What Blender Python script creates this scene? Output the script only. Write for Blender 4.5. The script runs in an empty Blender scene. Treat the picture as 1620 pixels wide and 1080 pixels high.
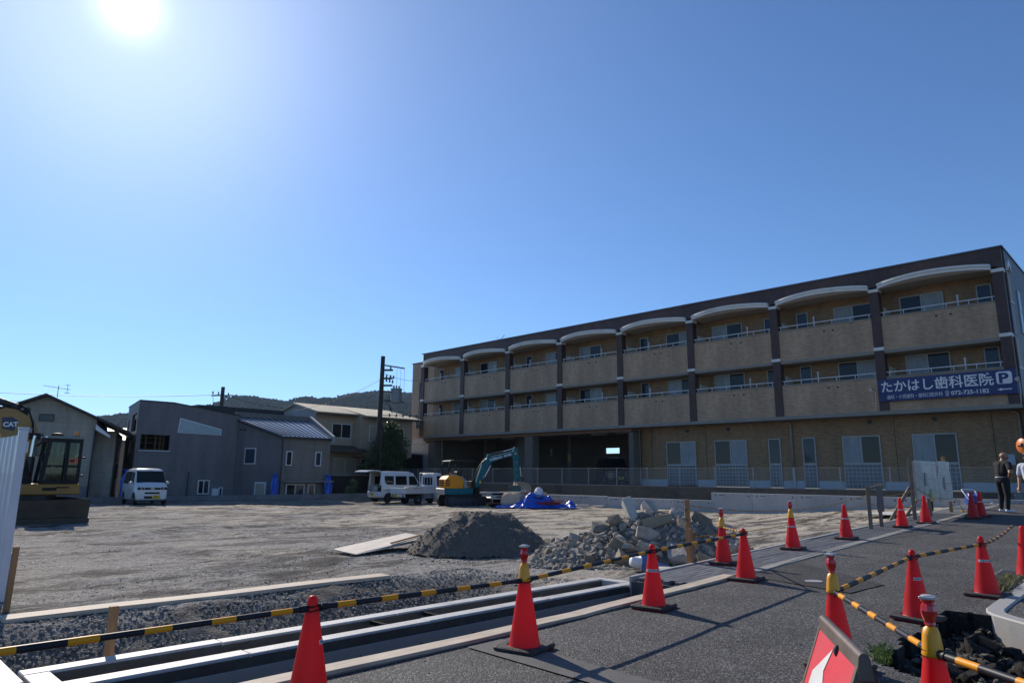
import bpy, bmesh, math, random
import numpy as np
from mathutils import Vector, Matrix, noise as mn

R = math.radians
S = bpy.context.scene
COL = S.collection
random.seed(7)

# ------------------------------------------------------------------ camera
HEAD, PITCH, ROLL, EYE = R(44.51), R(11.1), R(0.43), 1.5
cam = bpy.data.cameras.new('camera')
cam.lens, cam.sensor_width = 24.0, 36.0
cam.clip_start, cam.clip_end = 0.1, 6000
cam_ob = bpy.data.objects.new('camera', cam)
COL.objects.link(cam_ob)
_f = Vector((math.cos(HEAD)*math.cos(PITCH), math.sin(HEAD)*math.cos(PITCH), math.sin(PITCH)))
_r0 = Vector((math.sin(HEAD), -math.cos(HEAD), 0)); _u0 = _r0.cross(_f)
_r = _r0*math.cos(ROLL)+_u0*math.sin(ROLL); _u = -_r0*math.sin(ROLL)+_u0*math.cos(ROLL)
_m = Matrix((_r, _u, -_f)).transposed().to_4x4(); _m.translation = (0, 0, EYE)
cam_ob.matrix_world = _m
S.camera = cam_ob

# ------------------------------------------------------------------ sky, sun, exposure
SUN_AZ, SUN_EL = R(76.9), R(32.5)          # azimuth from +X, counter-clockwise
sun_dir = Vector((math.cos(SUN_AZ)*math.cos(SUN_EL), math.sin(SUN_AZ)*math.cos(SUN_EL), math.sin(SUN_EL)))
W = bpy.data.worlds.new('World'); S.world = W; W.use_nodes = True
wn, wl = W.node_tree.nodes, W.node_tree.links
wn.clear()
sky = wn.new('ShaderNodeTexSky'); sky.sky_type = 'NISHITA'; sky.sun_disc = False
sky.sun_elevation = SUN_EL; sky.sun_rotation = math.pi/2-SUN_AZ
sky.altitude = 60; sky.air_density = 0.9; sky.dust_density = 0.0; sky.ozone_density = 4.5
bg = wn.new('ShaderNodeBackground'); bg.inputs[1].default_value = 0.130
# the bright aureole of scattered light round the sun
tc = wn.new('ShaderNodeTexCoord')
dot = wn.new('ShaderNodeVectorMath'); dot.operation = 'DOT_PRODUCT'; dot.inputs[1].default_value = sun_dir
wl.new(tc.outputs['Generated'], dot.inputs[0])
def wmath(op, a, b):
    n = wn.new('ShaderNodeMath'); n.operation = op
    for i, v in enumerate((a, b)):
        if isinstance(v, (int, float)): n.inputs[i].default_value = v
        elif v is not None: wl.new(v, n.inputs[i])
    return n.outputs[0]
ct = wmath('MAXIMUM', dot.outputs['Value'], 0.0)
g1 = wmath('MULTIPLY', wmath('POWER', ct, 2200.0), 6.5)
g2 = wmath('MULTIPLY', wmath('POWER', ct, 45.0), 3.4)
g3 = wmath('MULTIPLY', wmath('POWER', ct, 8.0), 1.4)
gs = wmath('ADD', wmath('ADD', g1, g2), g3)
gm = wn.new('ShaderNodeVectorMath'); gm.operation = 'SCALE'; gm.inputs[0].default_value = (0.95, 0.97, 1.0)
wl.new(gs, gm.inputs['Scale'])
ga = wn.new('ShaderNodeVectorMath'); ga.operation = 'ADD'
tn = wn.new('ShaderNodeVectorMath'); tn.operation = 'MULTIPLY'; tn.inputs[1].default_value = (.71, .88, 1.04)     # the photo's cool white balance
wl.new(sky.outputs[0], tn.inputs[0]); wl.new(tn.outputs[0], ga.inputs[0]); wl.new(gm.outputs[0], ga.inputs[1])
wl.new(ga.outputs[0], bg.inputs[0])
wo = wn.new('ShaderNodeOutputWorld'); wl.new(bg.outputs[0], wo.inputs[0])
sl = bpy.data.lights.new('sun', 'SUN'); sl.energy = 5.0; sl.angle = R(0.53); sl.color = (1.0, 0.90, 0.77)
sun_ob = bpy.data.objects.new('sun', sl); COL.objects.link(sun_ob)
sun_ob.rotation_euler = sun_dir.to_track_quat('Z', 'Y').to_euler()
S.view_settings.view_transform = 'Standard'; S.view_settings.look = 'None'
S.view_settings.exposure = 0.0; S.view_settings.gamma = 1.0
S.view_settings.use_curve_mapping = False
S.render.engine = 'CYCLES'
S.cycles.use_denoising = True
S.cycles.max_bounces = 6; S.cycles.diffuse_bounces = 3; S.cycles.glossy_bounces = 3
S.cycles.transmission_bounces = 4; S.cycles.transparent_max_bounces = 8
S.cycles.caustics_reflective = False; S.cycles.caustics_refractive = False

# ------------------------------------------------------------------ helpers: materials
MATS = {}
def M(name, col, rough=.6, var=.18, scale=3.0, bump=0.0, bscale=80.0, metal=0.0, rnd=0.0, coat=0.0, spec=.5, dirt=None, dscale=1.2, damt=.5):
    """Painted or mineral surface: colour broken up by two noises, optional dirt colour in patches and fine relief."""
    if name in MATS: return MATS[name]
    m = bpy.data.materials.new(name); m.use_nodes = True
    n, l = m.node_tree.nodes, m.node_tree.links
    b = n['Principled BSDF']
    b.inputs['Roughness'].default_value = rough; b.inputs['Metallic'].default_value = metal
    b.inputs['Coat Weight'].default_value = coat; b.inputs['Specular IOR Level'].default_value = spec
    t = n.new('ShaderNodeTexCoord')
    nz = n.new('ShaderNodeTexNoise'); nz.inputs['Scale'].default_value = scale; nz.inputs['Detail'].default_value = 8
    nz.inputs['Roughness'].default_value = .65
    l.new(t.outputs['Object'], nz.inputs['Vector'])
    rp = n.new('ShaderNodeValToRGB')
    c = np.array(col)
    rp.color_ramp.elements[0].position = .25; rp.color_ramp.elements[1].position = .75
    rp.color_ramp.elements[0].color = (*np.clip(c*(1-var), 0, 1), 1); rp.color_ramp.elements[1].color = (*np.clip(c*(1+var), 0, 1), 1)
    l.new(nz.outputs['Fac'], rp.inputs[0]); out = rp.outputs[0]
    if dirt is not None:
        n2 = n.new('ShaderNodeTexNoise'); n2.inputs['Scale'].default_value = dscale; n2.inputs['Detail'].default_value = 10; n2.inputs['Roughness'].default_value = .7
        l.new(t.outputs['Object'], n2.inputs['Vector'])
        r2 = n.new('ShaderNodeValToRGB'); r2.color_ramp.elements[0].position = .48; r2.color_ramp.elements[1].position = .72
        r2.color_ramp.elements[1].color = (damt, damt, damt, 1)
        l.new(n2.outputs['Fac'], r2.inputs[0])
        mx = n.new('ShaderNodeMix'); mx.data_type = 'RGBA'; l.new(r2.outputs[0], mx.inputs[0]); l.new(out, mx.inputs[6]); mx.inputs[7].default_value = (*dirt, 1)
        out = mx.outputs[2]
    if rnd:
        oi = n.new('ShaderNodeObjectInfo'); mr = n.new('ShaderNodeMapRange'); mr.inputs[3].default_value = 1-rnd; mr.inputs[4].default_value = 1+rnd
        l.new(oi.outputs['Random'], mr.inputs[0])
        vm = n.new('ShaderNodeVectorMath'); vm.operation = 'SCALE'; l.new(out, vm.inputs[0]); l.new(mr.outputs[0], vm.inputs['Scale']); out = vm.outputs[0]
    l.new(out, b.inputs['Base Color'])
    if bump:
        n3 = n.new('ShaderNodeTexNoise'); n3.inputs['Scale'].default_value = bscale; n3.inputs['Detail'].default_value = 6
        l.new(t.outputs['Object'], n3.inputs['Vector'])
        bp = n.new('ShaderNodeBump'); bp.inputs['Strength'].default_value = bump; bp.inputs['Distance'].default_value = .02
        l.new(n3.outputs['Fac'], bp.inputs['Height']); l.new(bp.outputs[0], b.inputs['Normal'])
    MATS[name] = m
    return m

def tile_mat(name, c1, c2, mortar, bw, bh, ms=.006, off=.5, rough=.45, bias=0.0, bump=.3):
    """Wall tiles laid in courses (far too small to pick apart from here)."""
    m = bpy.data.materials.new(name); m.use_nodes = True
    n, l = m.node_tree.nodes, m.node_tree.links; b = n['Principled BSDF']; b.inputs['Roughness'].default_value = rough
    t = n.new('ShaderNodeTexCoord'); sp = n.new('ShaderNodeSeparateXYZ'); l.new(t.outputs['Object'], sp.inputs[0])
    ad = n.new('ShaderNodeMath'); ad.operation = 'ADD'; l.new(sp.outputs[0], ad.inputs[0]); l.new(sp.outputs[1], ad.inputs[1])
    cb = n.new('ShaderNodeCombineXYZ'); l.new(ad.outputs[0], cb.inputs[0]); l.new(sp.outputs[2], cb.inputs[1])
    br = n.new('ShaderNodeTexBrick'); br.offset = off
    br.inputs['Color1'].default_value = (*c1, 1); br.inputs['Color2'].default_value = (*c2, 1); br.inputs['Mortar'].default_value = (*mortar, 1)
    br.inputs['Scale'].default_value = 1; br.inputs['Mortar Size'].default_value = ms; br.inputs['Mortar Smooth'].default_value = .1
    br.inputs['Bias'].default_value = bias; br.inputs['Brick Width'].default_value = bw; br.inputs['Row Height'].default_value = bh
    l.new(cb.outputs[0], br.inputs[0])
    mp = n.new('ShaderNodeMapping'); mp.inputs['Scale'].default_value = (1, 1, .22); l.new(t.outputs['Object'], mp.inputs[0])     # rain streaks run downwards
    nz = n.new('ShaderNodeTexNoise'); nz.inputs['Scale'].default_value = 1.6; nz.inputs['Detail'].default_value = 9; nz.inputs['Roughness'].default_value = .65; l.new(mp.outputs[0], nz.inputs['Vector'])
    mr = n.new('ShaderNodeMapRange'); mr.inputs[1].default_value = .28; mr.inputs[2].default_value = .72; mr.inputs[3].default_value = .72; mr.inputs[4].default_value = 1.22; l.new(nz.outputs['Fac'], mr.inputs[0])
    vm = n.new('ShaderNodeVectorMath'); vm.operation = 'SCALE'; l.new(br.outputs['Color'], vm.inputs[0]); l.new(mr.outputs[0], vm.inputs['Scale'])
    l.new(vm.outputs[0], b.inputs['Base Color'])
    bp = n.new('ShaderNodeBump'); bp.inputs['Strength'].default_value = min(1, bump*2); bp.inputs['Distance'].default_value = .012; bp.invert = True
    l.new(br.outputs['Fac'], bp.inputs['Height']); l.new(bp.outputs[0], b.inputs['Normal'])
    MATS[name] = m
    return m

def glass_mat(name, col=(.02, .03, .035), rough=.06, var=.3):
    return M(name, col, rough=rough, var=var, scale=.8, spec=.38)

def clear_glass(name, tint=(.75, .86, .85), alpha=.35):
    if name in MATS: return MATS[name]
    m = bpy.data.materials.new(name); m.use_nodes = True
    n, l = m.node_tree.nodes, m.node_tree.links; n.remove(n['Principled BSDF'])
    tr = n.new('ShaderNodeBsdfTransparent'); tr.inputs[0].default_value = (*tint, 1)
    gl = n.new('ShaderNodeBsdfGlossy'); gl.inputs['Roughness'].default_value = .03
    fr = n.new('ShaderNodeFresnel'); fr.inputs[0].default_value = 1.5
    mx = n.new('ShaderNodeMixShader'); l.new(fr.outputs[0], mx.inputs[0]); l.new(tr.outputs[0], mx.inputs[1]); l.new(gl.outputs[0], mx.inputs[2])
    l.new(mx.outputs[0], n['Material Output'].inputs[0]); MATS[name] = m
    return m

def wood_mat(name, col, dark, scale=1.0, axis=0, rough=.75):
    m = bpy.data.materials.new(name); m.use_nodes = True
    n, l = m.node_tree.nodes, m.node_tree.links; b = n['Principled BSDF']; b.inputs['Roughness'].default_value = rough
    t = n.new('ShaderNodeTexCoord'); mp = n.new('ShaderNodeMapping'); sc = [14*scale]*3; sc[axis] = .9*scale; mp.inputs['Scale'].default_value = sc
    l.new(t.outputs['Object'], mp.inputs[0])
    nz = n.new('ShaderNodeTexNoise'); nz.inputs['Scale'].default_value = 2.2; nz.inputs['Detail'].default_value = 10; nz.inputs['Roughness'].default_value = .7; nz.inputs['Distortion'].default_value = .6
    l.new(mp.outputs[0], nz.inputs['Vector'])
    rp = n.new('ShaderNodeValToRGB'); rp.color_ramp.elements[0].position = .3; rp.color_ramp.elements[1].position = .68
    rp.color_ramp.elements[0].color = (*dark, 1); rp.color_ramp.elements[1].color = (*col, 1); l.new(nz.outputs['Fac'], rp.inputs[0])
    n2 = n.new('ShaderNodeTexNoise'); n2.inputs['Scale'].default_value = 2.5; n2.inputs['Detail'].default_value = 6; l.new(t.outputs['Object'], n2.inputs['Vector'])
    mr = n.new('ShaderNodeMapRange'); mr.inputs[3].default_value = .65; mr.inputs[4].default_value = 1.25; l.new(n2.outputs['Fac'], mr.inputs[0])
    vm = n.new('ShaderNodeVectorMath'); vm.operation = 'SCALE'; l.new(rp.outputs[0], vm.inputs[0]); l.new(mr.outputs[0], vm.inputs['Scale'])
    l.new(vm.outputs[0], b.inputs['Base Color'])
    bp = n.new('ShaderNodeBump'); bp.inputs['Strength'].default_value = .35; bp.inputs['Distance'].default_value = .01
    l.new(nz.outputs['Fac'], bp.inputs['Height']); l.new(bp.outputs[0], b.inputs['Normal']); MATS[name] = m
    return m

# ------------------------------------------------------------------ helpers: meshes
class MB:
    """Collects shapes; build() links them as one mesh object."""
    def __init__(s, T=None): s.v, s.f, s.m, s.sm = [], [], [], []; s.T = T
    def add(s, vs, fs, m=0, sm=False, T=None):
        o = len(s.v); T = T or s.T
        for v in vs:
            v = Vector(v); s.v.append(tuple(T @ v) if T is not None else tuple(v))
        for f in fs: s.f.append([i+o for i in f]); s.m.append(m); s.sm.append(sm)
        return s
    def box(s, x0, y0, z0, x1, y1, z1, m=0, T=None):
        vs = [(x, y, z) for z in (z0, z1) for y in (y0, y1) for x in (x0, x1)]
        return s.add(vs, [(0, 2, 3, 1), (4, 5, 7, 6), (0, 1, 5, 4), (2, 6, 7, 3), (0, 4, 6, 2), (1, 3, 7, 5)], m, False, T)
    def bar(s, a, b, w, h, m=0, up=(0, 0, 1)):
        a, b = Vector(a), Vector(b); d = (b-a).normalized(); u = Vector(up)
        if abs(d.dot(u)) > .98: u = Vector((1, 0, 0))
        r = d.cross(u).normalized(); u = r.cross(d)
        vs = [p+r*(i*w/2)+u*(j*h/2) for p in (a, b) for i, j in ((-1, -1), (1, -1), (1, 1), (-1, 1))]
        return s.add(vs, [(0, 3, 2, 1), (4, 5, 6, 7), (0, 1, 5, 4), (1, 2, 6, 5), (2, 3, 7, 6), (3, 0, 4, 7)], m)
    def cyl(s, a, b, r0, r1=None, n=12, m=0, cap=True, sm=True):
        a, b = Vector(a), Vector(b); r1 = r0 if r1 is None else r1
        d = (b-a).normalized(); u = Vector((0, 0, 1)) if abs(d.z) < .9 else Vector((1, 0, 0))
        r = d.cross(u).normalized(); u = r.cross(d); vs = []
        for p, q in ((a, r0), (b, r1)):
            for i in range(n):
                t = 2*math.pi*i/n; vs.append(p+(r*math.cos(t)+u*math.sin(t))*q)
        s.add(vs, [(i, i+n, (i+1) % n+n, (i+1) % n) for i in range(n)], m, sm)
        if cap: s.add(vs, [tuple(range(n)), tuple(range(2*n-1, n-1, -1))], m)
        return s
    def tube(s, pts, r, n=6, m=0, sm=True):
        pts = [Vector(p) for p in pts]; rings = []; ref = None
        for i, p in enumerate(pts):
            d = (pts[min(i+1, len(pts)-1)]-pts[max(i-1, 0)]).normalized()
            if ref is None: ref = Vector((0, 0, 1)) if abs(d.z) < .9 else Vector((1, 0, 0))
            a = d.cross(ref).normalized(); ref = a.cross(d)
            rr = r[i] if isinstance(r, (list, tuple)) else r
            rings += [p+(a*math.cos(2*math.pi*k/n)+ref*math.sin(2*math.pi*k/n))*rr for k in range(n)]
        fs = []
        for i in range(len(pts)-1):
            for k in range(n): fs.append((i*n+k, i*n+(k+1) % n, (i+1)*n+(k+1) % n, (i+1)*n+k))
        fs += [tuple(range(n-1, -1, -1)), tuple(range((len(pts)-1)*n, len(pts)*n))]
        return s.add(rings, fs, m, sm)
    def lathe(s, prof, c=(0, 0, 0), n=20, m=0, sm=True, axis=None):
        vs, c = [], Vector(c)
        for r, z in prof:
            for i in range(n):
                t = 2*math.pi*i/n; p = Vector((r*math.cos(t), r*math.sin(t), z))
                if axis is not None: p = axis @ p
                vs.append(c+p)
        fs = [(j*n+i, j*n+(i+1) % n, (j+1)*n+(i+1) % n, (j+1)*n+i) for j in range(len(prof)-1) for i in range(n)]
        if prof[0][0] > 1e-4: fs.append(tuple(range(n-1, -1, -1)))
        if prof[-1][0] > 1e-4: fs.append(tuple(range((len(prof)-1)*n, len(prof)*n)))
        return s.add(vs, fs, m, sm)
    def prism(s, poly, d0, d1, plane='xz', m=0, sm=False):
        """polygon in a plane, extruded along the third axis from d0 to d1"""
        def P(a, b, d): return {'xz': (a, d, b), 'xy': (a, b, d), 'yz': (d, a, b)}[plane]
        n = len(poly); vs = [P(a, b, d0) for a, b in poly]+[P(a, b, d1) for a, b in poly]
        s.add(vs, [(i, (i+1) % n, (i+1) % n+n, i+n) for i in range(n)], m, sm)
        return s.add(vs, [tuple(range(n-1, -1, -1)), tuple(range(n, 2*n))], m)
    def sphere(s, c, r, n=10, k=7, m=0, sc=(1, 1, 1), jit=0):
        vs = [Vector((0, 0, 1))]
        for j in range(1, k):
            for i in range(n):
                t, p = 2*math.pi*i/n, math.pi*j/k; vs.append(Vector((math.sin(p)*math.cos(t), math.sin(p)*math.sin(t), math.cos(p))))
        vs.append(Vector((0, 0, -1)))
        vs = [Vector((c[0]+v.x*r*sc[0]*(1+random.uniform(-jit, jit)), c[1]+v.y*r*sc[1]*(1+random.uniform(-jit, jit)), c[2]+v.z*r*sc[2])) for v in vs]
        fs = [(0, 1+i, 1+(i+1) % n) for i in range(n)]
        for j in range(k-2): fs += [(1+j*n+i, 1+(j+1)*n+i, 1+(j+1)*n+(i+1) % n, 1+j*n+(i+1) % n) for i in range(n)]
        e = len(vs)-1; fs += [(e, 1+(k-2)*n+(i+1) % n, 1+(k-2)*n+i) for i in range(n)]
        return s.add(vs, fs, m, True)
    def mesh(s, name, mats, bevel=0.0, fix=True):
        me = bpy.data.meshes.new(name); me.from_pydata(s.v, [], s.f)
        for m in (mats if isinstance(mats, (list, tuple)) else [mats]): me.materials.append(m)
        me.polygons.foreach_set('material_index', s.m); me.polygons.foreach_set('use_smooth', s.sm)
        if fix or bevel:
            bm = bmesh.new(); bm.from_mesh(me)
            if fix: bmesh.ops.recalc_face_normals(bm, faces=bm.faces)
            if bevel:
                es = [e for e in bm.edges if len(e.link_faces) == 2 and e.calc_face_angle(0) > R(32)]
                bmesh.ops.bevel(bm, geom=es, offset=bevel, segments=1, affect='EDGES', clamp_overlap=True)
            bm.to_mesh(me); bm.free()
        me.update(); return me
    def build(s, name, mats, parent=None, loc=None, rotz=0, bevel=0.0, fix=True):
        return link(name, s.mesh(name, mats, bevel, fix), parent, loc, rotz)

def link(name, me, parent=None, loc=None, rotz=0):
    o = bpy.data.objects.new(name, me); COL.objects.link(o)
    if loc is not None: o.location = loc
    if rotz: o.rotation_euler = (0, 0, rotz)
    if parent is not None: o.parent = parent
    return o
def tag(o, label, cat, group=None):
    o['label'] = label; o['category'] = cat
    if group: o['group'] = group
    return o
def thing(name, label, cat, loc=(0, 0, 0), rotz=0, group=None):
    o = bpy.data.objects.new(name, None); o.empty_display_size = .1; COL.objects.link(o)
    o.location = loc; o.rotation_euler = (0, 0, rotz)
    return tag(o, label, cat, group)
def setting(o): o['kind'] = 'structure'; return o
def stuff(o): o['kind'] = 'stuff'; return o
def dup(root, loc, rotz=0, label=None, group=None):
    """a copy of a thing with copies of its parts and sub-parts"""
    def cp(o, par):
        c = o.copy(); COL.objects.link(c); c.parent = par
        for k in o.children: cp(k, c)
        return c
    c = cp(root, None); c.location = loc; c.rotation_euler = (0, 0, rotz)
    if label: c['label'] = label
    if group: c['group'] = group
    return c

def fbm(x, y, z=0.0, o=5, lac=2.0, gain=.5):
    return mn.fractal(Vector((x, y, z)), 1-math.log(gain)/math.log(.5)+1, lac, o)
def npnoise(X, Y, seed=0, oct=5, gain=.5):
    """value-noise fractal on arrays, about -1..1"""
    rs = np.random.RandomState(seed); tab = rs.rand(256, 256)*2-1; out = np.zeros_like(X, dtype=float); amp, fr, tot = 1, 1, 0
    for k in range(oct):
        x, y = X*fr+k*17.3, Y*fr+k*9.1; xi, yi = np.floor(x).astype(int), np.floor(y).astype(int); fx, fy = x-xi, y-yi
        fx, fy = fx*fx*(3-2*fx), fy*fy*(3-2*fy)
        a, b = tab[xi % 256, yi % 256], tab[(xi+1) % 256, yi % 256]; c, d = tab[xi % 256, (yi+1) % 256], tab[(xi+1) % 256, (yi+1) % 256]
        out += amp*((a*(1-fx)+b*fx)*(1-fy)+(c*(1-fx)+d*fx)*fy); tot += amp; amp *= gain; fr *= 2
    return out/tot*1.6
def sst(a, b, x):
    t = np.clip((x-a)/(b-a), 0, 1); return t*t*(3-2*t)
def grid_obj(name, xs, ys, Z, mat, keep=None, smooth=True):
    nx, ny = len(xs), len(ys); X, Y = np.meshgrid(xs, ys, indexing='ij')
    v = np.stack([X, Y, Z], -1).reshape(-1, 3)
    i = np.arange((nx-1)*(ny-1)); a = (i//(ny-1))*ny+i % (ny-1)
    q = np.stack([a, a+ny, a+ny+1, a+1], -1)
    if keep is not None: q = q[keep.reshape(-1)[i]] if keep.size == len(i) else q
    return raw_obj(name, v, q, mat, smooth)
def raw_obj(name, v, q, mat, smooth=True, parent=None):
    me = bpy.data.meshes.new(name); k = q.shape[1]
    me.vertices.add(len(v)); me.vertices.foreach_set('co', np.asarray(v, np.float32).ravel())
    me.loops.add(q.size); me.loops.foreach_set('vertex_index', q.astype(np.int32).ravel())
    me.polygons.add(len(q)); me.polygons.foreach_set('loop_start', np.arange(0, q.size, k, dtype=np.int32))
    me.polygons.foreach_set('use_smooth', np.full(len(q), smooth))
    me.update(calc_edges=True); me.validate()
    for m in (mat if isinstance(mat, (list, tuple)) else [mat]): me.materials.append(m)
    return link(name, me, parent)
# ------------------------------------------------------------------ ground levels
def zr(x): return .028*(np.sqrt((x-6.5)**2+4)+(x-6.5))/2                     # road climbs gently away to the right
def site_z(X, Y):
    z = -.12+.60*sst(9, 31, X)*sst(15, 5.5, Y)-.09*sst(24, 34, Y)*sst(13, 21, X)+.05*sst(28, 36, Y)*sst(17, 13, X)
    prof = -.62+.50*sst(7.75, 9.35, Y)                                             # the trench and its bank
    k = (1-sst(6.6, 9.2, X))*sst(-.6, 1.2, X)
    return np.where(Y < 9.6, z*(1-k)+np.minimum(prof, z)*k, z)
def gz(x, y): return float(site_z(np.array(float(x)), np.array(float(y))))

# ------------------------------------------------------------------ materials of the ground
def ground_mat():
    m = bpy.data.materials.new('site_ground'); m.use_nodes = True
    n, l = m.node_tree.nodes, m.node_tree.links; b = n['Principled BSDF']; b.inputs['Roughness'].default_value = .95; b.inputs['Specular IOR Level'].default_value = .2
    t = n.new('ShaderNodeTexCoord')
    def noise(scale, det=8, rough=.6, mp=None, dist=0):
        q = n.new('ShaderNodeTexNoise'); q.inputs['Scale'].default_value = scale; q.inputs['Detail'].default_value = det; q.inputs['Roughness'].default_value = rough; q.inputs['Distortion'].default_value = dist
        l.new(mp or t.outputs['Object'], q.inputs['Vector']); return q.outputs['Fac']
    def ramp(f, p0, p1, c0=(0, 0, 0), c1=(1, 1, 1)):
        r = n.new('ShaderNodeValToRGB'); r.color_ramp.elements[0].position = p0; r.color_ramp.elements[1].position = p1
        r.color_ramp.elements[0].color = (*c0, 1); r.color_ramp.elements[1].color = (*c1, 1); l.new(f, r.inputs[0]); return r.outputs[0]
    def mix(f, a, c):
        x = n.new('ShaderNodeMix'); x.data_type = 'RGBA'
        if isinstance(f, float): x.inputs[0].default_value = f
        else: l.new(f, x.inputs[0])
        for i, v in ((6, a), (7, c)):
            if isinstance(v, tuple): x.inputs[i].default_value = (*v, 1)
            else: l.new(v, x.inputs[i])
        return x.outputs[2]
    def math_(op, a, c):
        x = n.new('ShaderNodeMath'); x.operation = op
        for i, v in enumerate((a, c)):
            if isinstance(v, float): x.inputs[i].default_value = v
            else: l.new(v, x.inputs[i])
        return x.outputs[0]
    # tyre and track marks run roughly along the length of the site
    mp = n.new('ShaderNodeMapping'); mp.inputs['Rotation'].default_value = (0, 0, R(40)); mp.inputs['Scale'].default_value = (.55, 1.7, 1); l.new(t.outputs['Object'], mp.inputs[0])
    grey = ramp(noise(9, 12, .75), .3, .72, (.145, .138, .127), (.48, .46, .43))
    sand = ramp(noise(5, 12, .7), .3, .7, (.36, .31, .24), (.64, .575, .47))
    sp = n.new('ShaderNodeSeparateXYZ'); l.new(t.outputs['Object'], sp.inputs[0])
    mr = n.new('ShaderNodeMapRange'); mr.inputs[1].default_value = 5; mr.inputs[2].default_value = 22; mr.inputs[3].default_value = -.12; mr.inputs[4].default_value = .16; l.new(sp.outputs[0], mr.inputs[0])
    fs = math_('ADD', noise(.22, 6, .6), mr.outputs[0])
    c = mix(ramp(fs, .46, .62), grey, sand)
    gravel = ramp(noise(.35, 5, .6, dist=.4), .56, .64)
    c = mix(math_('MULTIPLY', gravel, .75), c, grey)
    streak = ramp(noise(.62, 10, .72, mp.outputs[0], .9), .48, .57)
    c = mix(math_('MULTIPLY', streak, .93), c, (.085, .077, .068))
    blot = ramp(noise(.55, 8, .66, None, .7), .55, .66)
    c = mix(math_('MULTIPLY', blot, .8), c, (.075, .066, .057))
    pale = ramp(noise(.9, 9, .7, mp.outputs[0], .3), .58, .75)
    c = mix(math_('MULTIPLY', pale, .55), c, (.52, .48, .42))
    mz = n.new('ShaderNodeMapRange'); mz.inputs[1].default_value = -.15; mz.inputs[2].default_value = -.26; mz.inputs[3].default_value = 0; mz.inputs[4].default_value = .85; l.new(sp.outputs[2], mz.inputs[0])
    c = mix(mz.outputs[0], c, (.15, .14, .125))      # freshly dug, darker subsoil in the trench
    vo = n.new('ShaderNodeTexVoronoi'); vo.inputs['Scale'].default_value = 38; l.new(t.outputs['Object'], vo.inputs['Vector'])
    hs = n.new('ShaderNodeSeparateColor'); l.new(vo.outputs['Color'], hs.inputs[0])
    mr2 = n.new('ShaderNodeMapRange'); mr2.inputs[3].default_value = .62; mr2.inputs[4].default_value = 1.38; l.new(hs.outputs[0], mr2.inputs[0])
    vm = n.new('ShaderNodeVectorMath'); vm.operation = 'SCALE'; l.new(c, vm.inputs[0]); l.new(mr2.outputs[0], vm.inputs['Scale'])
    l.new(vm.outputs[0], b.inputs['Base Color'])
    h = math_('ADD', math_('MULTIPLY', noise(26, 10, .75), 1.0), math_('MULTIPLY', noise(3.0, 8, .65, mp.outputs[0]), 1.6))
    h = math_('ADD', h, math_('MULTIPLY', vo.outputs['Distance'], -.6))
    bp = n.new('ShaderNodeBump'); bp.inputs['Strength'].default_value = .85; bp.inputs['Distance'].default_value = .045; l.new(h, bp.inputs['Height']); l.new(bp.outputs[0], b.inputs['Normal'])
    return m
def asphalt_mat(name='asphalt', base=.066, spread=.55):
    m = bpy.data.materials.new(name); m.use_nodes = True
    n, l = m.node_tree.nodes, m.node_tree.links; b = n['Principled BSDF']; b.inputs['Roughness'].default_value = .8; b.inputs['Specular IOR Level'].default_value = .35
    t = n.new('ShaderNodeTexCoord')
    vo = n.new('ShaderNodeTexVoronoi'); vo.inputs['Scale'].default_value = 72; l.new(t.outputs['Object'], vo.inputs['Vector'])
    hs = n.new('ShaderNodeSeparateColor'); l.new(vo.outputs['Color'], hs.inputs[0])
    r = n.new('ShaderNodeValToRGB'); e = r.color_ramp.elements; e[0].position = .1; e[1].position = .96
    k = base; e[0].color = (k*(1-spread), k*(1-spread), k*(1-spread)*1.02, 1); e[1].color = (k*2.7, k*2.65, k*2.5, 1)
    q = e.new(.72); q.color = (k*1.05, k*1.05, k*1.06, 1); l.new(hs.outputs[0], r.inputs[0])
    nz = n.new('ShaderNodeTexNoise'); nz.inputs['Scale'].default_value = 1.1; nz.inputs['Detail'].default_value = 9; nz.inputs['Roughness'].default_value = .65; l.new(t.outputs['Object'], nz.inputs['Vector'])
    mr = n.new('ShaderNodeMapRange'); mr.inputs[1].default_value = .3; mr.inputs[2].default_value = .7; mr.inputs[3].default_value = .72; mr.inputs[4].default_value = 1.35; l.new(nz.outputs['Fac'], mr.inputs[0])
    vm = n.new('ShaderNodeVectorMath'); vm.operation = 'SCALE'; l.new(r.outputs[0], vm.inputs[0]); l.new(mr.outputs[0], vm.inputs['Scale']); l.new(vm.outputs[0], b.inputs['Base Color'])
    bp = n.new('ShaderNodeBump'); bp.inputs['Strength'].default_value = .9; bp.inputs['Distance'].default_value = .008; bp.invert = True
    l.new(vo.outputs['Distance'], bp.inputs['Height']); l.new(bp.outputs[0], b.inputs['Normal']); MATS[name] = m
    return m
GROUND = ground_mat(); ASPH = asphalt_mat(); ASPH_DARK = asphalt_mat('asphalt_patch', .036, .4)
CONC = M('concrete', (.42, .41, .39), .8, .16, 2.5, .25, 60, dirt=(.2, .19, .175), dscale=1.7)
CONC_NEW = M('new_concrete', (.50, .49, .47), .55, .14, 4, .25, 70, dirt=(.24, .23, .21), dscale=1.6, damt=.7)
CONC_DARK = M('dark_concrete', (.045, .045, .042), .55, .35, 5, .25, 50, dirt=(.11, .105, .1), dscale=4)  # near-black concrete tone for the channel's upper band and inner face
CONC_OLD = M('weathered_concrete', (.105, .09, .075), .9, .25, 1.5, .4, 40, dirt=(.045, .04, .035), dscale=.9, damt=.8)
BOARD = wood_mat('pale_board', (.60, .52, .42), (.36, .29, .21), 1, 0)
STAKE = wood_mat('stake_wood', (.46, .25, .11), (.24, .12, .05), 1, 2)
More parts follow.
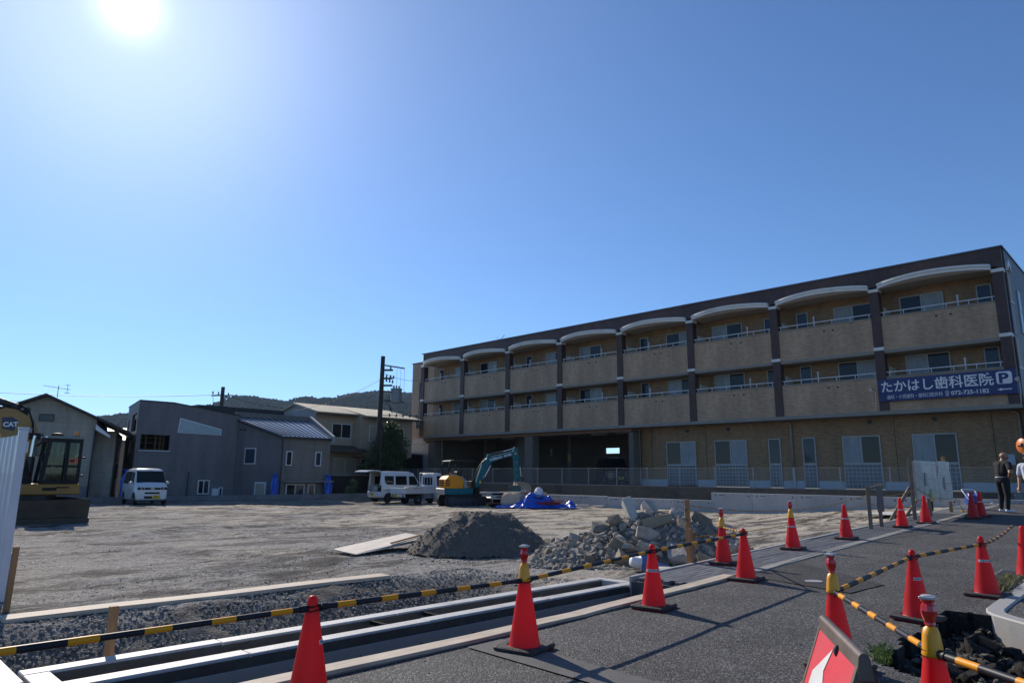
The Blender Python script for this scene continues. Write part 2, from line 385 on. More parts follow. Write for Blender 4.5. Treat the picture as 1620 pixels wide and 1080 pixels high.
STAKE_OLD = wood_mat('weathered_stake', (.25, .20, .15), (.11, .085, .06), 1, 2)
PLY = wood_mat('plywood', (.66, .60, .52), (.46, .40, .33), .5, 0)
SOIL = M('dark_soil', (.05, .042, .034), .95, .4, 6, .8, 40, dirt=(.12, .105, .085), dscale=3)
STONE = M('gravel_stone', (.25, .235, .21), .9, .3, 9, .4, 60, dirt=(.42, .40, .37), dscale=2.5)
STONE_D = M('asphalt_rubble', (.028, .026, .024), .95, .5, 22, .9, 50, rnd=.3, spec=.15, dirt=(.075, .068, .06), dscale=9, damt=.6)

# ------------------------------------------------------------------ terrain, site, road
setting(MB().add([(-900, -900, -.78), (5000, -900, -.78), (5000, 5000, -.78), (-900, 5000, -.78)], [(0, 1, 2, 3)]).build('terrain', M('terrain', (.13, .125, .10), .95, .3, .05)))
xs = np.concatenate([np.arange(-14, .5, .4), np.arange(.5, 12.5, .055), np.arange(12.5, 33, .16), [33.0]])
ys = np.concatenate([np.arange(5.16, 12, .055), np.arange(12, 22, .12), np.arange(22, 41.2, .25), [41.3]])
X, Y = np.meshgrid(xs, ys, indexing='ij')
Z = site_z(X, Y)
cl = sst(.15, .55, npnoise(X*.35, Y*.5, 77, 4)); Z += cl*.05*np.abs(npnoise(X*3.2, Y*3.2, 78, 4))
Z += .022*npnoise(X*1.1, Y*1.1, 3, 5)+.05*npnoise(X*.25, Y*.25, 5, 3)*sst(9.5, 12, Y)+.010*npnoise(X*6, Y*6, 9, 3)
for cx, cy, a, ln, wd, d in ((14, 16, 1.05, 16, .45, .05), (14.8, 15, 1.05, 16, .45, .05), (9, 20, .35, 12, .4, .05), (10, 21.6, .35, 12, .4, .045), (6, 14, 2.2, 7, .35, .05), (20, 15, .1, 14, .4, .04), (17, 25, -.3, 14, .4, .05), (5.5, 11.5, .2, 5, .4, .045)):
    u = (X-cx)*math.cos(a)+(Y-cy)*math.sin(a); w = -(X-cx)*math.sin(a)+(Y-cy)*math.cos(a)+.35*np.sin(u*.5)
    Z += np.exp(-(u/ln*2)**4)*(-d*np.exp(-(w/wd)**2)+d*.8*np.exp(-((np.abs(w)-wd*1.7)/(wd*.5))**2))
bank = sst(7.6, 8.2, Y)*(1-sst(9.2, 9.7, Y))*(1-sst(6.5, 9, X))
Z += bank*.025*npnoise(X*4, Y*4, 21, 4)
Z += .10*np.exp(-((X-13.3)/2.4)**4)*np.exp(-((Y-6.5)/.35)**2)*(.6+npnoise(X*2, Y*2, 33, 4))
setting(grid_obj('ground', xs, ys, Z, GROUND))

PIT = lambda X, Y: (X > 6.42+.25*np.sin(Y*3)) & (X < 9.02) & (Y < 2.12+.05*np.sin(X*7)+.06*np.sin(X*2.3+1)) & (Y > -2.5)
xs = np.concatenate([np.arange(-5, 5, .5), np.arange(5, 11, .05), np.arange(11, 80, .6)])
ys = np.concatenate([np.arange(-9, .2, .4), np.arange(.2, 2.8, .05), np.arange(2.8, 4.7, .2), [4.83]])
X, Y = np.meshgrid(xs, ys, indexing='ij')
Zr = zr(X)+.006*npnoise(X*.8, Y*.8, 11, 4)
xc, yc = np.meshgrid((xs[:-1]+xs[1:])/2, (ys[:-1]+ys[1:])/2, indexing='ij')
pn = .10*npnoise(xc*3.1, yc*3.1, 40, 4)
keep = ~PIT(xc+pn, yc+pn)
setting(grid_obj('road', xs, ys, Zr, ASPH, keep))
# the broken edge of the asphalt round the pit: a crust with thickness
rim = MB()
nx, ny = keep.shape
for i in range(nx):
    for j in range(ny):
        if not keep[i, j] and 5 < xc[i, j] < 11 and yc[i, j] > .3:
            for di, dj, a, b in ((-1, 0, (i, j), (i, j+1)), (1, 0, (i+1, j+1), (i+1, j)), (0, -1, (i+1, j), (i, j)), (0, 1, (i, j+1), (i+1, j+1))):
                ii, jj = i+di, j+dj
                if 0 <= ii < nx and 0 <= jj < ny and keep[ii, jj]:
                    p, q = [(X[t], Y[t], Zr[t]) for t in (a, b)]
                    rim.add([p, q, (q[0], q[1], q[2]-.3), (p[0], p[1], p[2]-.3)], [(0, 1, 2, 3)])
setting(rim.build('asphalt_edge', STONE_D))
xs = np.arange(5.6, 11.5, .045); ys = np.arange(-3, 2.45, .05)
X, Y = np.meshgrid(xs, ys, indexing='ij')
setting(grid_obj('pit_floor', xs, ys, -.20+.10*npnoise(X*2.2, Y*2.2, 50, 5)+.05*npnoise(X*8, Y*8, 51, 3)+.06*sst(1.5, .2, Y), SOIL))

def sheet(name, poly, mat, lift=.004, zf=zr):
    """a thin sheet lying on the road"""
    return MB().add([(x, y, float(zf(x))+lift) for x, y in poly], [tuple(range(len(poly)))]).build(name, mat)
setting(MB().add([(x, y, float(zr(x))+.010) for x, y in ((9.35, 3.25), (10.25, 3.12), (11.5, 4.80), (9.75, 4.80))], [(0, 1, 2, 3)]).build('asphalt_patch', ASPH_DARK))
setting(MB().add([(x, y, float(zr(x))+.012) for x, y in ((4.3, 4.75), (4.15, 1.2), (4.5, 1.2), (4.72, 4.75))], [(0, 1, 2, 3)]).build('concrete_strip', M('old_patch', (.105, .105, .104), .85, .25, 5, .5, 120)))
lid = MB().lathe([(.118, 0), (.115, .004), (.10, .006), (.095, .003), (.03, .003), (.025, .005), (0, .005)], (0, 0, 0), 24).build('valve_cover', M('pale_iron', (.40, .40, .40), .35, .15, 20, .3, 90), loc=(9.9, 3.9, float(zr(9.9))+.012))
tag(lid, 'small round pale valve cover set in the dark asphalt patch', 'valve cover')
mk = MB()
for a, b in (((6.0, 4.36), (6.1, 4.22)), ((6.03, 4.22), (6.12, 4.30)), ((5.96, 4.28), (6.05, 4.18)), ((6.12, 4.22), (6.16, 4.14))):
    d = Vector((b[0]-a[0], b[1]-a[1])).normalized(); w = Vector((-d.y, d.x))*.012
    mk.add([(a[0]+w.x, a[1]+w.y, .020), (a[0]-w.x, a[1]-w.y, .020), (b[0]-w.x, b[1]-w.y, .020), (b[0]+w.x, b[1]+w.y, .020)], [(0, 1, 2, 3)])
setting(mk.build('chalk_mark', M('chalk', (.45, .58, .68), .9)))

# ------------------------------------------------------------------ sidewalk of concrete blocks with its border
KERB = M('border_stone', (.25, .24, .22), .85, .15, 6, .3, 90, rnd=.12, dirt=(.24, .23, .21), dscale=3)
PAVE = M('paver', (.115, .12, .13), .6, .2, 10, .35, 120, rnd=.22, dirt=(.2, .195, .18), dscale=4)
WALK_IN = lambda x: 5.98-.012*(x-9)
bed = MB(); N = 60
for i in range(N+1):
    x = 8.62+(46-8.62)*i/N
    for y, dz in ((4.84, -.30), (4.84, -.055), (WALK_IN(x)+.03, -.055), (WALK_IN(x)+.03, -.5)): bed.v.append((x, y, float(zr(x))+dz))
for i in range(N):
    for k in range(3): bed.f.append([i*4+k, i*4+k+1, i*4+k+5, i*4+k+4]); bed.m.append(0); bed.sm.append(False)
bed.f.append([0, 1, 2, 3]); bed.m.append(0); bed.sm.append(False)
walk = setting(bed.build('sidewalk', M('mortar_bed', (.09, .088, .085), .95, .3, 8, .4, 80)))
pm = MB().box(-.098, -.048, -.06, .098, .048, 0).mesh('paver', PAVE, bevel=.006)
slope = -math.atan(.0275)
far = MB(); cnt = 0; row = 0
cells = []
for i in range(int((24-8.66)/.2)):
    for r in range(9):
        x = 8.66+.1+i*.2+(.1 if r % 2 else 0); y = 5.07+r*.1
        if y < WALK_IN(x)-.04: cells.append((x, y))
cells.sort(key=lambda c: c[0]*.713+c[1]*.701)
for k, (x, y) in enumerate(cells):
    z = float(zr(x))+random.uniform(-.002, .002)
    if k < 296:
        o = link('paver', pm, walk, (x, y, z)); o.rotation_euler = (random.uniform(-.006, .006), slope+random.uniform(-.006, .006), random.uniform(-.012, .012))
    else: far.box(x-.098, y-.048, z-.06, x+.098, y+.048, z)
stuff(far.build('far_pavers', PAVE, walk))
pv2 = tile_mat('far_paving', (.12, .125, .135), (.16, .165, .17), (.06, .06, .06), .2, .1, .008)
fp = MB()
for i in range(22):
    x0, x1 = 24+i, 25+i
    fp.add([(x0, 5.02, float(zr(x0))), (x1, 5.02, float(zr(x1))), (x1, WALK_IN(x1), float(zr(x1))), (x0, WALK_IN(x0), float(zr(x0)))], [(0, 1, 2, 3)])
setting(fp.build('far_walk', M('far_walk', (.13, .135, .14), .7, .25, 5, .3, 60)))
km = MB().box(-.297, -.085, -.2, .297, .085, 0).mesh('border_stone', KERB, bevel=.008)
for i in range(60):
    x = 8.95+.6*i
    o = link('border_stone', km, walk, (x, 4.925, float(zr(x))+.012)); o.rotation_euler = (0, slope if x > 8 else 0, random.uniform(-.004, .004))
# inner edging strip of the sidewalk
em = MB().box(-.297, -.03, -.3, .297, .03, 0).mesh('edging', CONC, bevel=.006)
for i in range(58):
    x = 8.95+.6*i
    o = link('edging', em, walk, (x, WALK_IN(x)+.065, float(zr(x))+.006)); o.rotation_euler = (0, slope, -.012)

# ------------------------------------------------------------------ drainage channel, boards, bank
ch = thing('drainage_channel', 'new pale concrete drainage channel lying open in the trench beside the road', 'drainage channel', (0, 0, 0))
T0, T1, CE = -.05, -.05, 8.98
for i in range(6):
    xa, xb = max(-1.5, CE-2*(i+1)+.004), CE-2*i
    MB().box(xa, 6.12+random.uniform(-.002, .002), -.20, xb, 6.30+random.uniform(-.003, .003), T0+random.uniform(-.003, .003)).build('near_wall', CONC_NEW, ch, bevel=.008)
MB().box(-1.5, 6.10, -.155, CE-.02, 6.118, T0-.022).build('dark_band', CONC_DARK, ch)
MB().box(-1.5, 6.085, -.72, CE-.01, 6.118, -.157).build('footing_wall', M('formed_concrete', (.30, .30, .29), .8, .15, 2, .2, 60, dirt=(.18, .175, .165), dscale=2), ch, bevel=.004)
for i in range(4):
    xa, xb = max(1.42, CE-2*(i+1)+.004), CE-2*i
    MB().box(xa, 6.70+random.uniform(0, .003), -.55, xb, 6.88+random.uniform(-.004, .004), T0+random.uniform(-.003, .003)).build('far_wall', CONC_NEW, ch, bevel=.008)
MB().box(1.42, 6.682, -.40, CE-.18, 6.699, T0-.02).build('inner_face', CONC_DARK, ch)
MB().box(1.45, 6.301, -.42, CE-.2, 6.68, -.19).build('channel_floor', M('channel_floor', (.10, .10, .098), .7, .3, 4, .3, 60), ch)
MB().box(CE-.18, 6.302, -.45, CE, 6.698, T0-.001).build('end_wall', CONC_NEW, ch, bevel=.005)
MB().box(1.42, 6.302, -.45, 1.6, 6.698, T0-.001).build('end_wall', CONC_NEW, ch, bevel=.005)
br_ = MB().box(-.02, 6.30, -.115, .02, 6.70, -.075).mesh('brace', M('black_steel', (.012, .012, .013), .8, spec=.1), bevel=.003)
for x in (4.62, 5.35): link('brace', br_, ch, (x, 0, 0))
hm = MB().cyl((0, 0, 0), (0, -.012, 0), .016, n=10).mesh('form_tie_hole', M('hole_dark', (.03, .03, .03), .9))
for x in (2.6, 3.35, 4.1, 4.85, 5.6, 6.35, 7.1, 7.85, 8.6): link('form_tie_hole', hm, ch, (x, 6.084, -.26))
eb = tag(MB().box(1.02, 5.86, -.6, 1.26, 7.2, .10).build('end_block', CONC_NEW, bevel=.008), 'white concrete block standing across the near end of the channel', 'concrete block')

def plank(name, a, b, w, t, mat, label, cat, z=0.0, group=None):
    d = Vector(b)-Vector(a); L = d.length
    m = MB()
    n = 14
    for i in range(n+1):
        x = L*i/n; j = random.uniform(-.004, .004)
        for yy, zz in ((-w/2+j, 0), (w/2+j, 0), (w/2+j, t), (-w/2+j, t)): m.v.append((x, yy, zz+.004*math.sin(x*2.1)))
    for i in range(n):
        for k in range(4): m.f.append([i*4+k, i*4+(k+1) % 4, i*4+4+(k+1) % 4, i*4+4+k]); m.m.append(0); m.sm.append(False)
    m.f += [[0, 1, 2, 3], [n*4+3, n*4+2, n*4+1, n*4]]; m.m += [0, 0]; m.sm += [False]*2
    o = m.build(name, mat, None, (a[0], a[1], a[2] if len(a) > 2 else z), 0, bevel=.004)
    o.rotation_euler = d.to_3d().to_track_quat('X', 'Z').to_euler()
    return tag(o, label, cat, group)
plank('edge_board', (-1.0, 4.915, .012), (6.05, 4.915, .026), .19, .03, BOARD, 'long pale timber board along the road edge beside the channel, near half', 'board', group='boards along the road edge')
plank('edge_board', (6.06, 4.93, .027), (9.5, 4.93, .100), .19, .03, BOARD, 'pale timber board along the road edge, running to the red cone by the pavers', 'board', group='boards along the road edge')
plank('bank_board', (1.75, 9.52, -.115), (6.75, 9.42, -.105), .31, .05, BOARD, 'weathered pale board lying on top of the gravel bank', 'board')

def stake(x, y, z0, z1, w, mat, label, lean=(0, 0), group=None):
    m = MB(); h = z1-z0
    vs = []
    for z, k in ((0, .5), (.08, 1), (h, 1)):
        vs += [(sx*w/2*k+lean[0]*z, sy*w/2*k*.8+lean[1]*z, z) for sx, sy in ((-1, -1), (1, -1), (1, 1), (-1, 1))]
    fs = [(j*4+i, j*4+(i+1) % 4, j*4+4+(i+1) % 4, j*4+4+i) for j in range(2) for i in range(4)]+[(3, 2, 1, 0), (8, 9, 10, 11)]
    return tag(m.add(vs, fs).build('wooden_stake', mat, None, (x, y, z0), random.uniform(-.2, .5), bevel=.004), label, 'stake', group)
stake(2.12, 7.05, -.6, .33, .07, STAKE, 'orange-brown wooden stake standing in the trench below the bank board')
stake(1.90, 10.2, -.5, .62, .06, STAKE, 'slim wooden stake at the left edge beside the white hoarding', (.02, .0))
# ------------------------------------------------------------------ apartment building
TILE = tile_mat('balcony_tile', (.52, .345, .21), (.40, .26, .155), (.24, .165, .105), .2, .075, .008, bump=.15)
TILE_IN = tile_mat('warm_tile', (.40, .235, .105), (.29, .165, .075), (.13, .085, .05), .2, .075, .007)
TILE_BR = tile_mat('brown_tile', (.085, .044, .036), (.062, .032, .027), (.045, .026, .022), .2, .075, .006)
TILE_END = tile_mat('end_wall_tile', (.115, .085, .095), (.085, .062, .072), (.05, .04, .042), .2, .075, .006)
WHITE = M('white_trim', (.74, .73, .70), .55, .06, 2, .05, 60, dirt=(.42, .41, .38), dscale=1.1)
SOFFIT = M('soffit', (.36, .35, .31), .9, .08, .8)
SLABEDGE = M('slab_edge', (.26, .24, .21), .8, .1, 1.2)
RAIL = M('rail_white', (.60, .62, .66), .4, .05)
FRAME = M('window_frame', (.42, .41, .39), .4, .1)
PANE_D = glass_mat('dark_pane', (.018, .022, .028))
PANE_B = glass_mat('blue_pane', (.035, .05, .075))
CURTAIN = wood_mat('curtain_pane', (.36, .385, .40), (.20, .22, .24), .55, 2, .3)
DIVIDER = M('divider_board', (.56, .51, .42), .7, .06)
PIPE = M('downpipe', (.33, .30, .26), .5, .1)
PIPE_W = M('downpipe_pale', (.45, .47, .52), .5, .1)
BASEB = M('pale_base_band', (.46, .48, .50), .5, .08, 3)
DARKM = M('dark_metal', (.035, .036, .04), .45, .2)
GALV = M('galvanised', (.42, .44, .46), .4, .15, 12, metal=.6)
XF, XB = 36.6, 37.9
CY = [5.17+5.21*k for k in range(9)]
CY[8] = 46.84
ZB, S1, S2, TOP = .98, 4.72, 7.72, 11.85
bd = thing('apartment_building', 'long three storey apartment block clad in beige and brown tiles with arched balconies', 'apartment building', (0, 0, 0))
# main body
body = MB()
body.box(XB, 4.95, ZB, 47.5, 25.4, TOP-.25, 0)                      # right part, solid
MB_up = body.box(XB, 25.402, 4.55, 47.5, 46.9, TOP-.25, 0)
body.build('wall', TILE_IN, bd)
w = MB().box(XF+.35, 4.90, ZB-1.2, 48, 4.948, TOP-.02)
w.build('end_wall', TILE_END, bd)
MB().box(XB-.02, 4.952, TOP-.24, 48, 46.95, TOP-.03).build('roof', M('roof_deck', (.2, .2, .2), .9), bd)
MB().box(XF-.06, 4.86, TOP, 48, 47.0, TOP+.06).build('roof_coping', M('roof_coping', (.10, .11, .13), .35, .1, metal=.4), bd)
# floor slabs of the balconies
sl_ = MB()
for z in (S1, S2): sl_.box(XF+.12, 4.96, z-.16, XB-.002, 46.85, z)
sl_.box(XF-.02, 4.93, S1-.165, XF+.119, 46.87, S1+.012)
o = sl_.build('balcony_slab', SLABEDGE, bd)
MB().box(XF+.02, 4.96, S2-.14, XF+.118, 46.86, S2+.012).build('slab_trim', SLABEDGE, bd)
# fascia with its arches, one per bay
for k in range(8):
    y0, y1 = CY[k]+.22, CY[k+1]-.22
    pts = [(y0+(y1-y0)*i/16, 10.84+.10*math.sin(math.pi*i/16)**.8, .62*math.sin(math.pi*i/16)**.85) for i in range(17)]     # along, height, bow outwards
    MB().box(XF, CY[k]+.001, 10.97, XF+.3, CY[k+1]-.001, TOP-.002).build('fascia', TILE_BR, bd)
    def bowed(nm, f, mt, closed=True):
        m = MB(); n = len(pts)
        for y, z, o in pts: m.v += [(x_, y, z_) for x_, z_ in f(z, o)]
        for i in range(n-1):
            for q in range(4): m.f.append([i*4+q, i*4+(q+1) % 4, i*4+4+(q+1) % 4, i*4+4+q]); m.m.append(0); m.sm.append(False)
        m.f += [[0, 1, 2, 3], [n*4-4, n*4-1, n*4-2, n*4-3]]; m.m += [0, 0]; m.sm += [False]*2
        return m.build(nm, mt, bd)
    bowed('arch_trim', lambda z, o: ((XF-.14-o, z-.01), (XF-.14-o, z+.13), (XF-.003, z+.13), (XF-.003, z-.01)), WHITE)
    bowed('arch_cornice', lambda z, o: ((XF-.21-o, z+.132), (XF-.21-o, z+.235), (XF-.003, z+.235), (XF-.003, z+.132)), WHITE)
    bowed('balcony_ceiling', lambda z, o: ((XF+.001, z+.001), (XF+.001, z+.12), (XB-.003, 10.96), (XB-.003, z+.001)), SOFFIT)
MB().box(XF, 4.951, 10.84, XF+.3, 5.1685, TOP-.003).build('fascia', TILE_BR, bd)
# columns with white cap blocks
cm = MB().box(XF-.03, -.215, S1+.013, XF+.42, .215, S2-.03).mesh('column', TILE_BR)
cm2 = MB().box(XF-.03, -.215, S2+.162, XF+.42, .215, 10.72).mesh('column', TILE_BR)
cap = MB().box(XF-.07, -.245, 0, XF+.44, .245, .16).mesh('cap_block', WHITE, bevel=.01)
for y in CY:
    link('column', cm, bd, (0, y, 0)); link('column', cm2, bd, (0, y, 0))
    link('cap_block', cap, bd, (0, y, S2)); link('cap_block', cap, bd, (0, y, 10.70))
# balconies
pw = 5.21-.43
panel = MB().box(XF+.03, -pw/2, 0, XF+.17, pw/2, 1.62).mesh('balcony_panel', TILE)
cope = MB().box(XF+.0, -pw/2, 0, XF+.20, pw/2, .06).mesh('coping', SLABEDGE)
rl = MB().bar((XF+.1, -pw/2, .21), (XF+.1, pw/2, .21), .04, .04)
for i in range(6):
    yy = -pw/2+.12+i*(pw-.24)/5; rl.box(XF+.085, yy-.015, 0, XF+.115, yy+.015, .19)
rail = rl.mesh('railing', RAIL)
vent = MB().box(XF+.016, -.055, -.045, XF+.029, .055, .045).mesh('drain_vent', DARKM)
pole = MB().cyl((XF+.32, 0, -1.2), (XF+.32, 0, .52), .035, n=8).sphere((XF+.32, 0, .55), .055, 8, 6).mesh('laundry_pole', RAIL)
divd = MB().box(XF+.43, -.03, 0, XB-.01, .03, 2.2).mesh('divider_board', DIVIDER)
def window(par, y0, y1, z0, z1, panes, x=XB, name='window', fr=.055, mat=FRAME, facing=-1):
    """a framed window on a wall in the plane x; panes: list of materials from high y to low y"""
    m = MB(); d = .07; a, b = x-d, x-.003
    m.box(a, y0, z0, b, y0+fr, z1); m.box(a, y1-fr, z0, b, y1, z1); m.box(a, y0+fr, z0, b, y1-fr, z0+fr); m.box(a, y0+fr, z1-fr, b, y1-fr, z1)
    n = len(panes)
    for i in range(1, n):
        yy = y1-(y1-y0)*i/n; m.box(a+.005, yy-.028, z0+fr, b, yy+.028, z1-fr)
    f = m.build(name, mat, par)
    for i, pm_ in enumerate(panes):
        ya, yb = y1-(y1-y0)*(i+1)/n+(.03 if i < n-1 else fr), y1-(y1-y0)*i/n-(.03 if i else fr)
        MB().box(x-.035-.012*(i % 2), ya+.001, z0+fr+.001, x-.012, yb-.001, z1-fr-.001).build('pane', pm_, f)
    return f
for k in range(8):
    c = (CY[k]+CY[k+1])/2; even = k % 2 == 0
    for zf in (S1, S2):
        s = 3 if zf == S2 else 2
        link('balcony_panel', panel, bd, (0, c, zf+.015)); link('coping', cope, bd, (0, c, zf+1.637))
        link('railing', rail, bd, (0, c, zf+1.70))
        for dv in ((-.6, -.02) if even else (-.05, -.5)): link('drain_vent', vent, bd, (0, c+dv, zf+1.36))
        link('laundry_pole', pole, bd, (0, c-.9 if even else c+.55, zf+1.70))
        if k: link('divider_board', divd, bd, (0, CY[k]-.30, zf+.02))
        rp = random.random()
        big = [CURTAIN, PANE_D] if (k+s) % 3 else [PANE_D, CURTAIN]
        if even: window(bd, c-.15, c+1.80, zf+.35, zf+2.82, big); window(bd, c-2.12, c-1.50, zf+.6, zf+2.82, [PANE_B])
        else: window(bd, c-2.1, c-.18, zf+.35, zf+2.80, big); window(bd, c+1.20, c+1.84, zf+.6, zf+2.82, [PANE_B])
# corner return of the balconies on the end wall
MB().box(XF+.42, 4.885, S2+.17, XF+1.15, 4.899, S2+1.62).build('side_panel', M('side_panel', (.30, .29, .31), .7), bd)
MB().box(XF+.42, 4.885, S1+.02, XF+1.15, 4.899, S1+1.62).build('side_panel', MATS['side_panel'], bd)
for z in (S1, S2): MB().box(XF+.40, 4.86, z+1.625, XF+1.17, 4.905, z+1.70).build('side_coping', RAIL, bd)
sa = MB(); 
for i in range(9):
    x = XF+.42+.75*i/8; z = 10.84+.26*math.sin(math.pi*i/8)**.8
    for yy, zz in ((4.80, z-.02), (4.80, z+.27), (4.899, z+.27), (4.899, z-.02)): sa.v.append((x, yy, zz))
for i in range(8):
    for q in range(4): sa.f.append([i*4+q, i*4+(q+1) % 4, i*4+4+(q+1) % 4, i*4+4+q]); sa.m.append(0); sa.sm.append(False)
sa.f += [[0, 1, 2, 3], [32, 35, 34, 33]]; sa.m += [0, 0]; sa.sm += [False]*2
sa.build('side_arch', WHITE, bd)
for z0, z1 in ((S2+1.72, 10.83), (S1+1.72, S2-.02)): MB().box(XF+.45, 4.88, z0, XF+1.13, 4.898, z1).build('side_opening', TILE_IN, bd)
for z in (S1, S2):
    f = MB().box(39.1, 4.86, z+.5, 39.75, 4.899, z+2.6).build('window', FRAME, bd)
    MB().box(39.15, 4.85, z+1.6, 39.70, 4.859, z+2.55).build('pane', PANE_D, f)
    MB().box(39.15, 4.85, z+.55, 39.70, 4.859, z+1.5).build('glass_block_panel', M('glass_block_plain', (.33, .45, .55), .3, .25, 9), f)
# ground floor: windows over glass-block panels, pale base band
GBM = tile_mat('glass_blocks', (.12, .145, .17), (.095, .115, .14), (.38, .40, .42), .2, .2, .012, 0.0, .2, 0, .2)
edges = []
for (y0, y1, p) in ((21.45, 23.5, [PANE_D, CURTAIN]), (18.18, 20.2, [PANE_D, CURTAIN]), (16.2, 16.9, [PANE_B]), (14.3, 15.0, [PANE_B]), (11.08, 12.92, [CURTAIN, PANE_D]), (7.75, 9.64, [CURTAIN, PANE_D])):
    f = window(bd, y0, y1, 2.22, 3.64, p)
    g = MB(); g.box(XB-.075, y0, 1.0, XB-.003, y0+.05, 2.215); g.box(XB-.075, y1-.05, 1.0, XB-.003, y1, 2.215); g.box(XB-.075, y0+.05, 2.16, XB-.003, y1-.05, 2.215)
    g = g.build('panel_frame', FRAME, bd); MB().box(XB-.05, y0+.051, 1.0, XB-.004, y1-.051, 2.158).build('glass_block_panel', GBM, g)
    edges.append((y0-.03, y1+.03))
edges = sorted(edges); y = 4.97
for a, b in edges+[(25.4, 0)]:
    MB().box(XB-.03, y, .9, XB-.004, a, 1.34).build('base_band', BASEB, bd); y = b
vn = MB().cyl((XB-.06, 0, 0), (XB-.003, 0, 0), .11, n=12).mesh('round_vent', DARKM)
for yy in (19.3, 22.0, 11.5, 8.6): link('round_vent', vn, bd, (0, yy, 4.28 if yy > 12 else 4.33))
jt = MB().box(XB-.009, -.012, 1.36, XB-.0045, .012, 4.55).mesh('wall_joint', M('joint', (.03, .025, .022), .9))
for yy in (24.6, 20.75, 10.4, 6.3): link('wall_joint', jt, bd, (0, yy, 0))
# downpipes
for yy, mt in ((25.45, PIPE), (15.55, PIPE), (5.25, PIPE), (34.55, PIPE), (45.4, PIPE)):
    MB().tube([(XB-.12, yy+.25, 4.50), (XB-.12, yy+.08, 4.48), (XB-.12, yy, 4.38), (XB-.12, yy, 4.2), (XB-.12, yy, 2.0)], .055, 8).build('downpipe', mt, bd)
    MB().cyl((XB-.12, yy, 1.0), (XB-.12, yy, 2.0), .062, n=8).build('pipe_sleeve', PIPE_W, bd)
# open parking storey under the left half
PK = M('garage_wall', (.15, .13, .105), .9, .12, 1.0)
gw = MB(); X1 = 44.0
holes = [(31.5, 32.9, 3.25, 3.68), (38.4, 38.62, 3.1, 3.75), (41.6, 42.3, 3.1, 3.8)]
y = 25.4
for a, b, z0, z1 in holes:
    gw.box(X1, y, ZB, X1+.2, a, 4.55); gw.box(X1, a, ZB, X1+.2, b, z0); gw.box(X1, a, z1, X1+.2, b, 4.55); y = b
gw.box(X1, y, ZB, X1+.2, 46.9, 4.55)
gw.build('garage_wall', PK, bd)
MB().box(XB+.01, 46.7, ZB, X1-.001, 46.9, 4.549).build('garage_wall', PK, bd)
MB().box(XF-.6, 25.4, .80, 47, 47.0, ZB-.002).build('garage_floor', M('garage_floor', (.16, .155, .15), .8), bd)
MB().box(XF+.25, 25.42, 4.33, XF+.75, 46.8, 4.54).build('garage_beam', M('rust_beam', (.20, .105, .055), .8, .2, 2), bd)
MB().box(XF+.76, 25.42, 4.45, X1, 46.69, 4.548).build('garage_ceiling', M('garage_ceiling', (.24, .23, .21), .9), bd)
for y0, y1, x0 in ((34.1, 34.9, XF+.3), (25.402, 25.75, XF+.4), (45.6, 46.4, XF+.5)):
    MB().box(x0, y0, ZB, x0+.7, y1, 4.32).build('garage_pillar', PK, bd)
for x, y0, y1 in ((40.5, 33.5, 33.8), (41, 43.3, 43.6), (39, 36.9, 37.7)):
    MB().box(x, y0, ZB, x+1.2, y1, 4.44).build('garage_pillar', PK, bd)
lm = MB().box(-.1, -.65, -.07, .1, .65, 0).mesh('strip_light', M('unlit_tube', (.5, .5, .48), .5))
for x, y in ((39.0, 43.8), (39.0, 38.6), (38.6, 36.0), (39.0, 29.6), (38.6, 27.2)): link('strip_light', lm, bd, (x, y, 4.43))
MB().box(40.49, 33.52, 2.55, 40.495, 33.79, 3.1).build('notice', M('yellow_notice', (.30, .25, .06), .6), bd)
# stair wing at the far end
wg = MB().box(38.2, 46.96, 4.75, 47, 50.4, 11.55)
wg.build('stair_wing', TILE, bd)
MB().box(38.14, 46.955, 11.55, 47, 50.46, 11.61).build('wing_coping', DARKM, bd)
window(bd, 47.75, 49.25, 8.15, 9.75, [PANE_B], x=38.2, mat=DARKM)
window(bd, 48.95, 49.55, 5.6, 6.55, [PANE_D], x=38.2, mat=DARKM)
MB().box(37.2, 46.96, 4.2, 40, 50.9, 4.6).box(37.6, 46.96, ZB, 40, 50.4, 4.2).build('wing_canopy', M('pale_panel', (.42, .45, .50), .4, .1), bd)

# roof aerial
ae = MB()
ae.bar((0, 0, 0), (0, 0, .75), .03, .03); ae.bar((-.1, -1.0, .5), (.1, 1.0, .62), .02, .02)
for i in range(8): ae.bar((-.3, -.95+i*.26, .5+.015*i), (.3, -.95+i*.26, .5+.015*i), .012, .012)
ae.bar((0, -.5, .58), (0, -1.3, 1.15), .03, .03); ae.bar((0, -.3, 1.1), (0, -.9, .6), .02, .02)
tag(ae.build('roof_aerial', DARKM, None, (39.5, 41.0, TOP+.06)), 'thin television aerial on the roof of the apartment block', 'aerial')

# black smoking-shelter like box beside the left end
sh = thing('glass_shelter', 'low black glazed shelter with a thin white roof edge left of the parking storey', 'shelter', (35.2, 47.5, .7))
MB().box(-.6, -.6, 2.55, 2.0, 5.0, 2.63).build('roof', RAIL, sh)
MB().box(-.3, -.4, -.2, 1.9, 4.8, 2.5).build('wall', M('black_glazing', (.012, .013, .015), .2, .2), sh)
for yy in (.4, 2.0, 3.6, 4.82): MB().box(-.36, yy-.03, -.2, -.302, yy+.03, 2.54).build('post', DARKM, sh)
for yy in (1.2, 4.2): MB().box(-.37, yy-.05, 1.35, -.33, yy+.05, 1.85).build('handle', RAIL, sh)

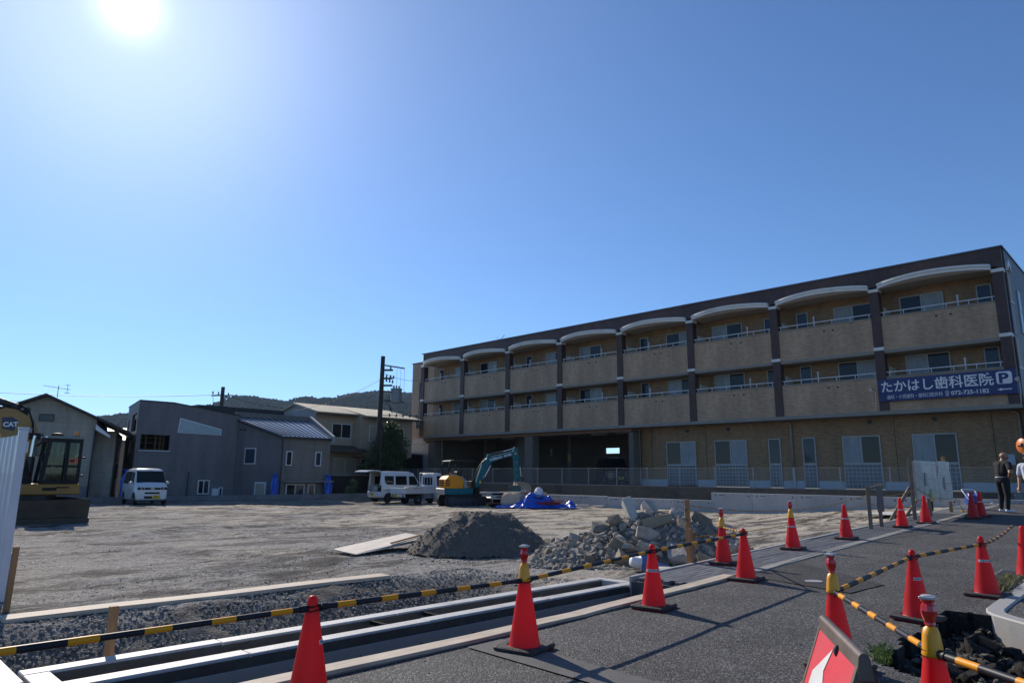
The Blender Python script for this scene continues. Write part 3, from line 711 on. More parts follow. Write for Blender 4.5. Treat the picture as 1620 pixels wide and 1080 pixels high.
# ------------------------------------------------------------------ the clinic's sign on the balcony
sg = thing('clinic_sign', 'long blue sign with white lettering and a parking P fixed across the second-floor balconies', 'sign', (XF-.12, 7.74, 5.71))
BLUE = M('sign_blue', (.016, .030, .135), .45, .06, 2)
LETW = M('sign_white', (.76, .76, .76), .5, .03)
MB().box(-.07, -2.78, -.545, .04, 2.78, .545).build('panel', BLUE, sg, bevel=.008)
def lettering(txt, size, y, z, par, mat, x=-.075, name='lettering', width=None, face='-x', bold=0.0):
    c = bpy.data.curves.new(name, 'FONT'); c.body = txt; c.size = size; c.extrude = .004; c.offset = bold
    o = bpy.data.objects.new('tmp', c); COL.objects.link(o)
    me = bpy.data.meshes.new_from_object(o.evaluated_get(bpy.context.evaluated_depsgraph_get()))
    bpy.data.objects.remove(o); me.name = name; me.materials.clear(); me.materials.append(mat)
    if width and len(me.vertices):
        co = np.zeros(len(me.vertices)*3, np.float32); me.vertices.foreach_get('co', co); co = co.reshape(-1, 3)
        w0 = co[:, 0].max()-co[:, 0].min(); co[:, 0] = (co[:, 0]-co[:, 0].min())*width/w0; me.vertices.foreach_set('co', co.ravel()); me.update()
    o = link(name, me, par)
    if face == '-x': o.matrix_local = Matrix(((0, 0, -1, x), (-1, 0, 0, y), (0, 1, 0, z), (0, 0, 0, 1)))
    return o
lettering('たかはし歯科医院', .60, 2.64, -.06, sg, LETW, width=4.58, bold=.008)
lettering('歯科・小児歯科・歯科口腔外科', .215, 2.42, -.43, sg, LETW, width=2.35)
lettering('☎', .25, -.02, -.43, sg, LETW, width=.18)
lettering('072-725-1182', .25, -.27, -.43, sg, LETW, width=1.46, bold=.004)
pb = MB(); rr = .1; y0, y1, z0, z1 = -2.62, -2.04, -.09, .45
pts = []
for cx, cz, a0 in ((y1-rr, z1-rr, 0), (y0+rr, z1-rr, 90), (y0+rr, z0+rr, 180), (y1-rr, z0+rr, 270)):
    for i in range(6): a = R(a0+18*i); pts.append((cx+rr*math.cos(a), cz+rr*math.sin(a)))
pb.prism(pts, -.078, -.0705, 'yz').build('parking_badge', LETW, sg)
lettering('P', .60, -2.14, -.04, sg, BLUE, x=-.083, width=.36, bold=.022)
MB().prism([(-2.03, -.33), (-2.20, -.27), (-2.20, -.31), (-2.56, -.31), (-2.56, -.35), (-2.20, -.35), (-2.20, -.39)], -.078, -.0705, 'yz').build('arrow', LETW, sg)
for yy in (2.95, -2.86):
    l_ = MB().cyl((0, 0, 0), (-.35, 0, .05), .022, n=6).cyl((-.35, 0, .05), (-.62, 0, -.03), .06, .085, 10).build('spot_lamp', GALV, sg, (-.07, yy, .03))
    MB().tube([(-.03, yy, .0), (-.04, yy, -.5), (-.02, yy+.05, -.98)], .012, 5).build('lamp_cable', LETW, sg)

# ------------------------------------------------------------------ retaining walls and mesh fence in front of the building
wall_t = MB()
for i in range(21):
    y0 = 4.95+2.1*i; wall_t.box(31.75, y0, -.7, 32.15, y0+2.094, 1.0-.0)
tag(wall_t.build('retaining_wall', CONC_OLD, bevel=.006), 'old stained concrete retaining wall below the apartment fence', 'retaining wall')
setting(MB().box(32.1, 4.95, .2, 37.9, 55, .93).build('apartment_yard', M('yard_gravel', (.2, .19, .17), .95, .3, 4, .5, 40)))
LP = M('form_panel', (.40, .395, .385), .6, .1, 2, .15, 50, rnd=.08, dirt=(.28, .27, .26), dscale=1.3)
nw = thing('new_retaining_wall', 'row of new pale precast concrete wall panels along the foot of the old wall', 'retaining wall', (30.0, 0, 0))
y = 4.3
while y < 39:
    top = .85 if y < 15.5 else (.44 if y < 22 else .40)
    if y > 21.5: top = .47-.004*(y-22)
    if y > 26: top = .45
    if 15.9 < y < 21.8: top = .42
    if y < 15.9: top = .79
    o = MB().box(0, .004, -.6, .16, 1.996, top).build('wall_panel', LP, nw, (0, y, 0), bevel=.008)
    mk = MB().cyl((-.003, .16, top-.13), (0, .16, top-.13), .035, n=8).box(-.003, 1.75, top-.16, 0, 1.80, top-.08).box(-.003, 1.35, top-.12, 0, 1.62, top-.095)
    mk.build('stencil_mark', DARKM, o)
    y += 2.0
fe = thing('mesh_fence', 'long galvanised wire mesh fence standing on the retaining wall before the apartments', 'fence', (31.95, 0, 1.0))
FG = M('fence_wire', (.32, .33, .34), .45, .1, metal=.5)
pm_ = MB().box(-.02, -.02, 0, .02, .02, .97).mesh('post', FG)
wm = MB()
for i in range(40): wm.box(-.0025, .025+i*.05-.0025, .05, .0025, .025+i*.05+.0025, .90)
for z in (.06, .18, .30, .42, .54, .66, .78): wm.box(-.008, 0.0, z-.003, -.003, 2.0, z+.003)
for i in range(27): wm.tube([(-.03, .02+i*.075, .90), (-.02, .055+i*.075, .955), (.03, .055+i*.075, .955), (.03, .02+i*.075, .90)], .0045, 4)
wm = wm.mesh('mesh_panel', FG, fix=False)
for i in range(23):
    yy = 5.1+2.0*i
    link('post', pm_, fe, (0, yy, 0)); link('mesh_panel', wm, fe, (-.03, yy, 0))
# ------------------------------------------------------------------ houses beyond the site
GREYW = tile_mat('grey_siding', (.185, .165, .165), (.175, .157, .157), (.14, .127, .128), 3.0, .16, .010, .5, .6)
GREYW2 = tile_mat('grey_siding_light', (.22, .19, .165), (.205, .178, .155), (.16, .14, .125), 3.0, .16, .010, .5, .6)
CREAM = tile_mat('cream_siding', (.36, .325, .27), (.34, .305, .25), (.26, .24, .20), 3.0, .30, .008, .5, .7)
BEIGE = M('beige_render', (.46, .365, .26), .85, .1, 1.5, .2, 60, dirt=(.36, .29, .21), dscale=.8, damt=.4)
ROOF_D = M('dark_roof', (.035, .034, .036), .6, .25, 8, .3, 40)
FRAME_W = M('white_frame', (.66, .67, .68), .4, .05)
INTER = M('dark_interior', (.03, .025, .02), .9, .4, 2)
LUMB = wood_mat('lumber', (.16, .11, .065), (.08, .055, .03), .6, 0)
def win_y(par, x0, x1, z0, z1, y, panes, fr=.06, mat=None, name='window', sill=False):
    """window on a wall facing -Y at the plane y"""
    m = MB(); a, b = y-.06, y-.003; n = len(panes)
    m.box(x0, a, z0, x0+fr, b, z1); m.box(x1-fr, a, z0, x1, b, z1); m.box(x0+fr, a, z0, x1-fr, b, z0+fr); m.box(x0+fr, a, z1-fr, x1-fr, b, z1)
    for i in range(1, n): xx = x0+(x1-x0)*i/n; m.box(xx-.03, a+.005, z0+fr, xx+.03, b, z1-fr)
    f = m.build(name, mat or FRAME_W, par)
    for i, p in enumerate(panes):
        xa = x0+(x1-x0)*i/n+(.032 if i else fr); xb = x0+(x1-x0)*(i+1)/n-(.032 if i < n-1 else fr)
        MB().box(xa+.001, y-.035, z0+fr+.001, xb-.001, y-.010, z1-fr-.001).build('pane', p, f)
    if sill: MB().box(x0-.05, y-.12, z0-.05, x1+.05, y-.002, z0-.002).build('sill', mat or FRAME_W, f)
    return f
# grey modern house: main block with a folded roof line, lower wing with a standing-seam roof
gh = thing('grey_house', 'big dark grey house with angular roofs and a ribbed metal lower roof', 'house', (0, 0, 0))
Y0 = 45.0
b = MB()
def wall_holes(mb, poly_top, x0, x1, y0, y1, z0, holes, m=0):
    """front wall facing -Y made of strips round its openings; poly_top(x) gives the top edge"""
    cuts = sorted({x0, x1, 15.63, *[h for q in holes for h in q[:2]]}); cuts = [c for c in cuts if x0 <= c <= x1]
    for a, c in zip(cuts, cuts[1:]):
        hs = [h for h in holes if h[0] <= a and h[1] >= c]; zs = [z0]+[z for h in sorted(hs, key=lambda h: h[2]) for z in h[2:4]]
        for i in range(0, len(zs)-1, 2): mb.prism([(a, zs[i]), (c, zs[i]), (c, zs[i+1]), (a, zs[i+1])], y0, y1, 'xz', m)
        mb.prism([(a, zs[-1]), (c, zs[-1]), (c, poly_top(c)), (a, poly_top(a))], y0, y1, 'xz', m)
rt = lambda x: 5.78 if x <= 15.63 else 5.78-.125*(x-15.63)
wall_holes(b, rt, 13.70, 19.9, Y0, Y0+.15, -.7, [(13.95, 15.62, 2.85, 3.78)])
b.build('wall', GREYW, gh)
su = Vector((1.05, 5.45)).normalized()                                    # the left side runs back, a little askew
TS = Matrix(((su.x, su.y, 0, 13.70), (su.y, -su.x, 0, Y0+.151), (0, 0, 1, 0), (0, 0, 0, 1)))
b = MB(TS)
sideh = [(.5, 2.9, 4.0, 5.1), (1.4, 3.2, 2.7, 3.5), (4.2, 4.8, 3.9, 4.9)]
ucuts = [0, .5, 1.4, 2.9, 3.2, 4.2, 4.8, 5.5]
for a, c in zip(ucuts, ucuts[1:]):
    hs = sorted([h for h in sideh if h[0] <= a and h[1] >= c], key=lambda h: h[2]); z = -.7
    for h in hs: b.box(a, 0, z, c, .15, h[2]); z = h[3]
    b.box(a, 0, z, c, .15, 5.78)
b.build('side_wall', GREYW, gh)
MB().box(19.7, Y0+.16, -.7, 19.9, 50.6, 5.0).box(14.9, 50.4, -.7, 19.69, 50.6, 5.0).build('wall', INTER, gh)
def slab(pts, t, nm, mt, par):
    n = len(pts); vs = [Vector(p) for p in pts]+[Vector(p)-Vector((0, 0, t)) for p in pts]
    return MB().add(vs, [tuple(range(n)), tuple(range(2*n-1, n-1, -1))]+[(i, i+n, (i+1) % n+n, (i+1) % n) for i in range(n)]).build(nm, mt, par)
slab([(13.66, Y0-.04, 5.845), (15.63, Y0-.04, 5.845), (15.63, 50.65, 5.845), (14.73, 50.65, 5.845)], .06, 'roof', ROOF_D, gh)
MB().prism([(15.631, 5.78), (19.92, 5.245), (19.92, 5.31), (15.64, 5.845)], Y0-.04, 50.65, 'xz').build('roof', ROOF_D, gh)
f = MB().box(13.9, Y0-.03, 2.80, 15.67, Y0-.002, 2.849).build('window', FRAME_W, gh)
fr_ = MB()
for x in (14.02, 14.5, 15.05, 15.32, 15.52): fr_.box(x, Y0+.9, 2.2, x+.09, Y0+1.0, 4.6)
for z in (2.95, 3.3, 3.62): fr_.box(13.9, Y0+1.3, z, 15.6, Y0+1.38, z+.07)
fr_.build('timber_framing', LUMB, gh)
MB().prism([(16.02, 3.97), (18.75, 3.93), (18.75, 4.32), (16.10, 4.90)], Y0-.03, Y0-.004, 'xz').build('window_frame', FRAME_W, gh)
MB().prism([(16.08, 4.01), (18.69, 3.97), (18.69, 4.27), (16.16, 4.82)], Y0-.045, Y0-.031, 'xz').build('pane', M('frosted_pane', (.26, .34, .37), .25, .15, 1.5, coat=.4), gh)
win_y(gh, 17.55, 18.28, .20, 1.08, Y0, [PANE_D, PANE_B]); win_y(gh, 18.9, 19.15, .0, .62, Y0, [PANE_D])
MB().box(18.42, Y0-.3, -.3, 18.78, Y0-.003, .55).build('meter_box', FRAME_W, gh, bevel=.01)
for x in (13.78, 16.9): MB().cyl((x, Y0-.12, -.4), (x, Y0-.12, 1.6 if x > 16 else 1.2), .035, n=6).build('standpipe', DARKM, gh)
MB().box(14.05, Y0-.3, 1.0, 14.35, Y0-.004, 1.18).build('outdoor_lamp', DARKM, gh)
# wing in front
WX0, WX1, WY = 21.35, 24.8, 41.6
PA, PB = Vector((19.85, Y0-.002)), Vector((WX0, WY))                 # the raking side wall runs from PA (back) to PB (front)
du = (PB-PA).normalized(); dn = Vector((du.y, -du.x))
if dn.dot(Vector((-1, -.3))) < 0: dn = -dn
LW = (PB-PA).length
TW = Matrix(((du.x, -dn.x, 0, PA.x), (du.y, -dn.y, 0, PA.y), (0, 0, 1, 0), (0, 0, 0, 1)))   # local: along the wall, inwards, up
tz = lambda u: 5.0-1.1*u/LW
MB(TW).prism([(0, -.7), (LW, -.7), (LW, tz(LW)), (0, tz(0))], 0, .15, 'xz').build('side_wall', GREYW, gh)
MB().box(WX0+.06, WY, -.7, WX1, WY+.15, 3.80).build('front_wall', GREYW2, gh)
def slab(pts, t, nm, mt, par):
    n = len(pts); vs = [Vector(p) for p in pts]+[Vector(p)-Vector((0, 0, t)) for p in pts]
    return MB().add(vs, [tuple(range(n)), tuple(range(2*n-1, n-1, -1))]+[(i, i+n, (i+1) % n+n, (i+1) % n) for i in range(n)]).build(nm, mt, par)
RF = [(21.10, WY-.25, 3.86), (24.75, WY-.25, 3.86), (25.4, Y0+.6, 5.22), (19.5, Y0+.6, 5.22)]
slab(RF, .13, 'eave', ROOF_D, gh)
SEAMM = M('metal_roof', (.34, .40, .48), .30, .08, 2, metal=.75)
rfo = slab([(x, y, z+.022) for x, y, z in RF], .018, 'metal_roof', SEAMM, gh)
SMM = M('seam_metal', (.10, .11, .13), .4, .1, metal=.5)
for i in range(12):
    t = (i+.3)/12; a_, b_ = Vector(RF[0]).lerp(Vector(RF[1]), t), Vector(RF[3]).lerp(Vector(RF[2]), t); up_ = Vector((0, 0, .045))
    MB().bar(a_+up_, b_+up_, .035, .045).build('seam', SMM, rfo)
MB().add([(24.76, WY-.3, 3.6), (24.95, WY-.3, 3.6), (24.95, WY-.3, 4.02), (24.76, WY-.3, 4.02), (25.41, Y0+.7, 4.9), (25.6, Y0+.7, 4.9), (25.6, Y0+.7, 5.62), (25.41, Y0+.7, 5.62)],
    [(0, 1, 2, 3), (7, 6, 5, 4), (0, 4, 5, 1), (1, 5, 6, 2), (2, 6, 7, 3), (3, 7, 4, 0)]).build('parapet', M('parapet_grey', (.30, .30, .31), .6), gh)
MB().box(19.93, Y0+.701, 5.0, 25.4, Y0+.9, 5.60).build('parapet', GREYW2, gh)
MB().box(19.6, 51.6, 5.9, 26.4, 54, 6.45).build('upper_roof', ROOF_D, gh)
MB().box(19.8, 51.8, 4.5, 26.2, 53.8, 5.899).build('upper_wall', GREYW, gh)
MB().box(WX0-.03, WY-.03, -.6, WX0+.03, WY-.002, 3.75).build('corner_trim', DARKM, gh)
MB().box(19.86, Y0-.05, -.6, 19.92, Y0-.003, 5.1).build('corner_trim', DARKM, gh)
f = MB(TW).box(.75, -.045, 2.1, 1.65, -.003, 3.15).build('window', FRAME_W, gh); MB(TW).box(.82, -.06, 2.17, 1.58, -.046, 3.08).build('pane', PANE_B, f)
f = MB(TW).box(1.75, -.045, -.6, 2.65, -.003, .98).build('door', FRAME_W, gh); MB(TW).box(1.86, -.06, -.5, 2.54, -.046, .88).build('pane', M('door_panel', (.40, .36, .30), .5), f)
win_y(gh, 21.62, 22.05, 2.02, 2.95, WY, [PANE_D]); win_y(gh, 23.7, 24.15, 2.02, 2.95, WY, [PANE_B])
win_y(gh, 21.75, 23.05, -.55, .86, WY, [PANE_D, PANE_B]); win_y(gh, 23.3, 23.8, -.55, .86, WY, [PANE_D])
MB().box(WX0+.05, WY-.65, .98, WX1+.05, WY-.003, 1.06).build('canopy', M('canopy_grey', (.24, .23, .23), .6), gh)
for q in (.3, .62): MB(TW).cyl((q, -.06, 4.35), (q, -.003, 4.35), .07, n=8).build('vent_cap', DARKM, gh)

def wrap(x, y, z0, z1, label, r=.24):
    """a downpipe or bundle wrapped in blue sheet: a gathered, creased column"""
    m = MB(); n = 12; prof = [(.5, 0), (.95, .1), (1.0, .3), (.85, .5), (.95, .7), (.7, .86), (.42, .92), (.75, 1.0)]; vs = []
    for k, q in prof:
        for i in range(n):
            a = 2*math.pi*i/n; rr = r*k*(1+.22*math.sin(5*a+q*7)+random.uniform(-.05, .05)); vs.append((rr*math.cos(a), rr*math.sin(a)*.7, z0+(z1-z0)*q))
    fs = [(j*n+i, j*n+(i+1) % n, (j+1)*n+(i+1) % n, (j+1)*n+i) for j in range(len(prof)-1) for i in range(n)]+[tuple(range((len(prof)-1)*n, len(prof)*n))]
    return tag(m.add(vs, fs, 0, False).build('blue_wrapping', BLUE_SHEET, None, (x, y, 0)), label, 'tarpaulin', 'blue sheets wrapped round posts by the houses')
BLUE_SHEET = M('blue_sheet', (.015, .10, .52), .35, .2, 5, .3, 20)
wrap(20.95, 41.5, -.55, 1.5, 'blue sheeting wrapped round a post beside the pale door of the grey house')
wrap(24.55, 41.15, -.55, 1.45, 'blue sheeting wrapped round a post at the right end of the grey house', .26)
wrap(13.2, 44.2, -.5, 1.7, 'blue sheeting hanging between the cream house and the grey house', .3)

# cream gabled house, turned a little
chs = thing('cream_house', 'cream coloured gabled house with a thin dark roof behind the yellow excavator', 'house', (11.25, 44.0, 0), R(-19))
b = MB(); ez = 3.95; pk = 5.74; gw_ = 5.0
b.prism([(-gw_, -.7), (0, -.7), (0, 4.42), (-gw_/2, pk-.14), (-gw_, 4.42)], 0, 8.5, 'xz'); b.build('wall', CREAM, chs)
MB().box(.001, 1.5, -.7, .95, 8.4, 3.9).build('rear_wall', CREAM, chs)
for sx in (-1, 1):
    ex = -gw_/2+sx*(gw_/2+(1.7 if sx > 0 else .5)); ezz = pk-(abs(ex+gw_/2))*.46
    MB().prism([(-gw_/2, pk), (ex, ezz), (ex, ezz-.13), (-gw_/2, pk-.13)], -.55, 9.0, 'xz').build('roof', ROOF_D, chs)
    exf = -gw_/2+sx*(gw_/2+.45)
MB().prism([(0.002, 3.85), (.75, 3.42), (.75, 3.55), (0.002, 4.16)], -.3, .05, 'xz').build('eave_soffit', FRAME_W, chs)
MB().prism([(-gw_+.5, 4.1), (-gw_-.3, 3.8), (-gw_-.3, 3.95), (-gw_+.5, 4.38)], -.40, -.02, 'xz').build('eave_soffit', FRAME_W, chs)
win_y(chs, -2.75, -2.05, 4.25, 4.65, 0, [PANE_D], mat=DARKM)
win_y(chs, -2.7, -1.0, 2.35, 3.25, 0, [PANE_D, PANE_B], mat=DARKM)
MB().box(-3.45, -.2, 4.75, -3.2, -.003, 4.95).build('vent_hood', DARKM, chs)
MB().tube([(.0, -.1, 4.0), (-.02, -.1, 2), (-.02, -.1, -.6)], .05, 6).build('downpipe', DARKM, chs)
MB().box(-gw_, -.02, -.7, -.05, -.003, .75).build('plinth', M('plinth_grey', (.17, .17, .18), .8), chs)
for y, z0, z1 in ((2.5, 1.6, 3.0), (4.2, 1.9, 3.2), (5.5, 1.9, 3.1), (4.6, .2, 1.2), (2.6, -.6, .9)):
    f = MB().box(.952, y, z0, .99, y+.7, z1).build('window', DARKM, chs); MB().box(.991, y+.06, z0+.06, 1.005, y+.64, z1-.06).build('pane', PANE_D, f)
ae2 = MB(); ae2.bar((0, 0, 0), (0, 0, .7), .03, .03); ae2.bar((-.75, 0, .62), (.6, 0, .5), .02, .02)
for i in range(6): ae2.bar((-.7+.24*i, -.25, .61-.02*i), (-.7+.24*i, .25, .61-.02*i), .012, .012)
ae2.bar((.45, 0, .25), (.45, 0, .8), .02, .02); ae2.bar((.3, 0, .75), (.6, 0, .75), .02, .02); ae2.bar((.3, 0, .3), (.6, 0, .3), .02, .02)
tag(ae2.build('roof_aerial', DARKM, None, (9.6, 46.0, 5.7)), 'small television aerial on the ridge of the cream gabled house', 'aerial')

# small block behind, seen in the gap, with a scaffold
gb = thing('gap_house', 'low house with a pale blue roof behind the gap left of the grey house', 'house', (12.2, 60, 0))
MB().box(-1, 0, -.7, 7, 6, 3.9).build('wall', BEIGE, gb); MB().prism([(-.5, 3.9), (6.5, 3.9), (6.5, 4.05), (-.5, 4.05)], 0, 0, 'xz')
MB().prism([(-.4, 3.9), (6.4, 5.2), (6.4, 5.32), (-.4, 4.02)], -1.2, 7.4, 'yz').build('roof', M('blue_roof', (.42, .52, .60), .4, .1, 6), gb)
sc = MB()
for x in (0, .9):
    for y in (0, 1.8, 3.6): sc.cyl((x, y, -.5), (x, y, 4.6), .025, n=6)
for z in (.9, 2.1, 2.5, 3.6):
    for x in (0, .9): sc.cyl((x, -.3, z), (x, 3.9, z), .022, n=6)
    for y in (0, 1.8, 3.6): sc.cyl((-.2, y, z), (1.3, y, z), .022, n=6)
tag(sc.build('scaffold', GALV, None, (12.3, 47.5, 0)), 'thin steel scaffold tubes standing in the gap beside the grey house', 'scaffold')

# beige house behind the pole
bh = thing('beige_house', 'two storey beige house with a pale tiled roof behind the utility pole', 'house', (-1.3, 0, 0))
BY = 48.0
MB().box(28.6, BY, -.7, 31.9, 56, 6.2).build('wall', BEIGE, bh)
MB().prism([(BY, -.7), (BY+8, -.7), (BY+8, 6.3), (BY+3.0, 7.05), (BY, 6.3)], 28.5, 28.599, 'yz').build('gable_wall', M('pale_gable', (.36, .36, .37), .8), bh)
MB().box(31.901, BY-1.1, 2.9, 37.0, 56, 6.1).build('upper_wall', BEIGE, bh)
MB().box(31.95, BY+.1, -.7, 37.0, 56, 2.899).build('lower_wall', BEIGE, bh)
RT = M('roof_tile', (.40, .34, .24), .6, .15, 9, .2, 30)
rb = MB().prism([(BY-.7, 6.18), (BY+3.2, 7.1), (BY+8, 6.0), (BY+8, 5.9), (BY+3.2, 6.98), (BY-.7, 6.08)], 28.25, 32.0, 'yz').prism([(BY-1.8, 6.02), (BY+3.2, 7.1), (BY+3.2, 6.98), (BY-1.8, 5.92)], 32.0, 37.5, 'yz').build('roof', RT, bh)
rows = MB()
for i in range(42):
    x = 28.3+.22*i; y0, z0 = (BY-.7, 6.20) if x < 31.95 else (BY-1.8, 6.04)
    rows.cyl((x, y0, z0), (x, BY+3.2, 7.12), .055, n=6)
rows.build('tile_ridges', RT, rb)
MB().box(28.2, BY-.72, 6.0, 32.0, BY-.701, 6.17).box(32.0, BY-1.82, 5.85, 37.5, BY-1.801, 6.0).build('gutter', M('gutter_brown', (.09, .07, .05), .6), bh)
CURT_Y = M('cream_curtain', (.48, .42, .32), .8, .12, 6)
win_y(bh, 29.95, 31.7, 4.3, 5.45, BY, [INTER, PANE_D], mat=FRAME_W); win_y(bh, 32.7, 34.5, 4.1, 5.4, BY-1.1, [CURT_Y, INTER], mat=FRAME_W); win_y(bh, 35.3, 36.1, 4.15, 5.3, BY-1.1, [INTER], mat=FRAME_W)
MB().prism([(BY-1.9, 3.3), (BY-.003, 3.75), (BY-.003, 3.6), (BY-1.9, 3.15)], 28.3, 32.3, 'yz').build('lower_roof', M('brown_roof', (.10, .075, .055), .7, .2, 9), bh)
win_y(bh, 30.3, 32.3, 1.55, 2.75, BY-.001, [CURT_Y, CURT_Y], mat=FRAME_W); win_y(bh, 32.8, 35.0, 1.55, 2.75, BY+.1, [INTER, PANE_D], mat=FRAME_W)
BRF = M('brown_screen', (.045, .028, .024), .7, .2, 3)
m = MB()
for i in range(9): m.box(28.7, BY-2.0, .1+i*.145, 33.6, BY-1.96, .1+i*.145+.135)
m.box(28.7, BY-1.959, .0, 28.8, BY-.1, 1.4); m.build('balcony_screen', BRF, bh)
MB().box(28.6, BY-2.05, 1.405, 33.7, BY-1.9, 1.47).build('screen_cap', FRAME, bh)
MB().box(27.6, BY-1.5, -.7, 28.45, BY+4, 3.6).build('dark_side_block', M('charcoal_cladding', (.045, .043, .043), .7), bh)
MB().box(28.65, BY-1.7, -.7, 33.5, BY-1.5, .095).build('ground_wall', BEIGE, bh)
win_y(bh, 29.9, 32.1, -.6, .05, BY-1.7, [INTER, PANE_D], mat=DARKM)
fp_ = MB()
for i in range(7): fp_.box(i*.42, 0, 0, i*.42+.41, .04, 1.05)
tag(fp_.build('panel_fence', M('bluegrey_panel', (.28, .31, .36), .5, .08), None, (31.6, 45.6, .75)), 'blue grey panel fence below the tree at the end of the parking storey', 'fence')
tag(MB().box(0, 0, -.8, 5.2, .25, .78).build('garden_wall', CONC_OLD, None, (31.4, 45.55, 0)), 'dark low garden wall under the blue grey panel fence', 'wall')

# low block wall along the far side of the site, laid of single blocks
lw = thing('low_block_wall', 'long low grey concrete block wall along the far side of the site', 'wall', (0, 41.0, 0))
BLK = M('block_concrete', (.19, .19, .195), .85, .12, 3, .3, 60, rnd=.14, dirt=(.12, .12, .12), dscale=1)
bk = MB().box(0, -.06, 0, .592, .06, .292).mesh('block', BLK, bevel=.008)
for i in range(49):
    x = 5.2+.6*i
    for r in range(2):
        if r == 0 and i % 1: continue
        link('block', bk, lw, (x+(.0 if r else .3), random.uniform(-.004, .004), -.36+r*.30))

# ------------------------------------------------------------------ utility poles and cables
POLE = M('pole_concrete', (.048, .040, .034), .85, .2, 3, .2, 40)
up = thing('utility_pole', 'tall dark utility pole carrying a transformer and insulators beside the apartments', 'utility pole', (30.3, 44.0, -.5))
MB().cyl((0, 0, 0), (.12, .0, 11.05), .22, .16, 12).build('post', POLE, up)
MB().cyl((.02, -.33, 0), (.06, -.31, 5.7), .13, .12, 10).build('sleeve', POLE, up)
MB().bar((.1, -.1, 10.35), (1.5, -1.0, 10.15), .09, .09).build('crossarm', DARKM, up)
for z in (9.95, 9.3, 8.75): MB().bar((.1, -.1, z), (.75, -.5, z+.03), .1, .14).build('crossarm', DARKM, up)
ins = MB().lathe([(.02, 0), (.09, .04), (.04, .08), (.09, .12), (.04, .16), (.08, .2), (.03, .26)], (0, 0, 0), 10).mesh('insulator', M('insulator_brown', (.05, .03, .025), .3))
for p in ((.55, -.4, 9.0), (.35, -.25, 9.05), (.75, -.5, 8.95), (.6, -.4, 9.35), (.35, -.25, 9.35), (.8, -.55, 9.3), (.6, -.4, 9.98)): link('insulator', ins, up, p)
for a in range(3): MB().tube([(.75-.2*a, -.5+.15*a, 8.4), (.75-.2*a, -.6, 8.2), (.6-.15*a, -.45, 7.4), (.8, -.6, 6.6)], .018, 5).build('jumper_wire', DARKM, up)
tf = MB().cyl((1.0, -.7, 7.45), (1.0, -.7, 8.45), .42, n=16).cyl((1.0, -.7, 8.45), (1.0, -.7, 8.53), .45, n=16)
tf.build('transformer', M('transformer_grey', (.24, .25, .26), .5, .15), up)
for x in (.75, 1.0, 1.25): link('insulator', ins, up, (x, -.7, 8.53))
MB().bar((.1, -.1, 7.6), (1.6, -1.0, 7.5), .08, .1).bar((.1, -.1, 8.3), (.7, -.5, 8.3), .08, .1).build('transformer_bracket', DARKM, up)
for dx, dy in ((1.0, -.68), (1.25, -.84), (1.48, -.99)): MB().cyl((dx, dy, 10.15), (dx+.02, dy-.02, 8.3), .012, n=5).build('drop_wire', GALV, up)
MB().bar((.05, -.2, 6.45), (2.6, -1.6, 6.5), .05, .05).build('service_arm', DARKM, up)
for i in range(5): link('insulator', ins, up, (.6+.45*i, -.5-.25*i, 6.35))
MB().cyl((2.55, -1.55, 5.6), (2.6, -1.6, 8.2), .025, n=6).build('service_mast', DARKM, up)
up2 = thing('utility_pole', 'short distant utility pole standing behind the roof of the grey house', 'utility pole', (25.6, 62, 0))
MB().cyl((0, 0, -.7), (.05, 0, 9.2), .22, .16, 10).build('post', POLE, up2); MB().bar((-1.0, -.2, 8.3), (.9, -.2, 8.5), .09, .09).build('crossarm', DARKM, up2)
for x in (-.9, -.4, .5): link('insulator', ins, up2, (x, -.2, 8.45))
MB().tube([(-.9, -.2, 8.4), (-.8, -.3, 7.4), (-.2, -.2, 6.5)], .02, 5).build('jumper_wire', DARKM, up2)
def cable(a, b, sag, r, label):
    pts = [Vector(a).lerp(Vector(b), t/24)-Vector((0, 0, sag*4*(t/24)*(1-t/24))) for t in range(25)]
    tag(MB().tube(pts, r, 5).build('power_cable', DARKM), label, 'cable', 'power cables between the poles')
cable((25.6, 62, 8.5), (2, 66, 7.6), .5, .02, 'thin power cable running left from the distant pole to above the cream house')
cable((25.6, 62, 8.5), (36, 60, 7.5), .4, .02, 'thin power cable running right from the distant pole towards the hills')
cable((12, 60, 6.6), (-9, 62, 6.9), .3, .015, 'thin cable crossing the sky above the gap between the cream and grey houses')

cable((30.4, 43.9, 8.8), (26, 49, 6.3), .35, .014, 'thin cable sagging from the utility pole to the beige house')
cable((30.5, 43.8, 9.2), (36.7, 47, 9.6), .25, .014, 'thin cable sagging from the utility pole to the apartments')
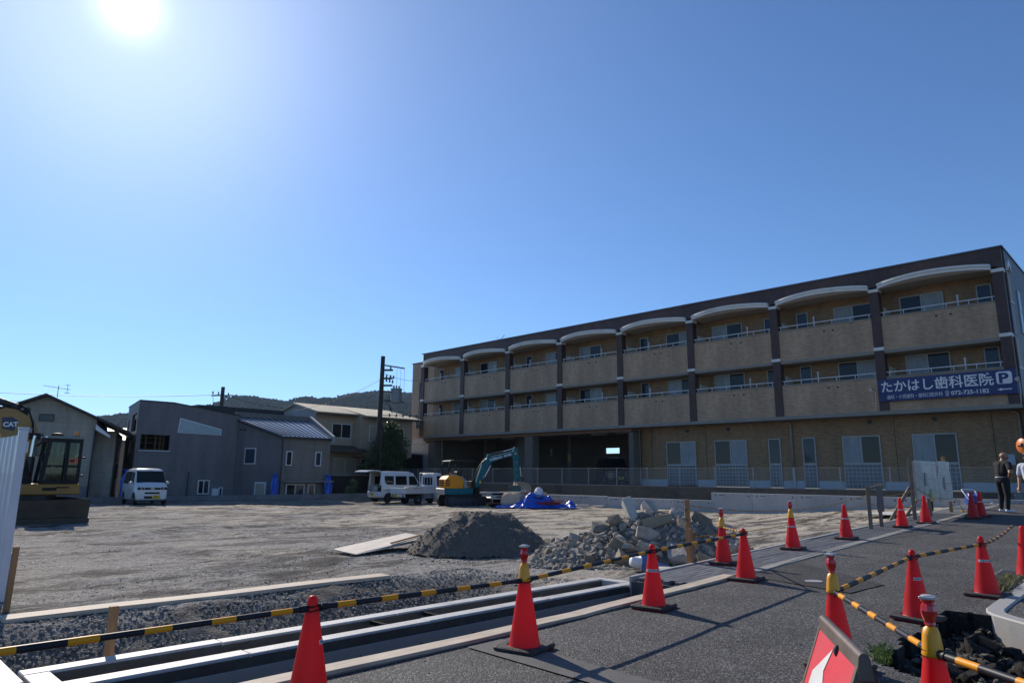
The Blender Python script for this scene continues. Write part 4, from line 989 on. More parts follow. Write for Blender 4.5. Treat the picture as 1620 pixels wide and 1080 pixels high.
# ------------------------------------------------------------------ trees
LEAF = None
def leaf_mat(name, c1, c2):
    m = bpy.data.materials.new(name); m.use_nodes = True
    n, l = m.node_tree.nodes, m.node_tree.links; b = n['Principled BSDF']; b.inputs['Roughness'].default_value = .30
    t = n.new('ShaderNodeTexCoord'); nz = n.new('ShaderNodeTexNoise'); nz.inputs['Scale'].default_value = 1.8; nz.inputs['Detail'].default_value = 5; l.new(t.outputs['Object'], nz.inputs['Vector'])
    rp = n.new('ShaderNodeValToRGB'); rp.color_ramp.elements[0].position = .35; rp.color_ramp.elements[1].position = .68
    rp.color_ramp.elements[0].color = (*c1, 1); rp.color_ramp.elements[1].color = (*c2, 1); l.new(nz.outputs['Fac'], rp.inputs[0]); l.new(rp.outputs[0], b.inputs['Base Color'])
    tr = n.new('ShaderNodeBsdfTranslucent'); l.new(rp.outputs[0], tr.inputs[0]); mx = n.new('ShaderNodeMixShader'); mx.inputs[0].default_value = .22
    l.new(b.outputs[0], mx.inputs[1]); l.new(tr.outputs[0], mx.inputs[2]); l.new(mx.outputs[0], n['Material Output'].inputs[0])
    return m
BARK = M('bark', (.09, .07, .055), .9, .3, 8, .6, 30)
LEAFM = leaf_mat('evergreen_leaf', (.028, .048, .016), (.10, .14, .05))
def crown(name, clumps, n, size, mat, parent, seed=1):
    rs = np.random.RandomState(seed); P = []
    tot = sum(c[3]**2 for c in clumps)
    for cx, cy, cz, r in clumps:
        k = int(n*r*r/tot); d = rs.normal(size=(k, 3)); d /= np.linalg.norm(d, axis=1)[:, None]; rad = r*(rs.rand(k)**.45)*(1+.25*rs.normal(size=k)*.6)
        P.append(np.array([cx, cy, cz])+d*rad[:, None]*np.array([1, 1, .9]))
    P = np.concatenate(P); k = len(P)
    a = rs.normal(size=(k, 3)); a /= np.linalg.norm(a, axis=1)[:, None]; u = np.cross(a, rs.normal(size=(k, 3))); u /= np.linalg.norm(u, axis=1)[:, None]; w = np.cross(a, u)
    s = size*(.6+.8*rs.rand(k))[:, None]
    v = np.stack([P-u*s, P+w*s*.42+a*s*.1, P+u*s, P-w*s*.42+a*s*.1], 1).reshape(-1, 3)
    return raw_obj(name, v, np.arange(len(v)).reshape(-1, 4), mat, False, parent)
tr = thing('evergreen_tree', 'dense dark evergreen tree with shining leaves beside the utility pole', 'tree', (30.75, 44.3, -.4))
tr.scale = (1.05, 1.0, 1.0)
MB().tube([(0, 0, 0), (.05, .02, 1.2), (-.02, .05, 2.4), (.1, 0, 3.6), (.4, .05, 5.4)], [.15, .13, .10, .07, .03], 8).tube([(0, 0, 1.3), (.6, -.2, 2.2), (1.0, -.3, 3.2)], [.08, .06, .03], 6).tube([(0, 0, 1.2), (-.7, -.2, 1.9), (-1.3, -.3, 2.3)], [.08, .05, .03], 6).build('trunk', BARK, tr)
crown('crown', [(.85, 0, 5.6, .55), (.75, 0, 4.9, .9), (1.2, -.2, 4.2, 1.0), (.3, 0, 4.0, .95), (-.35, -.2, 3.4, .8), (.8, -.2, 3.3, 1.05), (-.9, -.3, 2.8, .6), (-1.5, -.3, 2.35, .5), (1.6, 0, 3.4, .75), (.3, .2, 2.7, 1.0), (1.2, .1, 2.4, .9)], 11000, .095, LEAFM, tr, 4)
bsh = thing('leafy_shrub', 'pale green shrub growing behind the low wall by the open white van', 'shrub', (27.2, 42.6, -.6))
MB().tube([(0, 0, 0), (.1, 0, .7), (0, .1, 1.4)], [.05, .04, .02], 6).tube([(0, 0, .3), (-.25, 0, 1.0)], [.03, .015], 5).build('stem', BARK, bsh)
crown('foliage', [(0, 0, 1.0, .45), (.2, 0, 1.5, .35), (-.15, 0, .6, .4)], 900, .07, leaf_mat('pale_leaf', (.09, .13, .05), (.2, .25, .11)), bsh, 8)
bs2 = thing('leafy_shrub', 'small yellow green shrub behind the low wall left of the white minivan', 'shrub', (11.25, 41.9, -.6))
MB().tube([(0, 0, 0), (.05, 0, .5), (0, .1, .9)], [.04, .03, .02], 6).build('stem', BARK, bs2)
crown('foliage', [(0, 0, .55, .4), (.35, 0, .5, .35), (-.3, 0, .45, .3)], 700, .06, leaf_mat('yellow_leaf', (.12, .15, .04), (.25, .28, .10)), bs2, 9)

# ------------------------------------------------------------------ wooded hills
def hills():
    az = np.radians(np.arange(40, 96, .10)); rr = np.linspace(500, 2300, 70)
    A, Rr = np.meshgrid(az, rr, indexing='ij'); d = np.degrees(A)
    e = np.interp(d, [40, 47, 53.5, 56, 58.5, 60.7, 63, 65.3, 66.5, 67.7, 69, 71, 73.8, 78, 90, 96], [4.6, 5.8, 6.42, 6.25, 5.8, 5.5, 5.25, 5.5, 5.15, 4.45, 3.7, 3.5, 3.7, 3.4, 3.0, 3.0])
    t = (Rr-500)/1800
    H = np.tan(np.radians(e))*1900*sst(0, .78, t)*(1-.35*sst(.82, 1, t))
    X, Y = Rr*np.cos(A), Rr*np.sin(A)
    H += (npnoise(X*.004, Y*.004, 60, 5)*28+npnoise(X*.02, Y*.02, 61, 3)*5)*sst(0, .4, t)*(1-.75*sst(.55, .78, t))
    return X, Y, H-6
X, Y, H = hills()
v = np.stack([X, Y, H], -1).reshape(-1, 3); nx, ny = X.shape
i = np.arange((nx-1)*(ny-1)); a = (i//(ny-1))*ny+i % (ny-1)
HILL = M('hill_woods', (.010, .026, .016), 1.0, .5, .012, spec=.0, dirt=(.006, .016, .011), dscale=.03, damt=.9)
setting(raw_obj('hills', v, np.stack([a, a+ny, a+ny+1, a+1], -1), HILL))
# the woods on them: one mass of crowns that nobody could count
rs = np.random.RandomState(12)
base = [Vector(p) for p in [(0, 0, 1), (.95, 0, .25), (.3, .9, .25), (-.8, .55, .25), (-.8, -.55, .25), (.3, -.9, .25), (0, 0, -.6)]]
bf = np.array([(0, 1, 2), (0, 2, 3), (0, 3, 4), (0, 4, 5), (0, 5, 1), (6, 2, 1), (6, 3, 2), (6, 4, 3), (6, 5, 4), (6, 1, 5)])
K = 48000; ii = rs.randint(0, nx, K); jj = (rs.rand(K)**.7*(ny-16)).astype(int)+8
P = np.stack([X[ii, jj], Y[ii, jj], H[ii, jj]], -1)+rs.normal(size=(K, 3))*np.array([5, 5, .5])
sz = (2.0+2.8*rs.rand(K))[:, None, None]
th = rs.rand(K)*6.28; c_, s_ = np.cos(th), np.sin(th)
B = np.array([tuple(p) for p in base])[None]*(1+.35*(rs.rand(K, 7, 3)-.5))
Bx = B[..., 0]*c_[:, None]-B[..., 1]*s_[:, None]; By = B[..., 0]*s_[:, None]+B[..., 1]*c_[:, None]
V = P[:, None]+np.stack([Bx, By, B[..., 2]*1.0], -1)*sz
stuff(raw_obj('hillside_woods', V.reshape(-1, 3), (np.arange(K)[:, None, None]*7+bf[None]).reshape(-1, 3), HILL, True))
# ------------------------------------------------------------------ vehicles
CARW = M('white_paint', (.62, .64, .66), .28, .03, 1.5, coat=.5, dirt=(.45, .44, .42), dscale=1.5, damt=.35)
CARW_IN = M('white_inside', (.50, .48, .43), .6, .05)
GLASS = glass_mat('car_glass', (.012, .015, .018), .04)
RUB = M('tyre_rubber', (.018, .018, .019), .85, .2, 12)
RIMM = M('steel_rim', (.33, .33, .34), .4, .1, metal=.4)
BLKP = M('black_plastic', (.012, .012, .013), .6, .2, spec=.3)
PLATE = M('yellow_plate', (.72, .50, .03), .5, .04)
LAMPC = glass_mat('lamp_glass', (.22, .24, .26), .1)
LAMPR = M('tail_lamp', (.22, .012, .014), .2, .1, coat=.4)
CHROME = M('bright_metal', (.6, .6, .6), .2, .05, metal=.9)

def tyre_mesh(r, w):
    q = Matrix.Rotation(R(90), 3, 'X'); a = r*.62
    return MB().lathe([(a, -w/2), (r*.9, -w/2), (r, -w*.36), (r, w*.36), (r*.9, w/2), (a, w/2)], n=20, axis=q).lathe([(a, w/2*.8), (0.001, w/2*.8)], n=16, axis=q).lathe([(a, -w/2*.8), (.001, -w/2*.8)], n=16, axis=q).mesh('wheel', RUB)
def rim_mesh(r, w, side):
    q = Matrix.Rotation(R(90), 3, 'X'); y = -side*w/2*.84; a = r*.60; m = MB()
    pts = [(a, 0), (a*.92, .006), (a*.80, -.02), (a*.45, -.015), (a*.35, .02), (.001, .025)]
    for rr, h in pts: pass
    m.lathe([(rr, y-side*h) for rr, h in pts], n=16, axis=q)
    for i in range(6):
        t = i*math.pi/3; m.cyl((a*.62*math.cos(t), -y+side*.012, a*.62*math.sin(t)), (a*.62*math.cos(t), -y+side*.022, a*.62*math.sin(t)), a*.10, n=6, m=1)
    return m.mesh('rim', [RIMM, BLKP])
def put_wheels(par, xs, yy, r, w):
    t = tyre_mesh(r, w)
    for x in xs:
        for s in (1, -1):
            o = link('wheel', t, par, (x, s*yy, r)); link('rim', rim_mesh(r, w, s), o)

class Shell:
    """car body from cross-sections along x; each: x, z bottom, z waist, z roof, half-widths low, waist, roof"""
    def __init__(s, st): s.st = st
    def at(s, x):
        st = s.st
        for a, b in zip(st, st[1:]):
            if a[0] <= x <= b[0]:
                t = (x-a[0])/(b[0]-a[0]) if b[0] > a[0] else 0; return [p+(q-p)*t for p, q in zip(a, b)]
        return list(st[0] if x < st[0][0] else st[-1])
    def y(s, x, z):
        _, zb, zw, zr_, wl, ww, wr = s.at(x)
        if z <= zw: return wl+(ww-wl)*(z-zb)/max(zw-zb, .01)
        return ww+(wr-ww)*(z-zw)/max(zr_-.09-zw, .01)
    def build(s, name, mat, par, rear=True, front=True, bevel=0):
        m = MB(); rings = []
        for x, zb, zw, zr_, wl, ww, wr in s.st:
            h = [(wl*.90, zb), (wl, zb+.06), (ww, zw), (wr, zr_-.09), (wr-.05, zr_-.025), (wr-.16, zr_), (0, zr_+.012)]
            full = h+[(-a, b) for a, b in h[-2::-1]]; rings.append([(x, a, b) for a, b in full])
        n = len(rings[0]); m.v = [p for r_ in rings for p in r_]
        for i in range(len(rings)-1):
            for k in range(n):
                m.f.append([i*n+k, i*n+(k+1) % n, (i+1)*n+(k+1) % n, (i+1)*n+k]); m.m.append(0); m.sm.append(True)
        if rear: m.f.append(list(range(n))); m.m.append(0); m.sm.append(False)
        if front: m.f.append(list(range((len(rings)-1)*n, len(rings)*n))[::-1]); m.m.append(0); m.sm.append(False)
        me = m.mesh(name, mat)
        es = me.edges
        o = link(name, me, par)
        for e in me.polygons: pass
        return o
    def patch(s, name, pts, mat, par, side, lift=.012):
        """a pane or panel lying on the body side, given by its x,z outline"""
        vs = [(x, side*(s.y(x, z)+lift), z) for x, z in pts]+[(x, side*(s.y(x, z)-.01), z) for x, z in pts]; n = len(pts)
        return MB().add(vs, [tuple(range(n)), tuple(range(2*n-1, n-1, -1))]+[(i, (i+1) % n, (i+1) % n+n, i+n) for i in range(n)]).build(name, mat, par)
    def arch(s, par, x, r, side):
        n = 14; pts = [(x+r*math.cos(math.pi*i/n), r*.86+r*math.sin(math.pi*i/n)) for i in range(n+1)]
        pts = [(x+r, .2)]+pts+[(x-r, .2)]
        vs = [(a, side*(s.y(a, max(b, s.at(a)[1]))+.006), b) for a, b in pts]
        return MB().add(vs, [tuple(range(len(vs)))]).build('wheel_arch', BLKP, par)

def plate(par, x, y, z, face):
    p = MB().box(x-.008, y-.165, z-.083, x+.008, y+.165, z+.083).build('number_plate', PLATE, par)
    e = x+face*.0095; m = MB()
    for yy, zz, w, h in ((0, .045, .12, .03), (-.10, -.025, .018, .07), (-.055, -.025, .03, .07), (.0, -.025, .018, .07), (.045, -.025, .03, .07), (.09, -.025, .02, .07)):
        m.box(min(x, e), y+yy-w/2, z+zz-h/2, max(x, e), y+yy+w/2, z+zz+h/2)
    m.build('plate_print', BLKP, p)

def kei_wagon(name, label, cat, loc, rz, paint, glass=None, yellow=True):
    t = thing(name, label, cat, loc, rz)
    g = glass or GLASS
    S_ = Shell([(-1.70, .30, .95, 1.66, .66, .70, .60), (-1.62, .24, .95, 1.73, .72, .735, .62), (-.9, .22, .95, 1.78, .735, .74, .635), (.3, .22, .95, 1.78, .735, .74, .635), (.72, .22, .96, 1.73, .735, .735, .62), (1.18, .22, .96, 1.10, .735, .73, .66), (1.60, .24, .90, .98, .70, .68, .62), (1.70, .30, .80, .86, .62, .60, .54)])
    S_.build('body', paint, t)
    for sd in (1, -1):
        for nm, pts in (('front_side_window', [(.98, 1.0), (.66, 1.58), (.02, 1.62), (.02, 1.02)]), ('rear_side_window', [(-.05, 1.02), (-.05, 1.62), (-.80, 1.62), (-.80, 1.02)]), ('quarter_window', [(-.87, 1.03), (-.87, 1.61), (-1.42, 1.58), (-1.50, 1.05)])): S_.patch(nm, pts, g, t, sd)
        for x in (-1.2, 1.2): S_.arch(t, x, .34, sd)
        for x in (-.86, -.02, .93): S_.patch('door_seam', [(x, .32), (x+.014, .32), (x+.014, .98), (x, .98)], BLKP, t, sd, .003)
        for x in (-.72, .13): S_.patch('door_handle', [(x, .86), (x+.15, .86), (x+.15, .90), (x, .90)], paint, t, sd, .03)
        MB().sphere((.88, sd*.84, 1.07), .1, 8, 6, 0, (.7, 1.0, .8)).bar((.88, sd*.72, 1.02), (.88, sd*.84, 1.05), .05, .05).build('door_mirror', paint, t)
        y0 = sd*.50
        hl = MB().box(1.585, min(sd*.36, sd*.66), .735, 1.705, max(sd*.36, sd*.66), .87).build('headlight', BLKP, t, bevel=.02)
        MB().sphere((1.70, sd*.50, .80), .062, 10, 6, 0, (.35, 1, 1)).build('lens', LAMPC, hl)
    ws = MB().add([(.80, -.60, 1.655), (.80, .60, 1.655), (1.215, .65, 1.09), (1.215, -.65, 1.09), (.76, -.60, 1.655), (.76, .60, 1.655), (1.175, .65, 1.09), (1.175, -.65, 1.09)], [(0, 1, 2, 3), (7, 6, 5, 4), (0, 4, 5, 1), (1, 5, 6, 2), (2, 6, 7, 3), (3, 7, 4, 0)]).build('windscreen', g, t)
    for s_ in (1, -1): MB().bar((1.225, s_*.1, 1.10), (1.08, s_*.1+.35, 1.285), .018, .018).build('wiper', BLKP, ws)
    MB().box(1.60, -.36, .745, 1.712, .36, .855).build('grille', BLKP, t, bevel=.01)
    MB().box(1.70, -.09, .775, 1.722, .09, .825).build('badge', CHROME, t, bevel=.01)
    MB().box(1.58, -.34, .545, 1.712, .34, .635).build('air_intake', BLKP, t, bevel=.015)
    MB().box(1.55, -.62, .28, 1.715, .62, .50).build('bumper', paint, t, bevel=.03)
    MB().box(1.60, -.36, .325, 1.722, .36, .45).build('lower_grille', BLKP, t, bevel=.01)
    plate(t, 1.732, .17, .405, 1)
    put_wheels(t, (-1.2, 1.2), .66, .28, .155)
    MB().box(-1.5, -.60, .18, 1.5, .60, .30).build('underside', BLKP, t)
    return t
kei_wagon('parked_car', 'white boxy small car facing us with a yellow number plate beside the grey house', 'car', (12.37, 38.45, gz(12.37, 38.0)+.005), R(264), CARW)
gs_ = kei_wagon('parked_car', 'dark car parked in the shade of the open ground floor of the apartments', 'car', (39.6, 29.0, ZB), R(228), M('dark_paint', (.012, .013, .018), .25, .1, coat=.6), yellow=False)
gs_.scale = (1.12, 1.12, 1.0)

# kei van with the tailgate up
def kei_van(loc, rz):
    t = thing('open_van', 'white delivery van with its tailgate raised at the rear', 'van', loc, rz)
    S_ = Shell([(-1.69, .42, .98, 1.83, .70, .735, .60), (-1.64, .30, .98, 1.88, .735, .74, .64), (-.6, .28, .98, 1.90, .737, .742, .65), (.45, .28, .98, 1.89, .737, .742, .65), (.80, .28, .98, 1.82, .737, .74, .63), (1.38, .28, .99, 1.08, .735, .73, .66), (1.62, .30, .90, .97, .72, .70, .60), (1.69, .34, .80, .86, .68, .66, .56)])
    b = S_.build('body', CARW, t, rear=False)
    for sd in (1, -1):
        S_.patch('quarter_window', [(-.78, 1.10), (-.78, 1.62), (-1.45, 1.62), (-1.44, 1.25), (-1.36, 1.13), (-1.2, 1.10)], GLASS, t, sd)
        S_.patch('sliding_door_window', [(.22, 1.08), (.22, 1.62), (-.64, 1.62), (-.64, 1.08)], GLASS, t, sd)
        S_.patch('front_door_window', [(1.22, 1.06), (.86, 1.60), (.40, 1.62), (.40, 1.08)], GLASS, t, sd)
        for x in (-1.16, 1.14): S_.arch(t, x, .33, sd)
        for x in (-.71, .30, 1.25): S_.patch('door_seam', [(x, .36), (x+.012, .36), (x+.012, 1.05), (x, 1.05)], BLKP, t, sd, .003)
        S_.patch('slide_rail', [(-1.5, .76), (-.72, .76), (-.72, .785), (-1.5, .785)], BLKP, t, sd, .004)
        for x in (.14, .44): S_.patch('door_handle', [(x, .93), (x+.13, .93), (x+.13, .97), (x, .97)], BLKP, t, sd, .03)
        MB().box(-1.70, sd*.60-.055, .48, -1.655, sd*.60+.055, .62).build('tail_lamp', LAMPR, t, bevel=.008)
        MB().sphere((1.1, sd*.83, 1.12), .1, 8, 6, 0, (.6, .9, 1.0)).bar((1.1, sd*.7, 1.08), (1.1, sd*.83, 1.1), .05, .05).build('door_mirror', BLKP, t)
        MB().bar((-1.66, sd*.58, 1.05), (-1.60, sd*.60, 1.80), .10, .12).build('rear_pillar', CARW, t, bevel=.02)
    MB().add([(.86, -.60, 1.80), (.86, .60, 1.80), (1.42, .66, 1.06), (1.42, -.66, 1.06), (.8, -.6, 1.78), (.8, .6, 1.78), (1.36, .66, 1.04), (1.36, -.66, 1.04)], [(0, 1, 2, 3), (7, 6, 5, 4), (0, 4, 5, 1), (1, 5, 6, 2), (2, 6, 7, 3), (3, 7, 4, 0)]).build('windscreen', GLASS, t)
    MB().box(-1.75, -.70, .36, -1.64, .70, .68).build('rear_bumper', CARW, t, bevel=.03)
    MB().box(-1.66, -.66, .62, .2, .66, .70).build('load_floor', BLKP, t)
    MB().box(-.55, -.60, .70, -.45, .60, 1.25).box(-.54, -.5, 1.25, -.46, .5, 1.5).build('seat_back', M('seat_cloth', (.05, .05, .055), .9), t)
    MB().box(-1.45, .60, .72, -.7, .68, 1.75).build('inner_panel', CARW_IN, t); MB().box(-1.3, .585, 1.12, -.85, .599, 1.58).build('inner_window', GLASS, t)
    MB().box(-1.5, .05, .705, -1.15, .45, 1.0).build('crate', CARW_IN, t, bevel=.01); MB().box(-1.5, -.5, .705, -1.1, -.1, .92).build('tool_case', BLKP, t, bevel=.02)
    tg = MB(); n = 8; P = [(-1.60-1.16*i/n, 1.90+.10*math.sin(math.pi*i/n*.9)-.05*i/n) for i in range(n+1)]
    for i, (x, z) in enumerate(P):
        w = .62+.05*math.sin(math.pi*i/n)
        for yy, dz in ((-w, 0), (w, 0), (w, -.06), (-w, -.06)): tg.v.append((x, yy, z+dz))
    for i in range(n):
        for q in range(4): tg.f.append([i*4+q, i*4+(q+1) % 4, i*4+4+(q+1) % 4, i*4+4+q]); tg.m.append(0); tg.sm.append(False)
    tg.f += [[0, 1, 2, 3], [n*4+3, n*4+2, n*4+1, n*4]]; tg.m += [0, 0]; tg.sm += [False]*2
    g = tg.build('tailgate', CARW, t); MB().add([(-1.82, -.5, 1.975), (-1.82, .5, 1.975), (-2.3, .52, 1.985), (-2.3, -.52, 1.985), (-1.82, -.5, 1.955), (-1.82, .5, 1.955), (-2.3, .52, 1.955), (-2.3, -.52, 1.955)], [(0, 1, 2, 3), (4, 7, 6, 5), (0, 4, 5, 1), (1, 5, 6, 2), (2, 6, 7, 3), (3, 7, 4, 0)]).build('tailgate_window', GLASS, g)
    for sd in (1, -1): MB().cyl((-1.62, sd*.6, 1.55), (-2.1, sd*.6, 1.93), .012, n=6).build('gas_strut', DARKM, t)
    plate(t, -1.758, .15, .52, -1)
    put_wheels(t, (-1.16, 1.14), .655, .27, .15)
    MB().box(-1.5, -.6, .2, 1.5, .6, .33).build('underside', BLKP, t)
    return t
kei_van((26.55, 36.25, gz(26.55, 36.25)+.01), 0)

def kei_truck(loc, rz):
    t = thing('small_truck', 'white small pickup truck with a low flat bed parked beside the teal excavator', 'truck', loc, rz)
    S_ = Shell([(.48, .36, .98, 1.74, .70, .725, .62), (.56, .34, .98, 1.80, .73, .735, .64), (.95, .34, .98, 1.80, .735, .735, .64), (1.10, .34, .98, 1.76, .735, .735, .63), (1.52, .36, .99, 1.08, .735, .73, .66), (1.66, .40, .86, .92, .70, .68, .58)])
    S_.build('cab', CARW, t)
    for sd in (1, -1):
        S_.patch('door_window', [(1.30, 1.06), (1.06, 1.62), (.62, 1.64), (.62, 1.06)], GLASS, t, sd)
        S_.patch('door_seam', [(.56, .42), (.575, .42), (.575, 1.62), (.56, 1.62)], BLKP, t, sd, .003); S_.patch('door_handle', [(.64, .93), (.77, .93), (.77, .97), (.64, .97)], BLKP, t, sd, .03)
        S_.arch(t, 1.18, .31, sd)
        MB().bar((1.3, sd*.70, 1.1), (1.32, sd*.86, 1.2), .03, .03).box(1.28, sd*.86-.05, 1.1, 1.34, sd*.86+.05, 1.34).build('door_mirror', BLKP, t)
    MB().add([(1.13, -.60, 1.74), (1.13, .60, 1.74), (1.555, .66, 1.06), (1.555, -.66, 1.06), (1.08, -.6, 1.72), (1.08, .6, 1.72), (1.5, .66, 1.04), (1.5, -.66, 1.04)], [(0, 1, 2, 3), (7, 6, 5, 4), (0, 4, 5, 1), (1, 5, 6, 2), (2, 6, 7, 3), (3, 7, 4, 0)]).build('windscreen', GLASS, t)
    rw = MB().box(.455, -.42, 1.12, .479, .42, 1.56).build('rear_window', GLASS, t, bevel=.005)
    for y in (-.28, .0, .28): MB().box(.43, y-.012, 1.12, .452, y+.012, 1.56).build('window_bar', CARW, rw)
    gd = MB()
    gd.box(.36, -.70, .70, .41, -.65, 1.82).box(.36, .65, .70, .41, .70, 1.82).box(.36, -.65, 1.77, .41, .65, 1.82).box(.36, -.65, 1.02, .41, .65, 1.07); gd.build('head_guard', CARW, t, bevel=.008)
    MB().box(-1.70, -.72, .62, .42, .72, .68).build('bed_floor', CARW_IN, t)
    for sd in (1, -1):
        o = MB().box(-1.70, sd*.72-.015, .63, .43, sd*.72+.015, .93).build('bed_side', CARW, t, bevel=.006)
        MB().box(-1.70, sd*.742-.006, .915, .43, sd*.742+.006, .945).build('side_rail', CARW_IN, o)
        MB().box(-1.72, sd*.5-.07, .46, -1.685, sd*.5+.07, .56).build('tail_lamp', LAMPR, t, bevel=.006)
        MB().box(-1.55, sd*.55-.09, .30, -1.50, sd*.55+.09, .50).build('mud_flap', BLKP, t)
    MB().box(-1.73, -.71, .63, -1.70, .71, .94).build('tail_board', CARW, t, bevel=.006)
    MB().box(-1.70, -.66, .44, -1.67, .66, .60).build('rear_bar', CARW, t)
    MB().box(-1.6, -.45, .40, 1.4, -.33, .60).box(-1.6, .33, .40, 1.4, .45, .60).build('chassis', BLKP, t)
    MB().box(-.35, -.70, .34, .25, -.46, .60).build('side_tank', M('grey_tank', (.22, .22, .22), .5), t, bevel=.015)
    plate(t, -1.712, .22, .50, -1)
    put_wheels(t, (-.72, 1.18), .62, .265, .15)
    tb = tag(MB().box(-.75, -.35, 0, .45, .35, .2).box(-.8, -.3, .2, .0, .3, .27).build('tool_box', BLKP, None, (loc[0]-.3, loc[1]-.25, loc[2]+.685), rz, bevel=.015), 'black tool case lying on the bed of the white pickup truck', 'tool case')
    rg = MB()
    for i in range(6): rg.sphere((-.5+.14*i, random.uniform(-.05, .05), .045), .07, 7, 5, 0, (1.2, 1, .7), .2)
    tag(rg.build('rag_bundle', M('white_rag', (.7, .7, .7), .8), None, (loc[0]-.85, loc[1]-.2, loc[2]+.945), rz), 'crumpled white cloths on top of the black tool case in the truck', 'cloth bundle')
    return t
kei_truck((25.95, 33.0, gz(25.95, 33)+.01), 0)

# ------------------------------------------------------------------ excavators
def track(par, L, w, h, yy, nlink=34, mat=RUB, wheel=DARKM):
    """one crawler: belt of separate grousered shoes round idler, sprocket and rollers"""
    r = h/2; per = 2*(L-h)+2*math.pi*r
    def pos(s):
        s %= per; a = L-h
        if s < a: return (-a/2+s, 0, 0)
        s -= a
        if s < math.pi*r: t = s/r; return (a/2+r*math.sin(t), r-r*math.cos(t), t)
        s -= math.pi*r
        if s < a: return (a/2-s, h, math.pi)
        s -= a; t = s/r; return (-a/2-r*math.sin(t), r+r*math.cos(t), math.pi+t)
    b = MB()
    pts = [pos(per*i/60) for i in range(60)]
    outer = [(x, z) for x, z, _ in pts]; c = (0, r)
    b.prism([(x*.985, r+(z-r)*.93) for x, z in outer], yy-w/2*.96, yy+w/2*.96, 'xz')
    t = b.build('crawler', mat, par)
    for i in range(nlink):
        x, z, a = pos(per*i/nlink); tm = Matrix.Translation((x, yy, z)) @ Matrix.Rotation(-a, 4, 'Y')
        MB().box(-per/nlink*.42, -w/2, -.012, per/nlink*.42, w/2, .02, T=tm).box(-.012, -w/2, -.035, .012, w/2, -.011, T=tm).build('shoe', mat, t)
    s = 1 if yy > 0 else -1; f = yy+s*w/2
    side = MB()
    for x in (-(L-h)/2, (L-h)/2): side.cyl((x, f-.02*s, r), (x, f+.012*s, r), r*.72, n=18); side.cyl((x, f, r), (x, f+.03*s, r), r*.3, n=12)
    for i in range(4): x = -(L-h)/2+(L-h)*(i+1)/5; side.cyl((x, f-.02*s, r*.55), (x, f+.01*s, r*.55), r*.38, n=12)
    side.box(-(L-h)/2, min(f-.03*s, f+.004*s), r*.8, (L-h)/2, max(f-.03*s, f+.004*s), r*1.45)
    side.build('track_frame', wheel, t)
    return t
def hose(par, pts, r=.02): return MB().tube(pts, r, 6).build('hose', BLKP, par)
def ram(par, a, b, r0, r1, split=.55, name='hydraulic_ram'):
    a, b = Vector(a), Vector(b); m = a.lerp(b, split)
    o = MB().cyl(a, m, r0, n=10).build(name, DARKM, par); MB().cyl(m, b, r1, n=10).build('rod', CHROME, o); return o

TEAL = M('teal_paint', (.003, .115, .145), .5, .1, 2, coat=.0, spec=.25, dirt=(.01, .075, .09), dscale=3, damt=.4)
ORNG = M('amber_yellow_paint', (.74, .27, .006), .5, .06, 2, spec=.25, dirt=(.3, .17, .05), dscale=2.5, damt=.35)
GREYP = M('grey_counterweight', (.22, .23, .24), .5, .1, coat=.2)
AMBER = M('amber_lens', (.75, .22, .01), .25, .05, coat=.4)
BKT = M('worn_bucket_steel', (.30, .24, .175), .7, .35, 5, .4, 40, dirt=(.22, .18, .13), dscale=3)
p0 = Vector((25.15, 28.05)); hd = R(-20)
te = thing('mini_excavator', 'teal mini excavator with an orange-yellow engine cover and a black canopy', 'excavator', (25.15+.55*math.sin(hd)*-1+.0, 28.05+.6, gz(25.4, 28.5)+.01), hd)
for yy in (-.62, .62): track(te, 2.35, .34, .62, yy, 30, RUB, M('dark_blue_frame', (.018, .025, .04), .5))
MB().box(-.7, -.44, .22, .7, .44, .52).build('undercarriage', BLKP, te); MB().cyl((0, 0, .52), (0, 0, .62), .42, n=20).build('slew_ring', DARKM, te)
MB().prism([(1.35, .08), (1.42, .10), (1.45, .32), (1.38, .5), (1.32, .45), (1.36, .3)], -.80, .80, 'xz').bar((.5, -.4, .35), (1.36, -.4, .3), .1, .12).bar((.5, .4, .35), (1.36, .4, .3), .1, .12).build('dozer_blade', DARKM, te)
# house
MB().prism([(-1.2, .64), (-.2, .64), (.35, .66), (.35, .96), (-1.0, .96), (-1.24, .90)], -.74, .74, 'xz').build('platform', TEAL, te, bevel=.02)
MB().prism([(-1.24, .965), (-.25, .965), (-.22, 1.30), (-.35, 1.56), (-.7, 1.66), (-1.06, 1.60), (-1.26, 1.40)], -.76, .30, 'xz').build('engine_cover', ORNG, te, bevel=.05)
MB().prism([(-1.02, 1.61), (-.70, 1.675), (-.30, 1.58), (-.1, 1.40), (.02, .97), (-.20, .97), (-.21, 1.3), (-.35, 1.57), (-.7, 1.655)], -.77, .30, 'xz').build('cover_shroud', GREYP, te, bevel=.01)
for z in (1.12, 1.24, 1.36): MB().box(-1.285, -.5, z-.035, -1.235, .2, z+.035).box(-1.25, -.77, z-.03, -1.0, -.755, z+.03).build('louvre', BLKP, te)
MB().box(-1.29, -.70, .62, -1.20, .66, .96).build('counterweight', GREYP, te, bevel=.04)
MB().box(-.2, -.68, .965, .62, .68, 1.02).build('floor_plate', BLKP, te)
MB().prism([(-.35, 1.02), (.15, 1.02), (.15, 1.30), (-.12, 1.36), (-.2, 1.85), (-.32, 1.85)], -.02, .46, 'xz').build('operator_seat', BLKP, te, bevel=.03)
for y in (.0, .42): MB().bar((.35, y, 1.02), (.28, y, 1.62), .03, .03).sphere((.28, y, 1.66), .035, 7, 5).build('control_lever', BLKP, te)
MB().box(.30, -.6, 1.0, .55, .6, 1.35).build('control_console', BLKP, te, bevel=.03)
